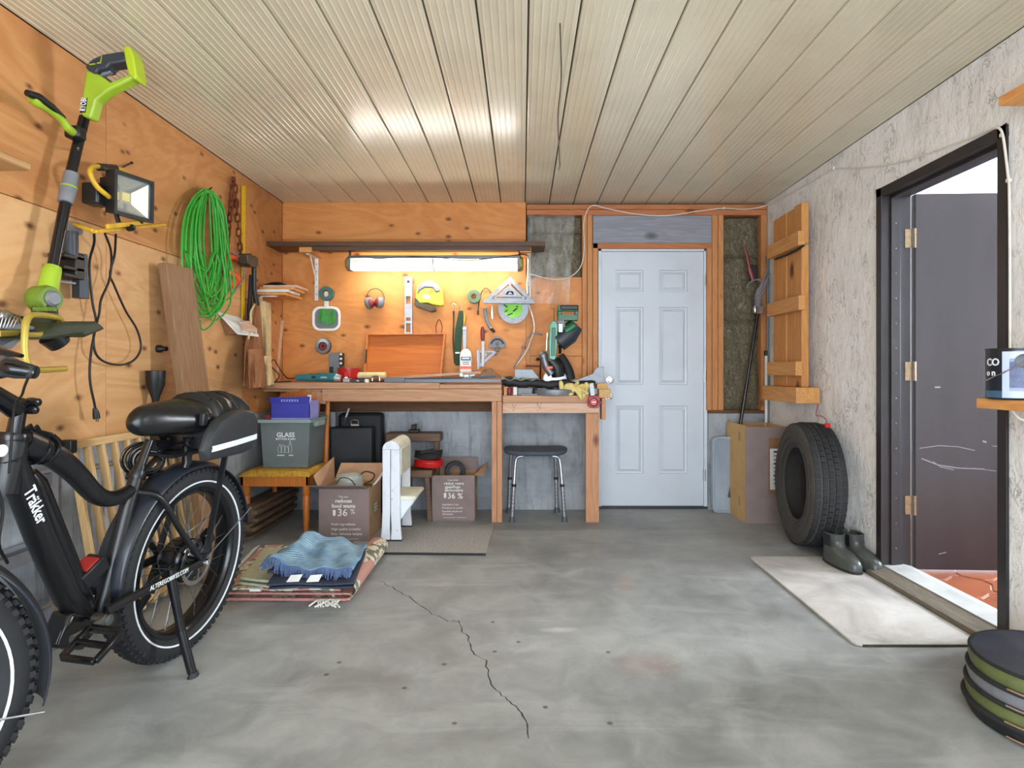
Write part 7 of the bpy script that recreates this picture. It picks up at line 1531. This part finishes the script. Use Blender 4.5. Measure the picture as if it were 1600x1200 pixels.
MB().prism(rrect(.19, hh_ - .02, .035), .06, Vector((c.x + .01, 4.67, hh_ / 2)), (1, 0, 0), (0, 0, 1)).build('tub', 'frosted_plastic', pt, bevel=.008); MB().holed(rrect(.20, hh_, .04), rrect(.17, hh_ - .04, .03), .012, Vector((c.x + .01, 4.635, hh_ / 2 + .001)), (1, 0, 0), (0, 0, 1)).build('rim', 'frosted_plastic', pt, bevel=.003)
# ---- car tyre
pm('tyre_side', (66, 63, 58), .72, 0, .12, 9, .06); pm('tyre_tread', (36, 38, 40), .78, 0, .12, 30, .1)
Rt = .39
axd = Vector((-.99, .12, 0)).normalized()
ty = thing('car_tyre', 'large used car tyre leaning upright against the white stucco wall', 'tyre', (1.80, 3.77, .006), (0, R(1.6), math.atan2(axd.y, axd.x) - pi))
# local: axis along x, rolling plane y-z, hub at z = Rt
hc_ = (0, 0, Rt)
prof = [(.222, -.085), (.236, -.098), (.262, -.112), (.30, -.122), (.338, -.12), (.362, -.108), (.374, -.092), (.374, .092), (.362, .108), (.338, .12), (.30, .122), (.262, .112), (.236, .098), (.222, .085), (.232, .08), (.27, .10), (.33, .105), (.36, .08), (.36, -.08), (.33, -.105), (.27, -.10), (.232, -.08)]
prof = [(r_ * 1.01, x_ * .86) for r_, x_ in prof]
tc_ = MB().lathe(prof, hc_, (1, 0, 0), 80, closed=True).build('carcass', 'tyre_side', ty, local=True, smooth=.9)
for s in (-1, 1):
    for r_ in (.250, .286, .330): 
        w_ = (.1075 if r_ < .26 else (.1200 if r_ < .3 else .1215)) * .86
        MB().lathe([(r_ - .003, w_ * s), (r_, (w_ + .003) * s), (r_ + .003, w_ * s)], hc_, (1, 0, 0), 72, closed=True).build('sidewall_ring', 'tyre_side', tc_, local=True)
m = MB()
for (xr, wd, NB, ph, dep) in ((0, .030, 64, 0, .012), (-.040, .028, 64, .5, .012), (.040, .028, 64, .5, .012), (-.083, .036, 60, .2, .008), (.083, .036, 60, .2, .008)):
    for k in range(NB):
        a = 2 * pi * (k + ph) / NB; r_ = .376 if abs(xr) < .06 else .371; xr_ = xr * .86; r_ *= 1.01; m.box((xr_, cos(a) * r_, Rt + sin(a) * r_), (wd * .86, 2 * pi * .38 / NB * .86, dep), (a - pi / 2, .14 * (1 if xr > 0 else -1) if abs(xr) > .06 else 0, 0))
m.build('tread_blocks', 'tyre_tread', ty, local=True, smooth=0, kind='stuff')
# ---- red lead with clip
rl = thing('red_lead', 'thin red wire with a clip hanging from the wall onto the car tyre', 'wire', RW(1293, 668, .1))
MB().tube(curve([RW(1265, 603, .01), RW(1270, 616, .02), RW(1278, 630, .02), RW(1275, 648, .03), RW(1283, 650, .04), RW(1290, 655, .06), RW(1293, 664, .10)], 6), .0028, 6).build('wire', 'red_plastic', rl); q = RW(1293, 665, .11); MB().box(q, (.03, .02, .028)).build('clip', 'red_plastic', rl, bevel=.004)
# ---- rubber boots
pm('boot_rubber', (72, 76, 72), .3, 0, .14, 12); pm('boot_sole', (40, 42, 40), .6, 0, .1); pm('boot_top', (30, 32, 34), .5, 0, .1)
def boot(label, loc, rz):
    t = thing('rubber_boot', label, 'boot', loc, (0, 0, rz), 'pair of boots beside the tyre')
    def ring(z, xb, xf, w_, n=26, toe=.5):
        out = []
        for k in range(n):
            a = 2 * pi * k / n; c, s = cos(a), sin(a); xm = (xb + xf) / 2; L = (xf - xb) / 2; ww = w_ * (1 - .16 * max(0, -c) if xf - xb > .2 else 1); x = xm + L * math.copysign(abs(c) ** .85, c); y = ww * math.copysign(abs(s) ** .8, s); out.append((x, y, z))
        return out
    def loft(rs, nm, mt, cap=(True, True)):
        n = len(rs[0]); vs = sum(rs, []); fs = [(i * n + k, i * n + (k + 1) % n, (i + 1) * n + (k + 1) % n, (i + 1) * n + k) for i in range(len(rs) - 1) for k in range(n)]
        if cap[0]: fs.append(tuple(range(n))[::-1])
        if cap[1]: fs.append(tuple((len(rs) - 1) * n + k for k in range(n)))
        return MB().add(vs, fs).build(nm, mt, t, local=True, smooth=1.1)
    loft([ring(.0, -.085, .2, .052), ring(.012, -.088, .206, .056), ring(.024, -.088, .206, .056)], 'sole', 'boot_sole')
    loft([ring(.022, -.083, .202, .053), ring(.05, -.083, .202, .054), ring(.074, -.082, .188, .052), ring(.092, -.08, .155, .049), ring(.104, -.078, .112, .046), ring(.112, -.076, .075, .042), ring(.135, -.074, .056, .042), ring(.15, -.075, .054, .044), ring(.185, -.077, .058, .047), ring(.187, -.073, .054, .043), ring(.12, -.066, .045, .034), ring(.07, -.06, .05, .03)], 'upper', 'boot_rubber')
    for s in (-1, 1): MB().prism([(-.035, .11), (.03, .115), (.022, .178), (-.03, .178)], .006, (0, .0435 * s, 0), (1, 0, 0), (0, 0, 1)).build('elastic_gore', 'boot_top', t, local=True)
    MB().tube([(-.074, 0, .15), (-.088, 0, .175), (-.087, 0, .197), (-.072, 0, .187)], .006, 6, sq=.4).build('pull_tab', 'boot_top', t, local=True)
    return t
boot('black rubber ankle boot, the one closer to the tyre', (1.785, 3.40, 0), R(-82)); boot('black rubber ankle boot, the one closer to the door frame', (1.892, 3.40, 0), R(-80))
# ---- carpet piece by the doorway
def rubmat():
    t = NT('pale_carpet'); v = t.coord((1, 1, 1), rand=False); a = t.noise(v, 2.6, 5, .6, .6); g = t.noise(v, 170, 3, .7)
    col = t.ramp(a, [(.3, lin((150, 146, 140))), (.5, lin((188, 184, 178))), (.7, lin((214, 211, 206)))]); col = t.mix(t.math('MULTIPLY', g, .25), col, lin((110, 106, 102))); t.bump(g, .3, .004); t.done(col, .95)
rubmat(); cpt = thing('carpet_mat', 'pale grey carpet mat lying before the open brown doorway', 'mat', (1.6, 2.95, 0))
x0, x1, y0, y1 = 1.338, 1.866, 2.392, 3.523; MB().prism([(a + (x0 + x1) / 2, b + (y0 + y1) / 2) for a, b in rrect(x1 - x0, y1 - y0, .035, 5)], .010, (0, 0, .0056), (1, 0, 0), (0, 1, 0)).build('pile', 'pale_carpet', cpt, bevel=.003)
m = MB().bx(x0 + .03, x1 - .02, y0 - .004, y0 + .002, .0006, .009); m.build('worn_edge', 'dark_steel', cpt, smooth=0)
# ---- board panel hung on the wall
wood('panel_pine', (214, 152, 84), (186, 118, 56), 2, 1.2, .55, 3, (96, 46, 18)); wood('panel_pine_y', (216, 158, 92), (190, 124, 62), 1, 1.2, .55, 2, (96, 46, 18))
pn = thing('plank_panel', 'vertical pine plank panel with cross battens hanging on the white stucco wall', 'panel', (XR - .08, 4.2, 1.0)); ye0 = (XR - .06) * F / (1264 - CX); ye1 = (XR - .11) * F / (1207 - CX); zt_, zb_ = 2.215, 1.0
wpl = (ye1 - ye0) / 4
for k in range(4): MB().bx(XR - .108 + .004 * (k % 2), XR - .06, ye0 + k * wpl + .0015, ye0 + (k + 1) * wpl - .0015, zb_, zt_ + (.01 if k == 0 else .0)).build('plank', 'panel_pine', pn, bevel=.003, smooth=0)
for (py0, py1, pxl, pxr, off) in ((358, 383, 1210, 1247, .155), (461, 484, 1207, 1248, .155), (567, 587, 1204, 1243, .155)):
    yn_ = (XR - off) * F / (pxr - CX) ; yf_ = ye1 - .01; pa = RW(pxr, py1, off); MB().bx(XR - off, XR - .109, yn_, yf_, pa.z, pa.z + .095).build('batten', 'panel_pine_y', pn, bevel=.003, smooth=0)
pa = RW(1257, 630, .175); MB().bx(XR - .175, XR - .02, (XR - .175) * F / (1244 - CX), ye1 + .02, zb_ - .105, zb_ - .001).build('bottom_block', 'panel_pine_y', pn, bevel=.003, smooth=0)
bg_ = thing('bungee_cord', 'black bungee strap stretched across the pine plank panel', 'strap', RW(1236, 392, .13)); MB().tube([RW(1212, 405, .125), RW(1228, 399, .125), RW(1245, 391, .122), RW(1256, 383, .12), ], .010, 8, sq=.6).build('strap', 'black_rubber', bg_); MB().tube(curve([RW(1256, 383, .12), RW(1262, 380, .08), RW(1268, 379, .01)], 4), .003, 6).build('hook', 'steel', bg_)
# ---- pole pruner
pp = thing('pole_pruner', 'long black pole pruner with rope and hooked head leaning in the back right corner', 'pole pruner', (1.75, 4.66, .3)); Yp = YB - .05; q0, q1 = P(1184, 490, Yp), P(1156, 668, Yp - .03)
MB().tube([q1 + (q1 - q0).normalized() * .55, q0], .0135, 12).build('pole', 'bike_gloss', pp); MB().box(P(1184, 484, Yp), (.075, .04, .065)).build('clamp', 'chrome', pp, bevel=.01)
MB().tube([P(1184, 480, Yp), P(1185, 462, Yp), P(1187, 450, Yp)], [.024, .03, .02], 10).build('ferrule', 'grey_rope', pp)
MB().tube(curve([P(1187, 450, Yp - .01), P(1190, 441, Yp - .01), P(1184, 437, Yp - .01), P(1174, 440, Yp - .01), P(1168, 445, Yp - .01), P(1167, 450, Yp - .01)], 4), [.018] * 8 + [.015] * 6 + [.010] * 7, 10, sq=.5).build('hook_jaw', 'alu_matte', pp)
for (a, b) in (((1184, 462), (1201, 432)), ((1190, 460), (1200, 434)), ((1186, 452), (1203, 428)), ((1188, 447), (1199, 420))): MB().tube(curve([P(a[0], a[1], Yp - .03), P((a[0] + b[0]) / 2 + 1, (a[1] + b[1]) / 2, Yp - .04), P(b[0], b[1], Yp - .03)], 4), .0055, 7).build('rope', 'grey_rope', pp)
for k in range(5): MB().lathe([(.030, -.004), (.035, 0), (.030, .004)], P(1184, 464 + k * 3.6, Yp), (.12, .05, 1), 14).build('rope_wrap', 'grey_rope', pp)
MB().tube([P(1160, 380, Yp), P(1166, 395, Yp), P(1171, 420, Yp)], [.006, .012, .014], 8).tube([P(1171, 420, Yp), P(1176, 438, Yp)], [.022, .016], 8).build('saw_arm', 'maroon', pp); MB().bx(P(1171, 0, Yp).x, P(1183, 0, Yp).x, Yp - .01, Yp + .01, zat(440, Yp), zat(414, Yp)).build('pulley_block', 'black_matte', pp, bevel=.006)
# ---- corner conduits
for k, (px, y0_, y1_, lab) in enumerate(((1197, 548, 662, 'short white plastic pipe standing in the back right corner'), (1203, 400, 660, 'tall grey conduit running up the corner beside the pine plank panel'))):
    a, b = P(px, y0_, YB - .03), P(px, y1_, YB - .03); x_ = min(a.x, XR - .015); o = MB().tube([(x_, YB - .03, a.z), (x_, YB - .03, .0)], .011, 12).build('conduit_pipe', ('white_plastic', 'grey_plastic')[k]); tag(o, lab, 'pipe'); MB().lathe([(.014, -.02), (.014, .02)], (x_, YB - .03, a.z - .02), (0, 0, 1), 12).build('coupling', ('black_plastic', 'grey_plastic')[k], o)
# ---- shelves on the near part of the right wall, and the paint can
def wsh(lab, px, py, w_, th_):
    q = RW(px, py, w_); t = thing('side_shelf', lab, 'shelf', (XR - w_ / 2, q.y - .5, q.z)); MB().bx(XR - w_, XR - .002, q.y - 1.1, q.y, q.z - th_, q.z).build('board', 'orange_pine', t, bevel=.003, smooth=0); return t, q
s_up, q_up = wsh('orange pine shelf board high on the right wall above the doorway', 1560, 152, .20, .034)
s_lo, q_lo = wsh('orange pine shelf board on the right wall holding the paint can', 1525, 622, .29, .036)
MB().bx(XR - .15, XR - .01, q_lo.y - .14, q_lo.y - .10, q_lo.z - .11, q_lo.z - .037).build('bracket', 'orange_pine', s_lo, bevel=.003, smooth=0); MB().bx(XR - .19, XR - .16, q_lo.y - .14, q_lo.y - .11, q_lo.z - .13, q_lo.z - .037).build('hook_block', 'black_plastic', s_lo, bevel=.003)
MB().tube(curve([q_lo + Vector((.05, -.1, -.04)), q_lo + Vector((.07, -.12, -.07)), q_lo + Vector((.16, -.12, -.08)), q_lo + Vector((.26, -.14, -.04))], 5), .004, 6).build('cable', 'white_cable', s_lo)
Yc = q_lo.y - .10; rc_ = .083; pcx = (1548 - CX) * Yc / F + rc_ + .003; hc2 = (622 - 543) * (Yc) / F
can = thing('paint_can', 'black paint can with pale label standing on the pine shelf at the right edge', 'paint can', (pcx, Yc, q_lo.z)); zc_ = q_lo.z + E
pm('can_dark', (38, 44, 52), .3, .2, .1, 8); pm('label_pale', (186, 198, 226), .5, 0, .03); pm('print_pale', (148, 160, 196), .6); pm('can_blue', (70, 110, 140), .35, .2, .1)
MB().lathe([(rc_ - .003, 0), (rc_, .004), (rc_, hc2 - .006), (rc_ + .002, hc2 - .004), (rc_ + .002, hc2), (rc_ - .006, hc2), (rc_ - .01, hc2 - .006), (.0, hc2 - .006)], (pcx, Yc, zc_), (0, 0, 1), 40).build('can', 'can_dark', can)
MB().lathe([(rc_ + .0006, .006), (rc_ + .0006, .03)], (pcx, Yc, zc_), (0, 0, 1), 40).build('lower_band', 'can_blue', can)
def curvp(a0, a1, z0, z1, rr=rc_ + .0014): return lambda u, v: (pcx + rr * cos(a0 + (a1 - a0) * u), Yc + rr * sin(a0 + (a1 - a0) * u), zc_ + z0 + (z1 - z0) * v)
MB().grid(curvp(R(-154), R(-60), .006, hc2 - .012), 14, 1).build('label', 'label_pale', can)
for k in range(9): MB().grid(curvp(R(-140), R(-90), .03 + k * .011, .053 + k * .011, rc_ + .002), 8, 1).build('fine_print', 'print_pale', can)
MB().lathe([(.022, 0), (.024, .004), (.012, .006)], (pcx + rc_ * cos(R(-114)), Yc + rc_ * sin(R(-114)), zc_ + hc2 - .045), (cos(R(-114)), sin(R(-114)), 0), 18).build('handle_boss', 'can_dark', can)
pa_ = lambda dg, rr_: Vector((pcx + rr_ * cos(R(dg)), Yc + rr_ * sin(R(dg)), 0))
for (tx, sz_, dz_) in (('CO', .036, .06), ('on', .030, .095)):
    for i_, c_ in enumerate(tx): dg = -196 + i_ * 17; text(c_, sz_, pa_(dg, rc_ + .0016) + Vector((0, 0, zc_ + hc2 - dz_)), (-sin(R(dg + 8)), cos(R(dg + 8)), 0), (0, 0, 1), 'decal_white', can, bold=.0008)
MB().tube(curve([pa_(dg, rc_ + .008) + Vector((0, 0, zc_ + hc2 - dz_)) for dg, dz_ in ((-114, .045), (-130, .065), (-150, .085), (-170, .10), (-190, .112))], 5), .002, 6).build('bail_handle', 'steel', can)
# ---- collapsible round container at the bottom right corner
cc_ = thing('collapsible_bin', 'collapsed black and green round pop-up bin on the floor at the right', 'bin', (1.665, 1.86, 0)); cx_, cy_, rr = 1.665, 1.86, .212
pm('navy_nylon', (52, 58, 74), .5, 0, .14, 9, .25, 20); pm('olive_nylon', (96, 104, 60), .6, 0, .1, 20); pm('teal_nylon', (60, 78, 80), .6, 0, .1, 20)
def band(z0, z1, r0, r1, nm, mt): MB().lathe([(r0, z0), ((r0 + r1) / 2 + .006, (z0 + z1) / 2), (r1, z1), (r1 - .004, z1), ((r0 + r1) / 2, (z0 + z1) / 2), (r0 - .004, z0)], (cx_, cy_, 0), (0, 0, 1), 56, closed=True).build(nm, mt, cc_)
def hoop(z, r, rad=.008, nm='hoop', mt='black_rubber'): MB().tube([(cx_ + cos(a) * r, cy_ + sin(a) * r, z) for a in [2 * pi * k / 56 for k in range(56)]], rad, 8, closed=True).build(nm, mt, cc_)
MB().grid(lambda u, v: (cx_ + cos(2 * pi * u) * rr * v, cy_ + sin(2 * pi * u) * rr * v, .206 - .012 * (1 - v) + .004 * sin(u * 25) * v * (1 - v) * 4), 48, 10, (0, 0, -.006)).build('lid', 'navy_nylon', cc_)
hoop(.203, rr + .002, .006); band(.155, .2, rr + .002, rr, 'side_band', 'olive_nylon'); hoop(.15, rr + .007); band(.105, .148, rr + .007, rr + .003, 'side_band', 'grey_plastic'); hoop(.102, rr + .012); band(.055, .098, rr + .012, rr + .008, 'side_band', 'olive_nylon'); hoop(.05, rr + .017, .010); band(.006, .048, rr + .006, rr + .014, 'side_band', 'black_matte')
for z, r_ in ((.156, rr + .014), (.108, rr + .020), (.062, rr + .026), (.016, rr + .018)): MB().tube([(cx_ + cos(a) * r_, cy_ + sin(a) * r_, z) for a in [R(200 + 100 * k / 24) for k in range(25)]], .003, 6).build('wire', 'chrome', cc_)
MB().box((cx_ + cos(R(225)) * (rr + .024), cy_ + sin(R(225)) * (rr + .024), .035), (.014, .014, .06)).build('buckle', 'brass_old', cc_, bevel=.002)
